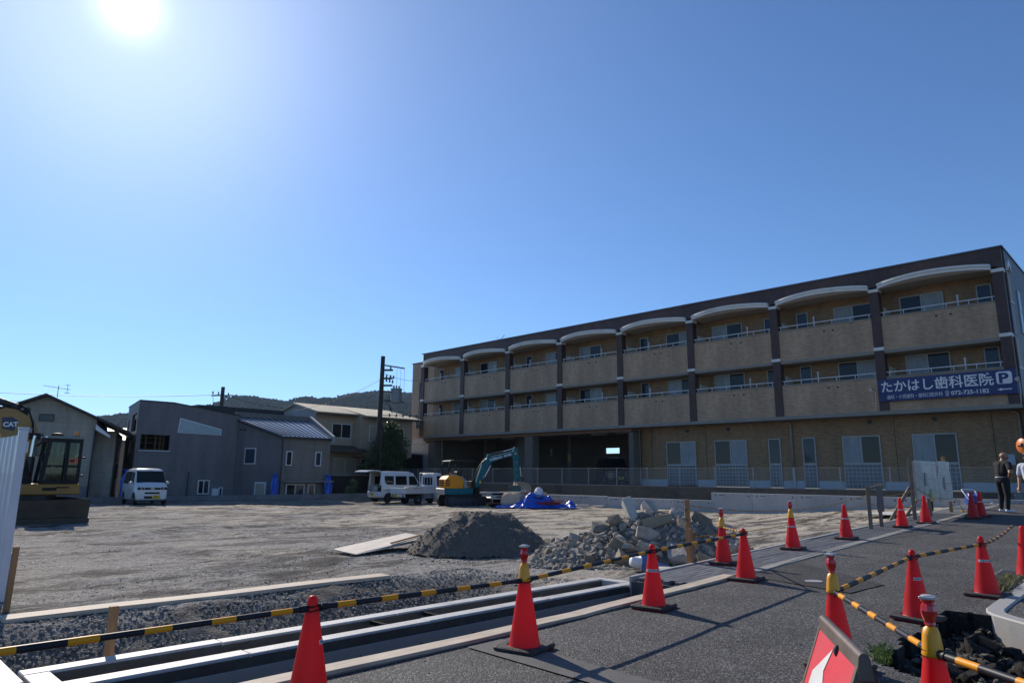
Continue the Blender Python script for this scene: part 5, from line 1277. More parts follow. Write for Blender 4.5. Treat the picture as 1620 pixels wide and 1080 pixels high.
for y in (-.52, .60): MB().tube([(-.95, y, 1.55), (-.98, y, 2.0), (-.93, y, 2.33), (-.8, y, 2.40), (-.5, y, 2.41)], .04, 8).build('canopy_post', BLKP, te)
for y in (-.30, .55): MB().tube([(-.20, y, 1.4), (-.19, y, 2.36)], .035, 8).build('canopy_post', BLKP, te)
MB().prism([(-.96, 2.36), (.55, 2.37), (.62, 2.39), (.5, 2.45), (-.7, 2.46), (-.93, 2.42)], -.62, .68, 'xz').build('canopy', BLKP, te, bevel=.02)
bl = MB().cyl((-.92, -.50, 1.60), (-.92, -.50, 1.66), .06, n=10).build('beacon_base', BLKP, te); MB().cyl((-.92, -.50, 1.66), (-.92, -.50, 1.80), .075, .065, n=12).build('beacon', AMBER, bl)
# boom, arm, bucket (in the plane y = -0.15)
by = -.18
MB().box(.62, by-.13, .60, .92, by+.13, 1.02).build('swing_post', BLKP, te, bevel=.02)
boom = MB().prism([(.62, .88), (.85, .84), (1.02, 1.25), (1.32, 2.05), (1.62, 2.36), (2.15, 2.55), (2.95, 2.78), (2.98, 3.00), (2.1, 2.80), (1.45, 2.64), (1.12, 2.42), (.82, 1.62)], by-.10, by+.10, 'xz').build('boom', TEAL, te, bevel=.012)
def strip_text(par, pts, mat):
    m = MB()
    for x, z, w, h in pts: m.box(x, by-.108, z, x+w, by-.1015, z+h)
    return m.build('lettering', mat, par)
lt = lettering('KOBELCO', .17, 0, 0, boom, M('decal_white', (.75, .78, .8), .5), name='lettering', face='', bold=.003)
def place_text(o, x, z, ang, y): o.matrix_local = Matrix.Translation((x, y, z)) @ Matrix.Rotation(-ang, 4, 'Y') @ Matrix.Rotation(R(90), 4, 'X')
place_text(lt, 1.52, 2.44, R(14), by-.105)
lt2 = lettering('SK35SR', .15, 0, 0, boom, MATS['decal_white'], name='lettering', face='', bold=.003); place_text(lt2, 2.38, 2.665, R(14.5), by-.105)
MB().cyl((.95, by-.112, 1.28), (.95, by-.101, 1.28), .06, n=12).build('warning_disc', M('yellow_disc', (.7, .5, .02), .5), boom)
ram(te, (.82, by, .80), (1.62, by, 2.20), .055, .032)
ram(te, (1.45, by, 2.74), (3.05, by, 3.16), .055, .03, .55)
MB().prism([(1.35, 2.60), (1.6, 2.66), (1.48, 2.82), (1.40, 2.80)], by-.07, by+.07, 'xz').build('ram_bracket', TEAL, te)
arm = MB().prism([(2.86, 2.72), (3.02, 2.60), (3.12, 1.35), (3.28, 1.30), (3.36, 1.40), (3.30, 2.70), (3.22, 3.18), (3.05, 3.25), (2.98, 3.0)], by-.085, by+.085, 'xz').build('arm', TEAL, te, bevel=.01)
MB().cyl((3.10, by-.095, 2.88), (3.10, by-.086, 2.88), .055, n=12).build('warning_disc', MATS['yellow_disc'], arm)
for z in (1.6, 2.0, 2.4): MB().cyl((3.17, by-.096, z), (3.17, by-.086, z), .018, n=8).build('grease_point', CHROME, arm)
ram(te, (3.33, by, 2.85), (3.50, by, 1.60), .05, .03)
MB().bar((3.30, by, 1.62), (3.62, by, 1.52), .05, .14).bar((3.62, by, 1.52), (3.62, by, 1.22), .05, .14).build('bucket_link', DARKM, te)
bk = MB(); P = [(3.18, 1.30), (3.50, 1.30), (3.86, 1.22), (4.02, 1.00), (4.0, .76), (3.86, .60), (3.78, .64), (3.88, .80), (3.88, .98), (3.76, 1.10), (3.45, 1.06), (3.10, 1.02)]
bk.prism(P, by-.28, by+.28, 'xz'); bk.prism([(3.12, 1.02), (3.3, 1.28), (3.9, 1.15), (3.98, .8), (3.8, .62)], by-.30, by-.275, 'xz'); bk.prism([(3.12, 1.02), (3.3, 1.28), (3.9, 1.15), (3.98, .8), (3.8, .62)], by+.275, by+.30, 'xz')
bko = bk.build('bucket', BKT, te)
for i in range(4): MB().bar((3.84, by-.24+.16*i, .62), (3.70, by-.24+.16*i, .56), .05, .03).build('tooth', BKT, bko)
for i in range(3): hose(te, [(.75, by+.05*i-.05, 1.0), (.62, by+.05*i-.05, 1.5), (.95, by+.04*i-.04, 2.2), (1.3, by, 2.62)], .018)

# big yellow excavator on the left
YEL = M('machine_yellow', (.33, .165, .022), .45, .1, 1.5, coat=.2, dirt=(.16, .10, .03), dscale=1.6, damt=.6)
BLADE = M('worn_blade_steel', (.085, .066, .05), .65, .35, 3, .4, 30, metal=.3, dirt=(.15, .115, .08), dscale=2)
YH = R(-90)                                             # undercarriage: blade towards us
ye = thing('large_excavator', 'large yellow excavator with a black cab and a wide rusty dozer blade', 'excavator', (5.65, 28.35, gz(5.65, 27)+.01), 0)
uc = bpy.data.objects.new('undercarriage', MB().box(-1.0, -.62, .25, 1.0, .62, .70).mesh('undercarriage', BLKP)); COL.objects.link(uc); uc.parent = ye; uc.rotation_euler = (0, 0, YH)
for yy in (-.92, .92):
    b = track(ye, 2.9, .45, .72, yy, 26, RUB, DARKM); b.rotation_euler = (0, 0, YH)
bl_ = MB().prism([(-2.18, .0), (-2.10, .0), (-2.02, .15), (-2.06, .45), (-2.14, .72), (-2.22, .74), (-2.16, .45), (-2.12, .16)], -1.06, 1.14, 'yz').prism([(-2.20, -.02), (-2.11, -.02), (-2.11, .17), (-2.20, .15)], -1.08, 1.16, 'yz')
blo = bl_.build('dozer_blade', BLADE, ye, (.0, 0, 0))
for x in (-.6, .6): MB().bar((x, -1.1, .42), (x, -2.05, .35), .14, .18).build('blade_arm', BLADE, ye)
for x in (-.28, .28): ram(ye, (x, -.7, .62), (x, -2.02, .5), .06, .04)
MB().cyl((0, 0, .70), (0, 0, .86), .62, n=24).build('slew_ring', DARKM, ye)
HX = .47                                                # the upper works sit a little right of the blade's middle
yu = ye
_n0 = set(o.name for o in ye.children)
# the house faces left (-x): cab on the near side
MB().box(-1.15, -.86, .86, .66, 1.05, 1.22).build('platform', YEL, ye, bevel=.03)
MB().box(.60, -.30, 1.225, .70, 1.05, 2.2).build('counterweight', YEL, ye, bevel=.06)
MB().box(-.2, .10, 1.225, .595, 1.03, 2.1).build('engine_housing', YEL, ye, bevel=.04)
MB().box(-.45, -.875, 1.0, -.05, -.861, 1.10).build('model_plate', BLKP, yu)
CABG = clear_glass('cab_glass', (.42, .56, .54))
CX0, CX1, CY0, CY1, CZ0, CZ1 = -.54, .58, -.84, .06, 1.225, 2.78
cabf = MB()
for y in (CY0+.03, CY1-.03):
    cabf.bar((CX0+.02, y, CZ0), (CX0+.16, y, CZ1-.05), .09, .10); cabf.bar((CX1-.04, y, CZ0), (CX1-.04, y, CZ1-.05), .09, .09); cabf.bar((.12, y, CZ0), (.12, y, CZ1-.05), .14, .06)
    cabf.box(CX0+.05, y-.035, CZ0, CX1, y+.035, CZ0+.12); cabf.box(CX0+.1, y-.035, CZ1-.16, CX1, y+.035, CZ1-.04)
    cabf.box(CX0+.07, y-.025, CZ0+.56, CX1, y+.025, CZ0+.61)
for x in (CX0+.1, CX1-.04): cabf.box(x-.035, CY0, CZ1-.16, x+.035, CY1, CZ1-.05); cabf.box(x-.035, CY0, CZ0, x+.035, CY1, CZ0+.12)
cabf.build('cab_frame', BLKP, yu)
MB().prism([(CX0+.02, CZ1-.04), (CX1+.03, CZ1-.04), (CX1+.02, CZ1+.03), (CX1-.2, CZ1+.06), (CX0+.2, CZ1+.05), (CX0+.06, CZ1+.02)], CY0-.02, CY1+.02, 'xz').build('cab_roof', M('cab_roof_black', (.05, .055, .07), .2, .1, coat=.5), ye, bevel=.015)
for nm, x0, x1, z0, z1 in (('door_glass', CX0+.15, .05, CZ0+.62, CZ1-.17), ('lower_door_glass', CX0+.12, .05, CZ0+.13, CZ0+.55), ('rear_side_glass', .2, CX1-.09, CZ0+.62, CZ1-.17), ('lower_rear_glass', .2, CX1-.09, CZ0+.13, CZ0+.55)):
    MB().box(x0, CY0+.012, z0, x1, CY0+.02, z1).build(nm, CABG, yu); MB().box(x0, CY1-.02, z0, x1, CY1-.012, z1).build(nm, CABG, yu)
MB().box(-.25, CY0+.025, CZ0+.62, -.20, CY0+.04, CZ1-.17).build('door_bar', BLKP, yu)
MB().prism([(-.20, CZ0+.02), (.32, CZ0+.02), (.38, CZ0+.55), (.45, CZ0+1.1), (.40, CZ0+1.35), (.22, CZ0+1.38), (.20, CZ0+1.12), (.02, CZ0+.95), (-.02, CZ0+.6), (-.25, CZ0+.5)], -.62, -.14, 'xz').build('operator_seat', BLKP, ye, bevel=.04)
for y in (-.7, -.1): MB().bar((-.25, y, CZ0+.3), (-.32, y, CZ0+.95), .04, .04).sphere((-.32, y, CZ0+.98), .05, 8, 6).build('control_lever', BLKP, yu)
MB().bar((-.45, -.4, CZ0), (-.4, -.4, CZ0+.75), .08, .12).box(-.5, -.55, CZ0+.72, -.36, -.3, CZ0+.95).build('control_console', BLKP, yu)
MB().box(.22, CY0-.012, CZ0+.68, .48, CY0+.011, CZ0+.86).build('warning_plate', M('red_amber_plate', (.50, .10, .03), .4), yu); MB().box(.25, CY0-.018, CZ0+.73, .38, CY0-.013, CZ0+.81).build('plate_print', BLKP, yu)
bl = MB().cyl((.44, -.5, CZ1+.06), (.44, -.5, CZ1+.09), .09, n=12).build('beacon_base', BLKP, yu); MB().cyl((.44, -.5, CZ1+.09), (.44, -.5, CZ1+.23), .085, .075, n=14).build('beacon', AMBER, bl)
MB().sphere((-.1, -.3, CZ1+.10), .2, 10, 6, 0, (1, .8, .35)).build('roof_dome', BLKP, yu)
for z in (1.5, 2.1): MB().cyl((.60, CY0-.06, z), (.66, CY0-.14, z), .03, n=8).build('mirror_bracket', BLKP, yu)
MB().cyl((-.06, CY0-.05, CZ0-.12), (.3, CY0-.05, CZ0-.12), .02, n=6).build('grab_rail', BLKP, yu)
_n1 = set(o.name for o in ye.children)
# boom: up from the foot, kink, then out to the left and away
bx = .55
def beam(par, pts, w, name, mat):
    """box-section boom in the x-z plane with given (x, z_low, z_high)"""
    m = MB(); n = len(pts)
    for x, z0, x1, z1 in pts: 
        for yy in (bx-w/2, bx+w/2): m.v.append((x, yy, z0)); m.v.append((x1, yy, z1))
    for i in range(n-1):
        a = i*4; b = a+4
        m.f += [[a, b, b+1, a+1], [a+2, a+3, b+3, b+2], [a, a+2, b+2, b], [a+1, b+1, b+3, a+3]]; m.m += [0]*4; m.sm += [False]*4
    m.f += [[0, 1, 3, 2], [n*4-4, n*4-2, n*4-1, n*4-3]]; m.m += [0]*2; m.sm += [False]*2
    return m.build(name, mat, par, bevel=.015)
bmo = beam(yu, [(-1.42, 1.15, -.86, 1.20), (-1.55, 1.9, -.88, 2.2), (-1.72, 2.55, -.86, 3.05), (-1.95, 2.95, -1.02, 3.42), (-2.5, 3.25, -1.55, 3.72), (-3.6, 3.40, -3.2, 3.98), (-5.4, 3.3, -5.3, 3.75)], .34, 'boom', YEL)
dc = MB().prism([(-1.90, 3.06), (-1.56, 2.98), (-1.46, 3.32), (-1.66, 3.46), (-1.94, 3.42)], bx-.186, bx-.1755, 'xz').build('emblem_patch', M('decal_navy', (.02, .03, .07), .4), bmo)
lt = lettering('CAT', .21, 0, 0, bmo, MATS['decal_white'], name='lettering', face='', bold=.01); place_text(lt, -1.88, 3.12, R(4), bx-.19)
fl = MB().box(-1.30, bx-.36, 2.92, -1.05, bx-.24, 3.12).build('work_lamp', BLKP, ye, bevel=.02); MB().box(-1.28, bx-.372, 2.94, -1.07, bx-.361, 3.10).build('lens', LAMPC, fl)
MB().box(-1.1, bx-.32, 2.72, -.78, bx-.18, 2.94).build('ram_head', BLKP, ye, bevel=.02)
ram(yu, (-1.0, bx-.26, 1.25), (-.95, bx-.26, 2.85), .13, .08, .55)
ram(yu, (-1.55, bx+.0, 3.82), (-3.4, bx, 4.4), .12, .07, .5)
MB().bar((-1.6, bx, 3.6), (-1.2, bx, 3.62), .2, .22).bar((-1.95, bx, 3.95), (-1.45, bx, 3.72), .22, .2).build('ram_bracket', BLKP, yu)
hose(yu, [(-.9, bx-.2, 2.8), (-.72, bx-.25, 2.9), (-.68, bx-.25, 2.65), (-.85, bx-.25, 2.5)], .035)
hose(yu, [(-1.7, bx-.22, 3.9), (-2.3, bx-.25, 3.6), (-2.35, bx-.25, 3.0), (-2.7, bx-.25, 2.7)], .035); hose(yu, [(-1.5, bx-.1, 3.9), (-1.2, bx-.15, 3.7), (-1.05, bx-.2, 3.3), (-1.0, bx-.2, 2.9)], .035)
for i in range(7): MB().tube([(-1.5+.08*i, -.3-.05*(i % 3), 1.0), (-1.55+.08*i, -.5, 1.35), (-1.2, -.3, 1.7+.05*i)], .03, 6).build('hose', BLKP, yu)
MB().box(-1.55, -.5, .9, -1.0, .9, 1.4).build('boom_foot', BLKP, ye, bevel=.03)

for o in ye.children:
    if o.name not in _n0: o.location.x += HX+(.30 if o.name not in _n1 else 0)
# ------------------------------------------------------------------ traffic cones and bars
def cone_mat():
    m = M('cone_red', (.80, .018, .020), .45, .08, 6, rnd=.16, coat=.05, dirt=(.42, .05, .045), dscale=6, damt=.5)
    n, l = m.node_tree.nodes, m.node_tree.links; b = n['Principled BSDF']
    col = b.inputs['Base Color'].links[0].from_socket
    tr = n.new('ShaderNodeBsdfTranslucent'); l.new(col, tr.inputs[0]); mx = n.new('ShaderNodeMixShader'); mx.inputs[0].default_value = .45
    l.new(b.outputs[0], mx.inputs[1]); l.new(tr.outputs[0], mx.inputs[2]); l.new(mx.outputs[0], n['Material Output'].inputs[0]); return m
CONER = cone_mat()
RUBB = M('base_rubber', (.028, .026, .028), .75, .25, 8, .3, 40, dirt=(.09, .085, .08), dscale=4, damt=.6)
SLEEVE = M('sleeve_yellow', (.86, .36, .004), .4, .05, coat=.2)
LENSR = M('red_lens', (.60, .012, .01), .15, .1, 8, coat=.6)
TAPE = M('white_tape', (.66, .66, .66), .5, .06)
INK = M('ink', (.03, .03, .035), .7)
def cone_body():
    prof = [(.165, .012), (.16, .026), (.142, .034), (.135, .05)]+[(.135-(.135-.036)*t, .05+.60*t) for t in (.2, .4, .6, .8, 1)]+[(.034, .672), (.026, .69), (.012, .699), (.001, .70)]
    return MB().lathe(prof, n=28).mesh('body', CONER)
def cone_base():
    m = MB(); o = []
    for h, z in ((.20, .012), (.205, .016), (.205, .036), (.19, .046)):
        pts = []
        for k in range(4):
            for a in (0, 45, 90): t = R(90*k+a); cx, cy = [(1, 1), (-1, 1), (-1, -1), (1, -1)][k]; pts.append(((h-.03)*cx+.03*math.cos(t), (h-.03)*cy+.03*math.sin(t), z))
        o.append(pts)
    inner = [[(r*math.cos(R(30*i+0)), r*math.sin(R(30*i)), z) for i in range(12)] for r, z in ((.155, .044), (.15, .03))]
    vs = [p for ring in o+inner for p in ring]; n = 12
    fs = [(j*n+i, j*n+(i+1) % n, (j+1)*n+(i+1) % n, (j+1)*n+i) for j in range(5) for i in range(n)]+[tuple(range(11, -1, -1))]
    m.add(vs, fs, 0)
    return m.mesh('base', RUBB, fix=True)
CB, CS = cone_body(), cone_base()
CU = MB().box(-.192, -.192, 0, .192, .192, .014).mesh('foot', CONER, bevel=.006)
SLV = MB().lathe([(.0525, .572), (.0545, .58), (.052, .60), (.043, .68), (.034, .712), (.022, .72), (.02, .728)], n=20).mesh('lamp_sleeve', SLEEVE)
lens_prof = [(.022, .722), (.028, .73), (.025, .742), (.037, .775), (.040, .80), (.034, .825), (.025, .84), (.033, .846), (.033, .858)]
LNS = MB().lathe(lens_prof, n=8, sm=False).mesh('lamp_lens', LENSR)
CAPM = MB().box(-.036, -.036, .858, .036, .036, .873).lathe([(.03, .873), (.028, .879), (.0, .879)], n=12).mesh('lamp_cap', M('lamp_cap_grey', (.45, .46, .48), .3, .05, coat=.3), bevel=.004)
def sticker(r0, z0, h, a0, a1, txt=True):
    m = MB(); n = 10; rr = lambda z: .135-(.135-.036)*(z-.05)/.60
    vs = []
    for z in (z0, z0+h):
        for i in range(n+1): a = R(a0+(a1-a0)*i/n); vs.append(((rr(z)+.0022)*math.cos(a), (rr(z)+.0022)*math.sin(a), z))
    m.add(vs, [(i, i+1, n+2+i, n+1+i) for i in range(n)], 0, True)
    for i in range(1, 9):
        if not txt: break
        a, b = a0+(a1-a0)*(i+.1)/10, a0+(a1-a0)*(i+.7)/10
        for za, zb in ((.22, .40), (.58, .78)) if i % 2 else ((.25, .75),):
            zz0, zz1 = z0+h*za, z0+h*zb
            m.add([((rr(z)+.004)*math.cos(R(q)), (rr(z)+.004)*math.sin(R(q)), z) for q, z in ((a, zz0), (b, zz0), (b, zz1), (a, zz1))], [(0, 1, 2, 3)], 1)
    return m.mesh('sticker', [TAPE, INK])
STK = {'r': sticker(0, .40, .028, -75, -20), 'l': sticker(0, .40, .028, 190, 250), 'w': sticker(0, .40, .028, 150, 330)}
CONES = {}
def cone(key, x, y, rz, label, lamp=False, st=None, lean=(0, 0), top=True):
    z = float(zr(x))+.004
    t = thing('traffic_cone', label, 'traffic cone', (x, y, z), rz, 'red traffic cones round the roadworks')
    t.rotation_euler = (lean[0], slope*(1 if x > 8 else .5)+lean[1], rz)
    link('body', CB, t); link('base', CS, t); link('foot', CU, t)
    if lamp: link('lamp_sleeve', SLV, t); link('lamp_lens', LNS, t); link('lamp_cap', CAPM, t)
    if st: s = link('sticker', STK[st], t); s.rotation_euler = (0, 0, -rz)
    CONES[key] = Vector((x, y, z)); return t
cone('a', 4.62, 4.36, R(12), 'red lamp cone standing by the board edge, nearest one beside the open channel', True, 'r')
cone('b', 2.50, 4.29, R(20), 'plain red cone cut off by the bottom of the picture, leftmost of the cones', False, 'r')
cone('c', 6.98, 4.57, R(8), 'red cone with a white band at mid height between the lamp cone and the rubble', False, 'w')
cone('d', 9.45, 4.66, R(5), 'plain red cone beside the start of the pavers, tied to a lamp cone', False, None)
cone('e', 10.65, 5.62, R(15), 'red lamp cone standing on the pavers beside the rubble heap', True, 'w')
cone('f', 13.15, 5.52, R(10), 'red lamp cone alone at the edge of the pavers right of the rubble', True, 'w')
cone('g', 15.45, 5.35, R(5), 'red cone with a white band between the lone lamp cone and the stake frame', False, 'w')
cone('h', 18.75, 5.18, R(10), 'red cone with a white band just right of the low stake frame', False, 'w')
cone('i', 20.2, 5.02, R(4), 'plain red cone directly in front of the left leg of the notice board', False, None)
cone('j', 22.4, 4.42, R(8), 'left red cone of the close pair right of the notice board', False, None)
cone('k', 23.1, 4.36, R(20), 'right red cone of the close pair right of the notice board, with a white band', False, 'w')
cone('l', 10.25, 1.97, R(-8), 'red cone with a white band beside the metal grate', False, 'w', (.0, .0))
cone('m', 8.32, 2.24, R(-12), 'red cone on the crumbling asphalt edge of the pit', False, 'l', (.02, .01))
cone('n', 5.95, 2.19, R(-10), 'red lamp cone behind the arrow board in the foreground', True, 'r')
cone('o', 4.30, 1.10, R(5), 'red lamp cone cut off by the bottom edge at the right of the picture', True, None)
cone('p', 12.1, 1.82, R(0), 'red cone at the right edge of the picture, past the metal grate', False, None)
NAVY = M('bar_navy', (.012, .014, .022), .5, .1, spec=.3, dirt=(.05, .05, .05), dscale=6)
BARY = M('bar_yellow', (.82, .32, .008), .5, .1, spec=.3, dirt=(.45, .22, .03), dscale=6)
def warning_bar(p, q, label, r=.020, ga=.055, gb=.055, per=.37, ext=(0, 0), sag=.0):
    p, q = Vector(p), Vector(q); d = (q-p).normalized(); p0, q0 = p-d*ext[0], q+d*ext[1]; L = (q0-p0).length
    m = MB(); s = 0.0; k = 0; at = lambda s: p0+(q0-p0)*(s/L)-Vector((0, 0, sag*4*(s/L)*(1-s/L)))
    while s < L-1e-4:
        ln = per*(.60 if k % 2 == 0 else .40) if 0 < k else .18
        e = min(s+ln, L); rr = r*(1.0 if s < L*.52 else .88)
        m.cyl(at(s), at(e), rr, n=12, m=k % 2, cap=(s == 0 or e >= L)); s = e; k += 1
    m.cyl(at(0), at(.10), r*1.25, n=12, m=0); m.cyl(at(L-.10), at(L), r*1.15, n=12, m=0)
    root = thing('warning_bar', label, 'warning bar', (0, 0, 0), 0, 'black and yellow bars hung between the cones')
    m.build('rod', [NAVY, BARY], root)
    for c, on in ((p, ga), (q, gb)):
        if not on: continue
        for dz in (-.012, .016):
            pts = [c+Vector((on*math.cos(t*math.pi/8), on*math.sin(t*math.pi/8), dz+.006*math.sin(t*1.7))) for t in range(17)]
            MB().tube(pts, .0045, 6).build('loop', BLKP, root)
    return root
def ct(k, h=.60): c = CONES[k]; return (c.x, c.y, c.z+h)
warning_bar((-.2, 4.32, .63), ct('b', .62), 'black and yellow bar running off the left edge to the leftmost cone', ga=0)
warning_bar(ct('b', .62), ct('a', .575), 'black and yellow bar from the leftmost cone to the nearest lamp cone by the channel')
warning_bar(ct('a', .575), ct('c', .62), 'black and yellow bar in front of the gravel, lamp cone to banded cone')
warning_bar(ct('c', .62), ct('d', .62), 'black and yellow bar crossing in front of the rubble heap')
warning_bar(ct('e', .57), ct('d', .64), 'short black and yellow bar between two cones right of the rubble', sag=.0, r=.014, per=.2)
warning_bar(ct('n', .575), ct('m', .62), 'black and yellow bar from behind the arrow board to the pit cone')
warning_bar(ct('m', .62), ct('l', .60), 'black and yellow bar between the pit cone and the cone by the grate')
warning_bar(ct('l', .60), (13.2, 2.1, .80), 'black and yellow bar rising from the cone by the grate to the right edge', gb=0, sag=.04)
warning_bar(ct('n', .575), ct('o', .59), 'black and yellow bar slanting towards us from behind the arrow board')
warning_bar(ct('o', .59), (3.5, .15, .62), 'black and yellow bar running off the bottom right corner', gb=0)

# ------------------------------------------------------------------ arrow board in the foreground
SIGNR = M('sign_red', (.70, .055, .075), .4, .10, 5, .1, 60, dirt=(.55, .13, .13), dscale=6, damt=.5)
SIGNW = M('sign_white_sheet', (.72, .72, .70), .45, .05, 8, dirt=(.45, .44, .42), dscale=5)
SFR = M('sign_frame', (.13, .10, .085), .5, .2, 6, metal=.3, dirt=(.25, .21, .18), dscale=4)
SFD = M('sign_back', (.12, .018, .02), .5, .2, 6)
A_, B_ = Vector((3.90, 1.50, .765)), Vector((3.20, 1.08, .765)); ux = (B_-A_).normalized(); nn = Vector((ux.y, -ux.x, 0))
if nn.y < 0: nn = -nn
ab = thing('arrow_board', 'red folding warning board with a white arrow standing at the bottom of the picture', 'arrow board', (0, 0, 0))
def leaf(sgn, nm, mt):
    lo = Vector((0, 0, -.745))+nn*sgn*.27; W_ = (B_-A_).length
    return A_+nn*sgn*.012, A_+nn*sgn*.012+lo, W_
def leafpt(sgn, u, v):
    """u 0..1 along the ridge, v 0..1 downwards"""
    a, b, W_ = leaf(sgn, '', None); return a+(b-a)*v+ux*W_*u
def leaf_poly(sgn, uv, lift, t, nm, mt):
    a = leafpt(sgn, 0, 0); nrm = (leafpt(sgn, 0, 1)-a).cross(ux).normalized()
    if nrm.dot(nn)*sgn < 0: nrm = -nrm
    f = [leafpt(sgn, u, v)+nrm*lift for u, v in uv]; bk_ = [p-nrm*t for p in f]; n = len(f)
    return MB().add(f+bk_, [tuple(range(n)), tuple(range(2*n-1, n-1, -1))]+[(i, (i+1) % n, (i+1) % n+n, i+n) for i in range(n)]).build(nm, mt, ab)
leaf_poly(1, [(0, 0), (1, 0), (1, 1), (0, 1)], 0, .008, 'front_panel', SIGNR)
leaf_poly(1, [(.48, .085), (.17, .30), (.16, .78), (.27, .78), (.29, .41), (.54, .78), (.92, .78), (.41, .235)], .004, .0035, 'arrow', SIGNW)
leaf_poly(-1, [(0, 0), (1, 0), (1, 1), (0, 1)], 0, .008, 'back_panel', SFD)
for sg in (1, -1):
    for u0, u1 in ((-.005, .035), (.965, 1.005)): leaf_poly(sg, [(u0, 0), (u1, 0), (u1, 1.02), (u0, 1.02)], .006 if sg < 0 else .003, .022, 'frame_rail', SFR if sg > 0 else SFD)
rg_ = MB()
n_ = 8; ring = []
for i in range(n_+1):
    t = math.pi*i/n_; ring.append((nn*(.022*math.cos(t)), .022*math.sin(t)))
pts = [(nn*.034, -.085)]+ring+[(nn*-.034, -.085)]
vs = [p0_+o+Vector((0, 0, h)) for p0_ in (A_-ux*.01, B_+ux*.01) for o, h in pts]; n_ = len(pts)
rg_.add(vs, [(i, i+1, n_+i+1, n_+i) for i in range(n_-1)], 0, True).add(vs, [tuple(range(n_)), tuple(range(2*n_-1, n_-1, -1))])
rg_.build('ridge_cap', SFR, ab)
h0 = leafpt(1, .56, .075); MB().sphere(h0, .018, 8, 6, 0, (1, 1, 1.6)).build('slot', INK, ab)

# ------------------------------------------------------------------ kerb, grate, weeds, broken asphalt at the right
KP = [(14, 1.78), (11.5, 1.80), (9.7, 1.83), (9.35, 1.83), (9.15, 1.79), (9.0, 1.70), (8.86, 1.55), (8.70, 1.36), (8.45, 1.08), (8.1, .68), (7.5, 0.0), (6.6, -1.0)]
kb = MB(); n = len(KP)
for i, p in enumerate(KP):
    a, b = Vector(KP[max(i-1, 0)]), Vector(KP[min(i+1, n-1)]); d = (b-a).normalized(); nr = Vector((-d.y, d.x))      # inwards
    z = float(zr(p[0]))
    for o, zz in ((-.0, -.38), (-.0, .010), (.015, .025), (.165, .025), (.18, .010), (.18, -.38)): kb.v.append((p[0]+nr.x*o, p[1]+nr.y*o, z+zz))
for i in range(n-1):
    for k in range(5): kb.f.append([i*6+k, i*6+k+1, i*6+k+7, i*6+k+6]); kb.m.append(0); kb.sm.append(False)
tag(kb.build('curved_kerb', M('pale_kerb', (.36, .355, .34), .6, .1, 4, .15, 80, dirt=(.27, .26, .24), dscale=4, damt=.6)), 'pale curved concrete kerb at the right edge above the dug pit', 'kerb')
bedp = [(x-.0, y) for x, y in KP]
setting(MB().add([(14, 1.62, .06), (9.75, 1.67, .02), (9.3, 1.67, .0), (9.0, 1.45, -.03), (8.6, .95, -.03), (7.6, -.2, -.04), (6.75, -1.1, -.04), (14, -4, .05)], [tuple(range(8))]).build('planting_bed', M('bed_soil', (.07, .062, .05), .95, .4, 5, .7, 30)))
gr = thing('drain_grate', 'flat metal drain grate set in the road edge by the weeds', 'drain grate', (12.05, 2.02, float(zr(12.05))+.012), 0)
gr.rotation_euler = (0, slope, 0)
MB().box(-.62, -.2, -.02, .62, -.18, 0).box(-.62, .18, -.02, .62, .2, 0).box(-.62, -.18, -.02, -.6, .18, 0).box(.6, -.18, -.02, .62, .18, 0).build('grate_frame', GALV, gr)
gm = MB().box(-.006, -.18, -.02, .006, .18, -.001).mesh('grate_bar', M('grate_steel', (.20, .20, .20), .5, .2, metal=.6))
for i in range(36): link('grate_bar', gm, gr, (-.58+i*.0332, 0, 0))
MB().box(-.6, -.18, -.10, .6, .18, -.05).build('grate_pit', INK, gr)
def grass(name, spots, n, h, mat, rad):
    rs = np.random.RandomState(5); V = []
    for (x, y, z), k in zip(spots, [n]*len(spots)):
        for i in range(k):
            a, r_ = rs.rand()*6.28, rad*rs.rand()**.6; bx_, by_ = x+r_*math.cos(a), y+r_*math.sin(a)*.5; hh = h*(.35+.8*rs.rand()); la = rs.rand()*6.28; ln = hh*(.2+.7*rs.rand()); w = .0035+.003*rs.rand(); wa = rs.rand()*6.28
            V += [(bx_-w*math.cos(wa), by_-w*math.sin(wa), z), (bx_+w*math.cos(wa), by_+w*math.sin(wa), z), (bx_+ln*.4*math.cos(la)+w*.6, by_+ln*.4*math.sin(la), z+hh*.7), (bx_+ln*math.cos(la), by_+ln*math.sin(la), z+hh)]
    V = np.array(V); return stuff(raw_obj(name, V, np.arange(len(V)).reshape(-1, 4), mat, False))
grass('pit_weeds', [(6.66, 2.12, .0), (6.5, 2.06, .0), (6.85, 2.16, .0)], 70, .075, leaf_mat('weed_green', (.06, .12, .02), (.14, .2, .05)), .16)
grass('kerb_weeds', [(11.2, 1.95, .12), (10.9, 1.93, .12), (11.6, 1.95, .13), (10.6, 1.92, .1), (12.8, 1.9, .16), (6.2, 1.35, -.12), (6.0, 1.6, -.1)], 110, .13, leaf_mat('dry_grass', (.11, .12, .045), (.26, .23, .12)), .22)

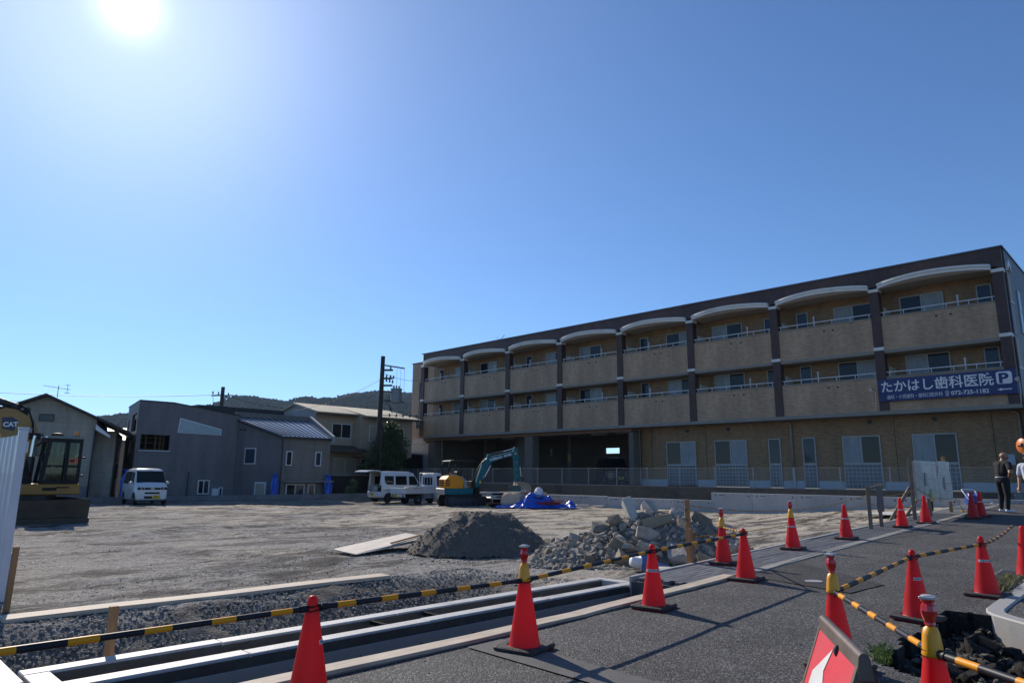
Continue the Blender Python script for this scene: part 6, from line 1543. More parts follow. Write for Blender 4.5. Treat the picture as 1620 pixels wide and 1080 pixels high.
def chunk_mesh(name, sx, sy, sz, mat, seed, n=16, flat=.8):
    """a broken lump: hull of points near the faces of a block"""
    rs = random.Random(seed); bm = bmesh.new()
    for i in range(n):
        p = [rs.uniform(-1, 1) for _ in range(3)]; k = rs.randrange(3); p[k] = rs.choice((-1, 1))*rs.uniform(flat, 1)
        bm.verts.new((p[0]*sx/2, p[1]*sy/2, p[2]*sz/2))
    res = bmesh.ops.convex_hull(bm, input=bm.verts)
    bmesh.ops.delete(bm, geom=[v for v in bm.verts if not v.link_faces], context='VERTS')
    bmesh.ops.recalc_face_normals(bm, faces=bm.faces)
    me = bpy.data.meshes.new(name); bm.to_mesh(me); bm.free(); me.materials.append(mat); return me
def ico():
    t = (1+5**.5)/2; v = np.array([(-1, t, 0), (1, t, 0), (-1, -t, 0), (1, -t, 0), (0, -1, t), (0, 1, t), (0, -1, -t), (0, 1, -t), (t, 0, -1), (t, 0, 1), (-t, 0, -1), (-t, 0, 1)], float); v /= np.linalg.norm(v[0])
    f = np.array([(0, 11, 5), (0, 5, 1), (0, 1, 7), (0, 7, 10), (0, 10, 11), (1, 5, 9), (5, 11, 4), (11, 10, 2), (10, 7, 6), (7, 1, 8), (3, 9, 4), (3, 4, 2), (3, 2, 6), (3, 6, 8), (3, 8, 9), (4, 9, 5), (2, 4, 11), (6, 2, 10), (8, 6, 7), (9, 8, 1)])
    return v, f
def scatter(name, P, size, mat, seed=3, parent=None, squash=.7):
    """many small broken stones as one mass"""
    rs = np.random.RandomState(seed); v, f = ico(); K = len(P)
    a = rs.rand(K)*6.28; B = v[None]*(1+.55*(rs.rand(K, 12, 1)-.5)); B = B*np.stack([1+.5*(rs.rand(K)-.5), 1+.5*(rs.rand(K)-.5), squash*(.8+.5*rs.rand(K))], -1)[:, None]
    t = rs.rand(K)*.9-.45; c, s = np.cos(t)[:, None], np.sin(t)[:, None]; B = np.stack([B[..., 0]*c-B[..., 2]*s, B[..., 1], B[..., 0]*s+B[..., 2]*c], -1)
    c, s = np.cos(a)[:, None], np.sin(a)[:, None]; B = np.stack([B[..., 0]*c-B[..., 1]*s, B[..., 0]*s+B[..., 1]*c, B[..., 2]], -1)
    V = P[:, None]+B*size[:, None, None]
    return stuff(raw_obj(name, V.reshape(-1, 3), (np.arange(K)[:, None, None]*12+f[None]).reshape(-1, 3), mat, False, parent))
ad = thing('asphalt_debris', 'black broken asphalt lumps heaped in the pit at the lower right', 'rubble', (0, 0, 0))
cms = [chunk_mesh('asphalt_chunk', *(random.uniform(.16, .42), random.uniform(.14, .34), random.uniform(.09, .2)), STONE_D, 100+i, 26, .45) for i in range(9)]
for i in range(95):
    x, y = random.uniform(6.7, 8.95), random.uniform(.6, 1.98)
    if y > 1.72 and x > 8.85: continue
    if x-8.1 > (y-.68)*.62+.0: continue
    o = link('asphalt_chunk', cms[i % 9], ad, (x, y, -.23+.13*random.random()+.10*max(0, 1-abs(y-1.15)*2))); o.rotation_euler = (random.uniform(-.6, .6), random.uniform(-.6, .6), random.uniform(0, 6)); s = random.uniform(.3, .95); o.scale = (s, s, s)
rs = np.random.RandomState(8); K = 1600
P = np.stack([6.3+2.9*rs.rand(K), .1+2.0*rs.rand(K), np.zeros(K)], -1); P[:, 2] = -.17+.10*npnoise(P[:, 0]*2.2, P[:, 1]*2.2, 50, 5)
scatter('pit_gravel', P, .010+.035*rs.rand(K)**3, M('pit_stone', (.10, .09, .075), .95, .5, 12, .3, 60), 9)

# ------------------------------------------------------------------ loose gravel on the bank and the ground near us
rs = np.random.RandomState(2); K = 24000
P = np.stack([.9+8.3*rs.rand(K), 6.95+2.5*rs.rand(K)**.8, np.zeros(K)], -1); P[:, 2] = site_z(P[:, 0], P[:, 1])+.012
P = P[(P[:, 0] < 9.0-(P[:, 1]-6.9)*.2)]; scatter('bank_gravel', P, .004+.020*rs.rand(len(P))**5, STONE, 2)
K = 9000; P = np.stack([-.5+13*rs.rand(K), 9.6+9*rs.rand(K)**1.8, np.zeros(K)], -1); P[:, 2] = site_z(P[:, 0], P[:, 1])+.005
scatter('loose_gravel', P, .004+.015*rs.rand(K)**4, STONE, 6)
K = 900; P = np.stack([2+12*rs.rand(K), 1.9+2.8*rs.rand(K), np.zeros(K)], -1); P[:, 2] = zr(P[:, 0])+.004
scatter('road_grit', P, .003+.006*rs.rand(K)**3, STONE, 7)

# ------------------------------------------------------------------ heap of grey gravel, plywood sheets beside it
md = thing('gravel_heap', 'dark grey heap of fine gravel with a flattened top', 'gravel heap', (0, 0, 0))
def mound_h(X, Y):
    u = (X-10.47)*.70-(Y-11.33)*.71; w = (X-10.47)*.71+(Y-11.33)*.70
    q = np.sqrt((u/np.where(u < 0, 1.50, 1.72))**2+(w/1.35)**2)
    h = .86*np.clip(1-q, 0, None)**.85*1.38; h *= 1+.16*npnoise(X*1.7, Y*1.7, 70, 4); h = np.minimum(h, .77+.02*npnoise(X*2, Y*2, 71, 3)+.03*h)
    ridge = np.exp(-((w+.25+.35*u)/.07)**2)*.05*sst(1.0, .4, q)
    return h+ridge+.03*npnoise(X*7, Y*7, 72, 3)*sst(0.0, .1, h)
xs = np.arange(8.2, 12.6, .035); ys = np.arange(9.6, 13.6, .035); X, Y = np.meshgrid(xs, ys, indexing='ij'); H = mound_h(X, Y); Z = site_z(X, Y)-.05+H
keep = (H[:-1, :-1] > .008)
HEAP = M('heap_gravel', (.115, .10, .082), .95, .3, 14, .8, 70, dirt=(.19, .165, .135), dscale=4, damt=.6)
g = grid_obj('heap', xs, ys, Z+.03, HEAP, keep); g.parent = md
K = 7000; P = np.stack([8.5+4.2*rs.rand(K), 9.7+3.8*rs.rand(K), np.zeros(K)], -1); h = mound_h(P[:, 0], P[:, 1]); k_ = (h > .02) | (rs.rand(K) < .12); P = P[k_]; P[:, 2] = site_z(P[:, 0], P[:, 1])-.02+h[k_]
scatter('heap_stones', P, .007+.03*rs.rand(len(P))**4, M('heap_stone', (.15, .132, .11), .95, .4, 9, .3, 60), 12, md)
def sheet_board(name, c, L, Wd, T_, rot, mat, label, cat, group=None):
    o = MB().box(-L/2, -Wd/2, 0, L/2, Wd/2, T_).build(name, mat, None, c, 0, bevel=.003); o.rotation_euler = rot; return tag(o, label, cat, group)
gz0 = gz(9, 12.9)
sheet_board('plywood_sheet', (9.15, 12.95, gz0+.135), 1.82, .91, .018, (.03, R(-7.5), R(-4)), PLY, 'top pale plywood sheet leaning on the left foot of the gravel heap', 'plywood sheet', 'plywood sheets by the gravel heap')
sheet_board('plywood_sheet', (9.1, 12.93, gz0+.105), 1.82, .91, .018, (.03, R(-6.0), R(-1)), PLY, 'lower plywood sheet under the pale one at the foot of the gravel heap', 'plywood sheet', 'plywood sheets by the gravel heap')
sheet_board('wooden_batten', (9.55, 12.62, gz0+.215), .9, .05, .03, (.03, R(-7.5), R(6)), STAKE, 'thin brown batten lying on the plywood by the gravel heap', 'batten')

# ------------------------------------------------------------------ heap of broken concrete
RUBC = M('broken_concrete', (.30, .265, .22), .9, .35, 7, .8, 28, rnd=.35, dirt=(.46, .42, .36), dscale=2, damt=.6)
RUBB2 = M('brown_concrete', (.22, .185, .135), .9, .3, 5, .5, 35, rnd=.2, dirt=(.34, .28, .2), dscale=2.4)
rp_ = thing('rubble_heap', 'large heap of broken grey concrete lumps beside the pavers', 'rubble', (0, 0, 0))
ax = Vector((.596, -.803)); ay = Vector((.803, .596)); RC = Vector((12.1, 8.45))
def rub_h(X, Y):
    u = (X-RC.x)*ax.x+(Y-RC.y)*ax.y; w = (X-RC.x)*ay.x+(Y-RC.y)*ay.y
    hm = np.interp(u, [-2.4, -1.9, -1.2, -.5, .2, .9, 1.6, 2.1, 2.5], [0, .10, .28, .58, .76, .76, .56, .34, 0])
    return hm*np.clip(1-np.abs(w/1.5)**1.7, 0, None)*(1+.18*npnoise(X*2, Y*2, 90, 4))
xs = np.arange(9.6, 14.6, .05); ys = np.arange(6.0, 11.0, .05); X, Y = np.meshgrid(xs, ys, indexing='ij'); H = rub_h(X, Y)
g = grid_obj('rubble_bed', xs, ys, site_z(X, Y)-.04+H+.03+.03*npnoise(X*6, Y*6, 91, 3), M('rubble_dirt', (.21, .185, .15), .95, .3, 10, .8, 50, dirt=(.23, .21, .19), dscale=3), H[:-1, :-1] > .01); g.parent = rp_
shapes = [(.62, .42, .26), (.5, .34, .3), (.40, .36, .22), (.34, .26, .2), (.28, .22, .18), (.24, .2, .14), (.2, .16, .13), (.16, .13, .11)]
cmeshes = [[chunk_mesh('concrete_chunk', *s, m, 200+i*7+k, 26, .6) for k in range(4)] for i, s in enumerate(shapes) for m in (RUBC,)]
cbrown = [chunk_mesh('concrete_chunk', *s, RUBB2, 300+i, 26, .6) for i, s in enumerate(shapes[:5])]
placed = []
def try_place(n, kinds, umin, umax, rad, k_sink, brown=0.0):
    c = 0; tries = 0
    while c < n and tries < n*30:
        tries += 1; u = random.uniform(umin, umax); w = random.uniform(-1.45, 1.0); x, y = RC.x+ax.x*u+ay.x*w, RC.y+ax.y*u+ay.y*w
        if y < float(WALK_IN(x))+.3: continue
        if any((x-a)**2+(y-b)**2 < (rad+r_)**2*.55 for a, b, r_ in placed): continue
        h = float(rub_h(np.array(x), np.array(y)))
        me = random.choice(cbrown[:4]) if random.random() < brown else random.choice(cmeshes[random.choice(kinds)])
        o = link('concrete_chunk', me, rp_, (x, y, gz(x, y)+h+k_sink)); o.rotation_euler = (random.uniform(-.7, .7), random.uniform(-.7, .7), random.uniform(0, 6.3)); s = random.uniform(.6, 1.1); o.scale = (s, s, s*random.uniform(.8, 1.2))
        placed.append((x, y, rad)); c += 1
def big(px, py, z, s, rot, me): 
    o = link('concrete_chunk', me, rp_, (px, py, z)); o.rotation_euler = rot; o.scale = s; placed.append((px, py, .25)); return o
slabm = MB().box(-.2, -.1, -.32, .2, .1, .32).mesh('concrete_chunk', M('pale_slab', (.46, .44, .40), .85, .12, 4, .3, 50, dirt=(.3, .28, .25), dscale=3), bevel=.012)
big(12.0, 8.35, .78, (.85, .9, .85), (R(-18), R(24), R(40)), slabm)
big(12.35, 8.15, .80, (.95, .8, 1.2), (.3, -.5, .9), cmeshes[0][1]); big(11.6, 8.75, .46, (.9, .8, .9), (.15, .1, -.6), cmeshes[0][2])
big(11.3, 9.2, .2, (.75, .75, .8), (.4, .6, .3), cmeshes[0][0]); big(13.0, 7.25, .55, (1.0, .9, 1.2), (.4, .5, .2), cbrown[0]); big(12.2, 7.25, .46, (1.3, 1.2, 1.4), (.5, -.6, 1.1), cbrown[1])
big(11.6, 7.05, .12, (1.1, 1.1, .9), (.1, -.35, .5), cmeshes[0][3]); big(12.25, 6.8, .14, (1.0, 1.0, 1.0), (.2, .3, -.5), cmeshes[0][1]); big(11.2, 7.4, .16, (.8, .9, 1), (.2, -.2, 1.6), cmeshes[0][2]); big(12.7, 6.95, .30, (1.1, 1.2, 1.5), (.7, .2, .4), cbrown[2]); big(12.0, 7.7, .60, (1.1, 1, 1), (.3, .2, 2), cbrown[0]); big(12.6, 7.7, .68, (1.1, 1, 1.2), (.5, .6, 1), cmeshes[1][0])
try_place(7, [1, 2], -.3, 2.1, .22, .05, .4); try_place(18, [2, 3, 4], -.6, 2.2, .15, .03, .25); try_place(95, [5, 6, 7], -1.8, 2.3, .065, .02, .1); try_place(150, [7], -1.9, 2.4, .045, .015)
K = 11000; U = rs.rand(K)*4.4-1.9; Wv = rs.rand(K)*3.4-2.1; P = np.stack([RC.x+ax.x*U+ay.x*Wv, RC.y+ax.y*U+ay.y*Wv, np.zeros(K)], -1); P = P[P[:, 1] > 6.25]; P[:, 2] = site_z(P[:, 0], P[:, 1])+rub_h(P[:, 0], P[:, 1])+.01
scatter('rubble_stones', P, .008+.050*rs.rand(len(P))**3.4, RUBC, 15, rp_)
tag(MB().lathe([(.08, 0), (.085, .015), (.10, .17), (.105, .17), (.095, .17), (.077, .015), (0, .015)], (0, 0, 0), 18, axis=Matrix.Rotation(R(96), 3, Vector((.5, .8, 0)))).build('white_bucket', M('white_plastic', (.72, .73, .74), .4, .04), None, (10.35, 7.22, gz(10.3, 7.2)+.16)), 'white plastic bucket lying at the foot of the rubble behind a cone', 'bucket')
tag(MB().add([(0, 0, 0), (.5, -.35, 0), (.16, .12, .24), (.0, .02, -.02), (.5, -.33, -.02), (.16, .14, .22)], [(0, 1, 2), (5, 4, 3), (0, 3, 4, 1), (1, 4, 5, 2), (2, 5, 3, 0)]).build('blue_plate', M('dull_blue', (.10, .17, .36), .6, .15, 5), None, (10.5, 7.1, gz(10.5, 7)+.02)), 'dull blue triangular plate leaning in the rubble behind a cone', 'plate')
tag(MB().lathe([(0.001, .02), (.17, .03), (.2, .015), (.19, 0), (0.001, .004)], n=20).build('round_lid', M('dusty_lid', (.42, .41, .38), .7, .1), None, (10.62, 6.72, gz(10.6, 6.8)+.045)), 'flat dusty round lid lying beside the rubble behind a cone', 'lid')
# ------------------------------------------------------------------ ropes, stakes, notice board
def rope_mat():
    m = bpy.data.materials.new('tiger_rope'); m.use_nodes = True; n, l = m.node_tree.nodes, m.node_tree.links; b = n['Principled BSDF']; b.inputs['Roughness'].default_value = .7
    t = n.new('ShaderNodeTexCoord'); w = n.new('ShaderNodeTexWave'); w.inputs['Scale'].default_value = 5.0; w.inputs['Distortion'].default_value = .4; mp = n.new('ShaderNodeMapping'); mp.inputs['Rotation'].default_value = (0, .5, .4); l.new(t.outputs['Object'], mp.inputs[0]); l.new(mp.outputs[0], w.inputs[0])
    r = n.new('ShaderNodeValToRGB'); r.color_ramp.interpolation = 'CONSTANT'; r.color_ramp.elements[0].color = (.03, .028, .025, 1); r.color_ramp.elements[1].position = .42; r.color_ramp.elements[1].color = (.62, .34, .03, 1); l.new(w.outputs[0], r.inputs[0]); l.new(r.outputs[0], b.inputs['Base Color']); return m
ROPE = rope_mat()
def rope(a, b, sag, label, r=.008, extra=None):
    pts = [Vector(a).lerp(Vector(b), t/30)-Vector((0, 0, sag*4*(t/30)*(1-t/30))) for t in range(31)]
    if extra: pts += [Vector(p) for p in extra]
    tag(MB().tube(pts, r, 6).build('tiger_rope', ROPE), label, 'rope', 'black and yellow ropes strung along the sidewalk')
WW = 6.14
stake(10.5, WW+.02, -.15, 1.13, .075, STAKE, 'tall wooden stake wound with rope in front of the rubble', (-.0, .0))
stake(10.44, WW-.06, -.15, .66, .07, STAKE, 'shorter wooden stake tied to the tall roped stake by the rubble')
rope((10.5, WW, 1.03), (17.9, 5.62, 1.12), .22, 'upper rope from the roped stake to the low stake frame', extra=None)
rope((10.5, WW, .52), (17.9, 5.62, .95), .14, 'lower rope from the roped stake to the low stake frame')
rp2 = [(10.5+.045*math.cos(t*1.1), WW+.02+.045*math.sin(t*1.1), 1.04-t*.028) for t in range(14)]+[(10.58, WW-.02, .6), (10.62, WW-.04, .40), (10.66, WW-.05, .15), (10.6, WW-.08, -.02)]
tag(MB().tube(rp2, .008, 6).build('tiger_rope', ROPE), 'loose rope end wound round the roped stake and hanging down', 'rope')
sf = thing('stake_frame', 'low frame of two weathered stakes with a grey board beside the sidewalk', 'frame', (0, 0, 0))
z0 = float(zr(17.9))
for x, h in ((17.88, 1.15), (18.66, 1.2)): MB().box(x-.04, 5.58, z0-.2, x+.04, 5.65, z0+h-.15).build('stake', STAKE_OLD, sf, bevel=.005)
MB().bar((17.8, 5.56, z0+.93), (18.75, 5.54, z0+1.0), .03, .08).build('crosspiece', STAKE_OLD, sf)
MB().box(18.25, 5.53, z0+.38, 18.70, 5.548, z0+.98).build('board', M('grey_board', (.13, .125, .115), .8, .2, 4), sf)
nb = thing('notice_board', 'large wrapped white notice board on wooden legs beside the sidewalk', 'notice board', (0, 0, 0))
L0, L1 = Vector((21.2, 5.50, 0)), Vector((24.75, 5.36, 0)); zb = float(zr(21.2))
def bp_(t, z, o=0.0): p = L0.lerp(L1, t); return (p.x, p.y+o, z)
for t, zt, z0_ in ((.02, zb+1.62, zb-.5), (.40, zb+.75, zb-.3), (.97, zb+.80, zb-.2), (.90, zb+1.75, zb+.8)):
    MB().bar(bp_(t, z0_, .05), bp_(t, zt, .05), .09, .07).build('leg', STAKE if t > .5 else STAKE_OLD, nb, bevel=.005)
for t0, t1 in ((.02, -.12), (.40, .16), (.70, .52)): MB().bar(bp_(t0, zb+.85, .1), bp_(t1, zb-.35, .7), .05, .08).build('brace', STAKE_OLD, nb, bevel=.005)
PAPER = M('paper_sheet', (.66, .61, .54), .5, .06, 3, coat=.1, dirt=(.40, .39, .38), dscale=2)
for (ta, tb, z_lo, z_hi) in ((.03, .60, zb+.53, zb+1.58), (.604, .985, zb+.42, zb+1.60)):
    m = MB(); n = 9; rows_ = 6
    for i in range(n):
        for j in range(rows_):
            t = ta+(tb-ta)*i/(n-1); z = z_lo+(z_hi-z_lo)*j/(rows_-1); wob = .012*math.sin(i*1.9+j*1.3)
            if i == 0: t += .03*abs(math.sin(j*2.1))
            m.v.append(bp_(t, z, -.02+wob))
    for i in range(n-1):
        for j in range(rows_-1): m.f.append([i*rows_+j, (i+1)*rows_+j, (i+1)*rows_+j+1, i*rows_+j+1]); m.m.append(0); m.sm.append(True)
    sh_ = m.build('sheet', PAPER, nb, fix=False)
    pr = MB()
    for k in range(13):
        z = z_hi-.10-k*(z_hi-z_lo-.15)/13
        for q in range(4):
            u0 = .06+.23*q+random.uniform(0, .04); u1 = u0+random.uniform(.05, .17)
            if random.random() < .75: 
                a, b = bp_(ta+(tb-ta)*u0, z, -.038), bp_(ta+(tb-ta)*u1, z, -.038); pr.add([a, b, (b[0], b[1], z+.012), (a[0], a[1], z+.012)], [(0, 1, 2, 3)])
    stuff(pr.build('print_lines', M('grey_print', (.25, .25, .26), .7), sh_))
    MB().box(*bp_(ta+.005, z_lo+.01, .012), *bp_(tb-.005, z_hi-.02, .03)).build('backing', PLY, nb)
    a, b = bp_(ta+(tb-ta)*.42, z_lo+.35, -.04), bp_(ta+(tb-ta)*.50, z_lo+.35, -.04)
    MB().add([a, b, (b[0], b[1], z_lo+.72), (a[0], a[1], z_lo+.72)], [(0, 1, 2, 3)]).build('print_block', M('pale_print', (.36, .34, .33), .6), sh_)
MB().sphere(bp_(.385, zb+.62, -.06), .13, 9, 7, 0, (.8, .6, 1.4), .15).build('hung_bag', M('yellowish_bag', (.55, .53, .30), .4, .2, 6), nb)
rope((17.9, 5.62, 1.12), bp_(.02, zb+.78), .08, 'upper rope from the low stake frame to the notice board'); rope((17.9, 5.62, .9), bp_(.02, zb+.35), .05, 'lower rope from the low stake frame to the notice board')
rope(bp_(.02, zb+.82, -.08), bp_(.97, zb+.52, -.08), .12, 'rope strung across the lower edge of the notice board', extra=[(24.75, 5.2, .75), (24.8, 5.1, .5)])
sheet_board('white_sheet', (25.2, 7.0, gz(25.2, 7)+.05), 3.4, .9, .02, (0, 0, R(-8)), M('white_sheet', (.55, .55, .53), .6), 'long pale sheet lying on the sand behind the notice board', 'sheet')
tag(MB().tube([(24.95+.12*math.cos(t)*(1+.2*math.sin(t*2.3)), 5.15+.10*math.sin(t*1.1), .50+.05*abs(math.sin(t*1.7))) for t in np.arange(0, 25, .5)], .010, 5).build('rope_coil', ROPE), 'small tangled coil of rope at the right leg of the notice board', 'rope')
# hose reel by the wall
hr = thing('hose_reel', 'blue hose reel on a white stand beside the pair of cones', 'hose reel', (28.6, 5.6, gz(28.6, 6.0)+.02), R(35))
q = Matrix.Rotation(R(90), 3, 'X')
MB().lathe([(.05, -.14), (.26, -.14), (.26, -.12), (.2, -.11), (.2, .11), (.26, .12), (.26, .14), (.05, .14)], (0, 0, .30), 20, axis=q).build('drum', M('hose_blue', (.02, .06, .30), .4, .2, 30), hr)
MB().tube([(-.3, -.2, .0), (-.25, -.2, .3), (.25, -.2, .62), (.3, -.2, .66), (.3, .2, .66), (.25, .2, .62), (-.25, .2, .3), (-.3, .2, 0)], .018, 6).bar((-.3, -.2, .01), (.35, -.2, .01), .03, .03).bar((-.3, .2, .01), (.35, .2, .01), .03, .03).build('stand', RAIL, hr)
tag(MB().tube([(29.6+.25*math.cos(t), 5.4+.2*math.sin(t), .62+.12*math.sin(t*.5)) for t in np.arange(0, 9, .4)], .012, 5).build('white_hose', RAIL), 'loop of thin white hose on the ground behind the man in black', 'hose')
# white lattice on the ground-floor wall, orange mirror
lt_ = thing('lattice_window', 'small white latticed window on the ground floor behind the man in black', 'window', (XB-.01, 5.88, 2.37))
MB().box(-.04, -.27, -.23, 0, .27, .23).build('sheet', M('white_lattice', (.50, .55, .66), .5, .08), lt_)
for i in range(6): MB().box(-.052, -.27+.108*i-.006, -.23, -.041, -.27+.108*i+.006, .23).build('bar', RAIL, lt_)
for i in range(4): MB().box(-.062, -.27, -.23+.153*i-.006, -.053, .27, -.23+.153*i+.006).build('bar', RAIL, lt_)
mi = thing('traffic_mirror', 'round orange backed traffic mirror at the right edge of the picture', 'traffic mirror', (29.3, 4.10, 0))
vd = Matrix.Rotation(R(-42), 3, 'Z') @ Matrix.Rotation(R(-90), 3, 'Y')
MB().lathe([(0.001, .09), (.16, .075), (.30, .02), (.33, 0), (.33, -.05), (.30, -.06), (.001, -.02)], (0, 0, 2.63), 28, axis=vd*.8).build('mirror_back', M('mirror_orange', (.62, .16, .02), .45, .06, coat=.2), mi)
MB().bar((-.14, -.02, 2.7), (.05, .06, 2.55), .05, .05).bar((-.1, .1, 2.62), (-.1, -.1, 2.62), .05, .05).build('bracket', DARKM, mi); MB().cyl((.12, -.06, .2), (.12, -.06, 2.7), .04, n=10).build('post', MATS['mirror_orange'], mi)

# ------------------------------------------------------------------ white hoarding at the left edge
ho = thing('hoarding', 'tall white sheet hoarding with a pale end post at the left edge', 'hoarding', (1.95, 10.95, 0))
HW = M('hoarding_white', (.56, .58, .64), .4, .05, 1.2, coat=.2, dirt=(.42, .42, .44), dscale=1.5, damt=.4)
MB().box(-.05, -.10, -.15, .05, .0, 2.05).build('end_post', HW, ho, bevel=.008); MB().box(-.056, -.106, 2.051, .056, .006, 2.075).build('post_cap', RAIL, ho)
hm_ = MB(); n = 12
for i in range(n+1):
    y = .9*i/n; x = .012*(1 if i % 4 < 2 else -1)
    hm_.v += [(x-.004, y, .02), (x+.004, y, .02), (x+.004, y, 1.98), (x-.004, y, 1.98)]
for i in range(n):
    for q_ in range(4): hm_.f.append([i*4+q_, i*4+(q_+1) % 4, i*4+4+(q_+1) % 4, i*4+4+q_]); hm_.m.append(0); hm_.sm.append(False)
hm_ = hm_.mesh('hoarding_sheet', HW)
for i in range(16): link('hoarding_sheet', hm_, ho, (0, .02+.905*i, 0))
MB().cyl((.03, 0, 1.90), (.03, 14.5, 1.90), .024, n=8).build('rail', RAIL, ho); MB().box(-.03, .0, -.35, .03, 14.4, .015).build('skirt', BLKP, ho)
for i in range(8): MB().bar((.03, .3+1.8*i, 1.95), (.03, .3+1.8*i, 2.06), .02, .02).build('clamp', DARKM, ho)
for z in (.35, 1.75): MB().box(.05, -.07, z, .075, -.02, z+.14).build('latch', RAIL, ho)

# ------------------------------------------------------------------ tarpaulin heap and what lies round it
TO = Vector((26.2, 24.2)); tr_ = Vector((.70, -.714)); td = Vector((.714, .70))
def tl(a, b): return (TO.x+tr_.x*a+td.x*b, TO.y+tr_.y*a+td.y*b)
A1, B1 = np.meshgrid(np.arange(-2.1, 2.35, .04), np.arange(-.95, 1.2, .04), indexing='ij')
def bump(ca, cb, ra, rb, h, p=2): return h*np.exp(-(np.abs((A1-ca)/ra)**p)-(np.abs((B1-cb)/rb)**p))
Ht = bump(.25, .15, .72, .62, .50, 4)+bump(-.45, .05, .55, .5, .30)+bump(1.0, .1, .6, .5, .22)+bump(1.95, 0, .22, .35, .30)+bump(-1.6, -.2, .5, .4, .06)
cr = np.abs(npnoise(A1*1.7+.6*npnoise(A1, B1, 7, 3), B1*1.7, 101, 4)); cr2 = np.abs(npnoise(A1*4.2, B1*4.2, 102, 3))
Ht += .13*(.35-cr)*1.2+.05*(.3-cr2)
edge = .10*npnoise(A1*2.5, B1*2.5, 104, 3)
w_ = np.minimum(np.minimum(A1+2.0, 2.25-A1), np.minimum(B1+.82+.12*np.sin(A1*2.2), 1.1-B1))+edge
Ht = np.clip(Ht, .015, None)*sst(-.02, .25, w_)+.02
kt = (w_ > 0)[:-1, :-1]
Xt, Yt = TO.x+tr_.x*A1+td.x*B1, TO.y+tr_.y*A1+td.y*B1
Zt = site_z(Xt, Yt)+Ht+.03
v = np.stack([Xt, Yt, Zt], -1).reshape(-1, 3); nx, ny = Xt.shape; i = np.arange((nx-1)*(ny-1)); a = (i//(ny-1))*ny+i % (ny-1); qd = np.stack([a, a+ny, a+ny+1, a+1], -1)[kt.reshape(-1)]
TARP = M('tarpaulin_blue', (.012, .085, .50), .28, .12, 4, .15, 25, coat=.3)
tag(raw_obj('tarpaulin', v, qd, TARP, False), 'crumpled bright blue tarpaulin spread over a heap beside the teal excavator', 'tarpaulin')
gt = gz(26, 24)+.03
def blob(name, c, r, sc, mat, label, cat, jit=.12, n=14, k=10):
    m = MB().sphere((0, 0, 0), r, n, k, 0, sc, jit); m.sm = [False]*len(m.sm)
    return tag(m.build(name, mat, None, c), label, cat)
x, y = tl(-.95, .75); SACK = M('sack_cloth', (.62, .42, .28), .8, .15, 5, .4, 25)
m = MB(); n = 16; prof = [(.30, 0), (.52, .05), (.60, .3), (.58, .6), (.50, .82), (.44, .86), (.30, .80)]; vs = []
for r_, z in prof:
    for i in range(n): t = 2*math.pi*i/n; k = 1/max(abs(math.cos(t)), abs(math.sin(t)))**.6; rr = r_*k*(1+random.uniform(-.04, .04)); vs.append((rr*math.cos(t), rr*math.sin(t), z*.85+random.uniform(-.02, .02)))
m.add(vs, [(j*n+i, j*n+(i+1) % n, (j+1)*n+(i+1) % n, (j+1)*n+i) for j in range(len(prof)-1) for i in range(n)]+[tuple(range((len(prof)-1)*n, len(prof)*n))]); m.build
tag(m.build('bulk_sack', SACK, None, (x, y, gz(x, y)), .4), 'big beige bulk sack half behind the blue tarpaulin', 'sack')
x, y = tl(-.15, .62); blob('small_sack', (x, y, gt+.5), .24, (1.5, 1, .55), SACK, 'small beige sack lying folded on the blue tarpaulin heap', 'sack')
x, y = tl(-.5, .9); blob('small_sack', (x, y, gt+.80), .2, (1.3, 1, .5), M('pale_sack', (.55, .48, .40), .8, .1), 'pale beige sack on top of the bulk sack, behind the tarpaulin', 'sack')
x, y = tl(.32, .2); blob('white_bag', (x, y, gt+.74), .25, (1, .9, 1.1), M('white_bag', (.62, .64, .68), .35, .1, 4), 'knotted white rubbish bag standing on top of the blue tarpaulin', 'bag', .16)
x, y = tl(.62, .28); blob('beige_bag', (x, y, gt+.64), .15, (1, .8, .8), SACK, 'little beige bag beside the white bag on the tarpaulin', 'bag')
tag(MB().box(-.55, -.4, 0, .55, .4, .04).build('dark_board', BLKP, None, (*tl(.32, .2), gt+.50), .3), 'dark board under the white bag on top of the tarpaulin', 'board')
ge = thing('generator', 'dark green generator with a thin upright pipe standing on the beige sacks', 'generator', (*tl(-.9, .8), gt+.78), R(-45))
MB().box(-.3, -.2, 0, .3, .2, .30).build('case', M('dark_green', (.02, .06, .06), .4), ge, bevel=.03); MB().box(-.32, -.22, -.04, .32, .22, 0).build('skid', CHROME, ge); MB().cyl((.02, 0, .3), (.02, 0, .62), .018, n=8).build('pipe', DARKM, ge)
RBAR = M('red_oxide', (.25, .015, .018), .5, .1)
for i, (a0, b0, a1, b1, z) in enumerate(((-.25, -.45, 1.1, -.35, .33), (.1, -.55, 1.35, -.5, .28), (.35, -.62, 1.2, -.62, .20), (.6, -.3, 1.6, -.15, .38), (.3, -.7, 1.4, -.45, .24), (.9, -.65, 1.5, .0, .3))):
    p, q_ = tl(a0, b0), tl(a1, b1); lb = ('topmost', 'longest', 'lowest', 'rearmost', 'second lowest', 'rightmost slanting')[i]; tag(MB().cyl((*p, gt+z), (*q_, gt+z-.02), .022, n=8).build('red_bar', RBAR), lb+' of the thin dark red steel bars lying on the blue tarpaulin', 'steel bar', 'red steel bars lying on the tarpaulin')
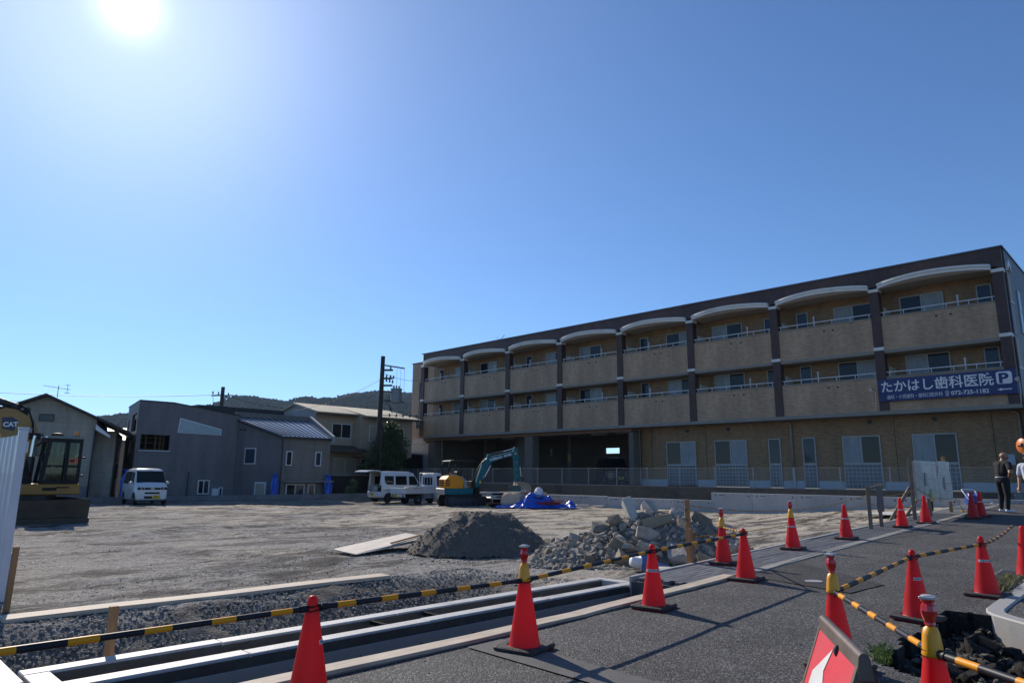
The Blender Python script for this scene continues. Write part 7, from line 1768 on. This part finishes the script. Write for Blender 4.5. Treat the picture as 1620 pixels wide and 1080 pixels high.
for i, (a0, b0, L_, z, c) in enumerate(((-1.9, 1.6, 1.7, .72, 'topmost'), (-1.9, 1.65, 1.5, .55, 'second'), (-1.55, 1.3, 1.4, .42, 'third'), (-1.6, 1.2, 1.6, .18, 'lowest'))):
    x, y = tl(a0, b0); tag(MB().box(-L_/2, -.3, 0, L_/2, .3, .06).build('lumber_plank', PLY if i < 3 else M('red_brown_plank', (.15, .05, .03), .7), None, (x, y, gz(x, y)+z), R(-40+5*i), bevel=.004), f'{c} plank of the lumber stack between the teal excavator and the tarpaulin', 'plank', 'planks of the lumber stack')
x, y = tl(-1.75, 1.6); tag(MB().box(-.5, -.3, 0, .5, .3, .18).box(-.3, -.25, .241, .3, .25, .42).box(-.1, -.2, .481, .2, .2, .55).box(-.35, -.2, .611, .3, .2, .72).build('lumber_block', BLKP, None, (x, y, gz(x, y)), R(-35)), 'dark packing blocks under the lumber stack by the excavator', 'blocks')
for (a0, b0, L_, lab) in ((2.35, .9, 1.6, 'long thin plank on the sand right of the blue tarpaulin'), (2.9, 1.0, 1.7, 'second thin plank on the sand further right of the tarpaulin')):
    x, y = tl(a0, b0); tag(MB().box(-L_/2, -.22, 0, L_/2, .22, .05).build('ground_plank', PLY, None, (x, y, gz(x, y)+.06), R(-38), bevel=.004), lab, 'plank')
tag(MB().box(-.35, -.2, 0, .35, .2, .09).build('ground_block', CONC, None, (*tl(2.7, 1.5), gz(28, 24)+.05), R(-40), bevel=.01), 'short pale block lying behind the planks right of the tarpaulin', 'block')

# ------------------------------------------------------------------ people
SKIN = M('skin', (.33, .17, .10), .5, .08, 6); BLACKC = M('black_cloth', (.009, .009, .010), .9, .2, 6, .3, 40); TROU = M('black_trousers', (.014, .014, .016), .9, .2, 6, .3, 40)
SHOEW = M('white_shoes', (.62, .63, .66), .5, .08); SHIRTW = M('white_shirt', (.58, .61, .68), .8, .06, 5, .2, 30); HAIRB = M('cropped_hair', (.03, .022, .02), .8); BELT = M('belt_white', (.5, .5, .48), .5)
NAVYC = M('navy_trousers', (.014, .016, .025), .9, .2, 5); BOOT = M('dark_boot', (.02, .02, .022), .6)
def person(label, loc, rz, caps, extras=(), mats=None):
    """one continuous body: tapering limbs fused into a single skin, coloured by the garment each spot belongs to"""
    src = MB()
    for a, b, ra, rb, mt in caps:
        a, b = Vector(a), Vector(b); src.cyl(a, b, ra, rb, n=14); src.sphere(a, ra, 14, 9); src.sphere(b, rb, 14, 9)
    o = bpy.data.objects.new('person_src', src.mesh('person', SKIN, fix=True)); COL.objects.link(o)
    md_ = o.modifiers.new('r', 'REMESH'); md_.mode = 'VOXEL'; md_.voxel_size = .0095
    sm_ = o.modifiers.new('s', 'SMOOTH'); sm_.iterations = 3; sm_.factor = .5
    me = bpy.data.meshes.new_from_object(o.evaluated_get(bpy.context.evaluated_depsgraph_get())); bpy.data.objects.remove(o)
    used = []
    for c in caps:
        if c[4] not in used: used.append(c[4])
    me.materials.clear(); [me.materials.append(m) for m in used]
    n = len(me.polygons); ctr = np.zeros(n*3, np.float32); me.polygons.foreach_get('center', ctr); ctr = ctr.reshape(-1, 3); best = np.full(n, 1e9); idx = np.zeros(n, np.int32)
    for a, b, ra, rb, mt in caps:
        a, b = np.array(a), np.array(b); d = b-a; t = np.clip(((ctr-a)@d)/max(d@d, 1e-9), 0, 1); dist = np.linalg.norm(ctr-(a+t[:, None]*d), axis=1)-(ra+(rb-ra)*t)
        k = dist < best; best[k] = dist[k]; idx[k] = used.index(mt)
    me.polygons.foreach_set('material_index', idx); me.polygons.foreach_set('use_smooth', np.ones(n, bool)); me.update(); me.name = 'person'
    b = link('person', me, None, loc, rz); tag(b, label, 'person')
    for nm, fn, mt in extras: fn().build(nm, mt, b)
    return b
def hand(w, d, side, mt, curl=.4):
    """palm, four unequal fingers and a thumb from the wrist w pointing along d"""
    w, d = Vector(w), Vector(d).normalized(); s = d.cross(Vector((0, 0, 1)) if abs(d.z) < .9 else Vector((1, 0, 0))).normalized(); nrm = s.cross(d); out = [(w, w+d*.075, .030, .034, mt)]
    for i, L in enumerate((.065, .078, .072, .055)):
        a = w+d*.085+s*(i-1.5)*.019; b = a+d*L*.5; c = b+(d*(1-curl)+nrm*curl*side).normalized()*L*.5; out += [(a, b, .0095, .009, mt), (b, c, .009, .0075, mt)]
    a = w+d*.02+s*.03; out += [(a, a+(d+s*.8).normalized()*.04, .011, .010, mt), (a+(d+s*.8).normalized()*.04, a+(d+s*.8).normalized()*.04+d*.03, .010, .008, mt)]
    return out
def head(c, fwd, r=.098, mt=None, tilt=0):
    c, f = Vector(c), Vector(fwd).normalized(); lf = Vector((-f.y, f.x, 0)).normalized(); up = f.cross(lf)*1
    if up.z < 0: up = -up
    return [(c-f*.012+up*.03, c+f*.012+up*.025, r*.98, r*.92, mt), (c+f*.03-up*.05, c+f*.045-up*.085, r*.66, r*.40, mt), (c+f*.095+up*.01, c+f*.112-up*.022, .011, .017, mt), (c+lf*.092-up*.005, c+lf*.098-up*.03, .016, .013, mt), (c-lf*.092-up*.005, c-lf*.098-up*.03, .016, .013, mt), (c+f*.088-up*.062, c+f*.086-up*.063, .018, .018, mt)]
def face_bits(c, fwd):
    c, f = Vector(c), Vector(fwd).normalized(); lf = Vector((-f.y, f.x, 0)).normalized(); up = f.cross(lf)
    if up.z < 0: up = -up
    m = MB()
    for s in (1, -1): m.sphere(c+f*.089+lf*s*.034+up*.008, .011, 8, 6)
    return m
# man in black: bald, head bowed, right hand on the hip, left arm hanging forward (he faces +x)
hc, hf = (.10, -.02, 1.60), (.85, -.1, -.45)
caps = [((.0, .0, 1.0), (.02, 0, 1.12), .135, .13, BLACKC), ((.015, 0, 1.12), (.04, 0, 1.36), .135, .125, BLACKC), ((.02, .07, 1.12), (.05, .10, 1.36), .115, .11, BLACKC), ((.02, -.07, 1.12), (.05, -.10, 1.36), .115, .11, BLACKC), ((.0, .05, .93), (.0, -.05, .93), .125, .125, TROU),
        ((.045, .17, 1.40), (.045, -.17, 1.40), .078, .078, BLACKC), ((.05, 0, 1.42), (.075, -.01, 1.52), .062, .056, SKIN),
        ((.045, -.20, 1.39), (-.03, -.31, 1.24), .068, .064, BLACKC), ((-.03, -.31, 1.24), (-.07, -.36, 1.13), .050, .046, SKIN), ((-.07, -.36, 1.13), (.02, -.20, .99), .045, .032, SKIN),
        ((.05, .20, 1.38), (.11, .24, 1.20), .068, .064, BLACKC), ((.11, .24, 1.20), (.14, .25, 1.10), .050, .045, SKIN), ((.14, .25, 1.10), (.26, .22, .88), .043, .031, SKIN),
        ((.0, .09, .90), (.03, .12, .50), .098, .070, TROU), ((.03, .12, .50), (-.01, .13, .10), .066, .048, TROU), ((.0, -.09, .90), (-.01, -.12, .50), .098, .070, TROU), ((-.01, -.12, .50), (-.06, -.13, .10), .066, .048, TROU),
        ((-.03, .13, .045), (.15, .15, .035), .045, .036, SHOEW), ((-.08, -.13, .045), (.10, -.15, .035), .045, .036, SHOEW)]
caps += hand((.02, -.20, .99), (.5, .75, -.1), 1, SKIN, .5)+hand((.26, .22, .88), (.35, -.05, -.9), 1, SKIN, .45)+head(hc, hf, .098, SKIN)
pb_ = person('bald man in black polo shirt and trousers, head bowed, one hand on his hip', (25.2, 4.12, float(zr(25.2))+.02), R(-40), caps, [('belt', lambda: MB().lathe([(.138, .985), (.142, .99), (.142, 1.015), (.138, 1.02)], n=24), BELT), ('eyes', lambda: face_bits(hc, hf), INK)])
pb_.scale = (1.22, 1.20, 1.01)
# man at the right edge: white shirt, cap, red baton
hc2, hf2 = (.05, 0, 1.60), (1, 0, -.1)
caps = [((.0, .0, 1.0), (.02, 0, 1.12), .13, .125, SHIRTW), ((.01, 0, 1.12), (.02, 0, 1.36), .13, .12, SHIRTW), ((.01, .06, 1.12), (.02, .09, 1.36), .11, .105, SHIRTW), ((.01, -.06, 1.12), (.02, -.09, 1.36), .11, .105, SHIRTW), ((.0, .05, .93), (.0, -.05, .93), .12, .12, NAVYC), ((.02, .165, 1.40), (.02, -.165, 1.40), .074, .074, SHIRTW), ((.03, 0, 1.42), (.04, 0, 1.52), .058, .054, SKIN),
        ((.02, .20, 1.39), (.0, .25, 1.22), .066, .060, SHIRTW), ((.0, .25, 1.22), (.0, .26, 1.12), .048, .044, SKIN), ((.0, .26, 1.12), (.08, .27, .89), .042, .030, SKIN), ((.02, -.20, 1.39), (.0, -.25, 1.22), .066, .060, SHIRTW), ((.0, -.25, 1.22), (.0, -.26, 1.12), .048, .044, SKIN), ((.0, -.26, 1.12), (.10, -.24, .90), .042, .030, SKIN),
        ((.0, .09, .90), (.02, .11, .50), .094, .068, NAVYC), ((.02, .11, .50), (-.01, .12, .10), .064, .048, NAVYC), ((.0, -.09, .90), (.02, -.11, .50), .094, .068, NAVYC), ((.02, -.11, .50), (-.01, -.12, .10), .064, .048, NAVYC), ((-.03, .12, .045), (.14, .14, .035), .045, .036, BOOT), ((-.03, -.12, .045), (.14, -.14, .035), .045, .036, BOOT)]
caps += hand((.08, .27, .89), (.2, 0, -1), 1, SKIN, .5)+hand((.10, -.24, .90), (.3, 0, -1), 1, SKIN, .5)+head(hc2, hf2, .096, SKIN)
p2 = person('man in white shirt and dark cap half out of the picture at the right', (20.75, 2.80, float(zr(20.75))+.02), R(165), caps, [('cap', lambda: MB().lathe([(.108, 1.63), (.11, 1.67), (.095, 1.72), (.05, 1.745), (.001, 1.75)], (.05, 0, 0), 18).prism([(.13, 1.63), (.24, 1.61), (.24, 1.622), (.13, 1.645)], -.075, .075, 'xz'), BLKP), ('belt', lambda: MB().lathe([(.132, .985), (.136, .99), (.136, 1.025), (.132, 1.03)], n=24), BELT), ('eyes', lambda: face_bits(hc2, hf2), INK)])
c = p2.matrix_local
bt = MB().cyl((0, 0, 0), (.02, 0, -.30), .018, .020, n=10, m=0).cyl((0, 0, .12), (0, 0, 0), .016, n=10, m=1).build('signal_baton', [M('baton_red', (.75, .03, .02), .3, coat=.4), BLKP], None, None)
ang = R(165); q_ = Vector((.14, .27, .84)); bt.location = (20.75+q_.x*math.cos(ang)-q_.y*math.sin(ang), 2.80+q_.x*math.sin(ang)+q_.y*math.cos(ang), float(zr(20.6))+q_.z-.05)
tag(bt, 'red signal baton held by the man in white at the right edge', 'baton')
# worker behind the notice board, only legs and a glove in view
caps = [((.0, .0, .98), (.08, 0, 1.12), .13, .125, NAVYC), ((.08, .06, 1.12), (.22, .09, 1.30), .11, .105, NAVYC), ((.08, -.06, 1.12), (.22, -.09, 1.30), .11, .105, NAVYC), ((.24, .16, 1.33), (.24, -.16, 1.33), .074, .074, NAVYC), ((.26, 0, 1.36), (.32, 0, 1.43), .058, .054, SKIN),
        ((.24, .19, 1.31), (.28, .27, 1.10), .062, .054, NAVYC), ((.28, .27, 1.10), (.40, .22, .92), .046, .034, NAVYC), ((.24, -.19, 1.31), (.28, -.27, 1.10), .062, .054, NAVYC), ((.28, -.27, 1.10), (.40, -.22, .92), .046, .034, NAVYC),
        ((.0, .05, .93), (.0, -.05, .93), .12, .12, NAVYC), ((.0, .09, .90), (.06, .12, .50), .096, .070, NAVYC), ((.06, .12, .50), (-.02, .12, .12), .066, .05, NAVYC), ((.0, -.09, .90), (.02, -.12, .50), .096, .070, NAVYC), ((.02, -.12, .50), (-.05, -.13, .12), .066, .05, NAVYC), ((-.03, .12, .05), (.15, .14, .04), .05, .042, BOOT), ((-.06, -.13, .05), (.12, -.15, .04), .05, .042, BOOT), ((-.03, .12, .05), (-.03, .12, .2), .052, .052, BOOT), ((-.06, -.13, .05), (-.06, -.13, .2), .052, .052, BOOT)]
caps += hand((.40, .22, .92), (.6, 0, -.6), 1, TAPE, .5)+hand((.40, -.22, .92), (.6, 0, -.6), 1, TAPE, .5)+head((.38, 0, 1.50), (.8, 0, -.5), .098, SKIN)
person('worker in dark clothes and boots standing bent behind the notice board', (26.7, 6.55, gz(26.7, 6.55)+.02), R(190), caps, [('hair', lambda: MB().sphere((.365, 0, 1.535), .104, 12, 8, 0, (1, 1, .85)), HAIRB)])
# ------------------------------------------------------------------ the air: far hills fade to blue
hz = bpy.data.materials.new('haze_air'); hz.use_nodes = True; hn, hl = hz.node_tree.nodes, hz.node_tree.links
hn.remove(hn['Principled BSDF']); pv = hn.new('ShaderNodeVolumePrincipled'); pv.inputs['Color'].default_value = (.55, .75, 1.0, 1); pv.inputs['Density'].default_value = .00008; pv.inputs['Anisotropy'].default_value = .2
hl.new(pv.outputs[0], hn['Material Output'].inputs['Volume'])
stuff(MB().box(-940, -940, -1.8, 5040, 5040, 330).build('haze', hz))
S.cycles.volume_bounces = 0
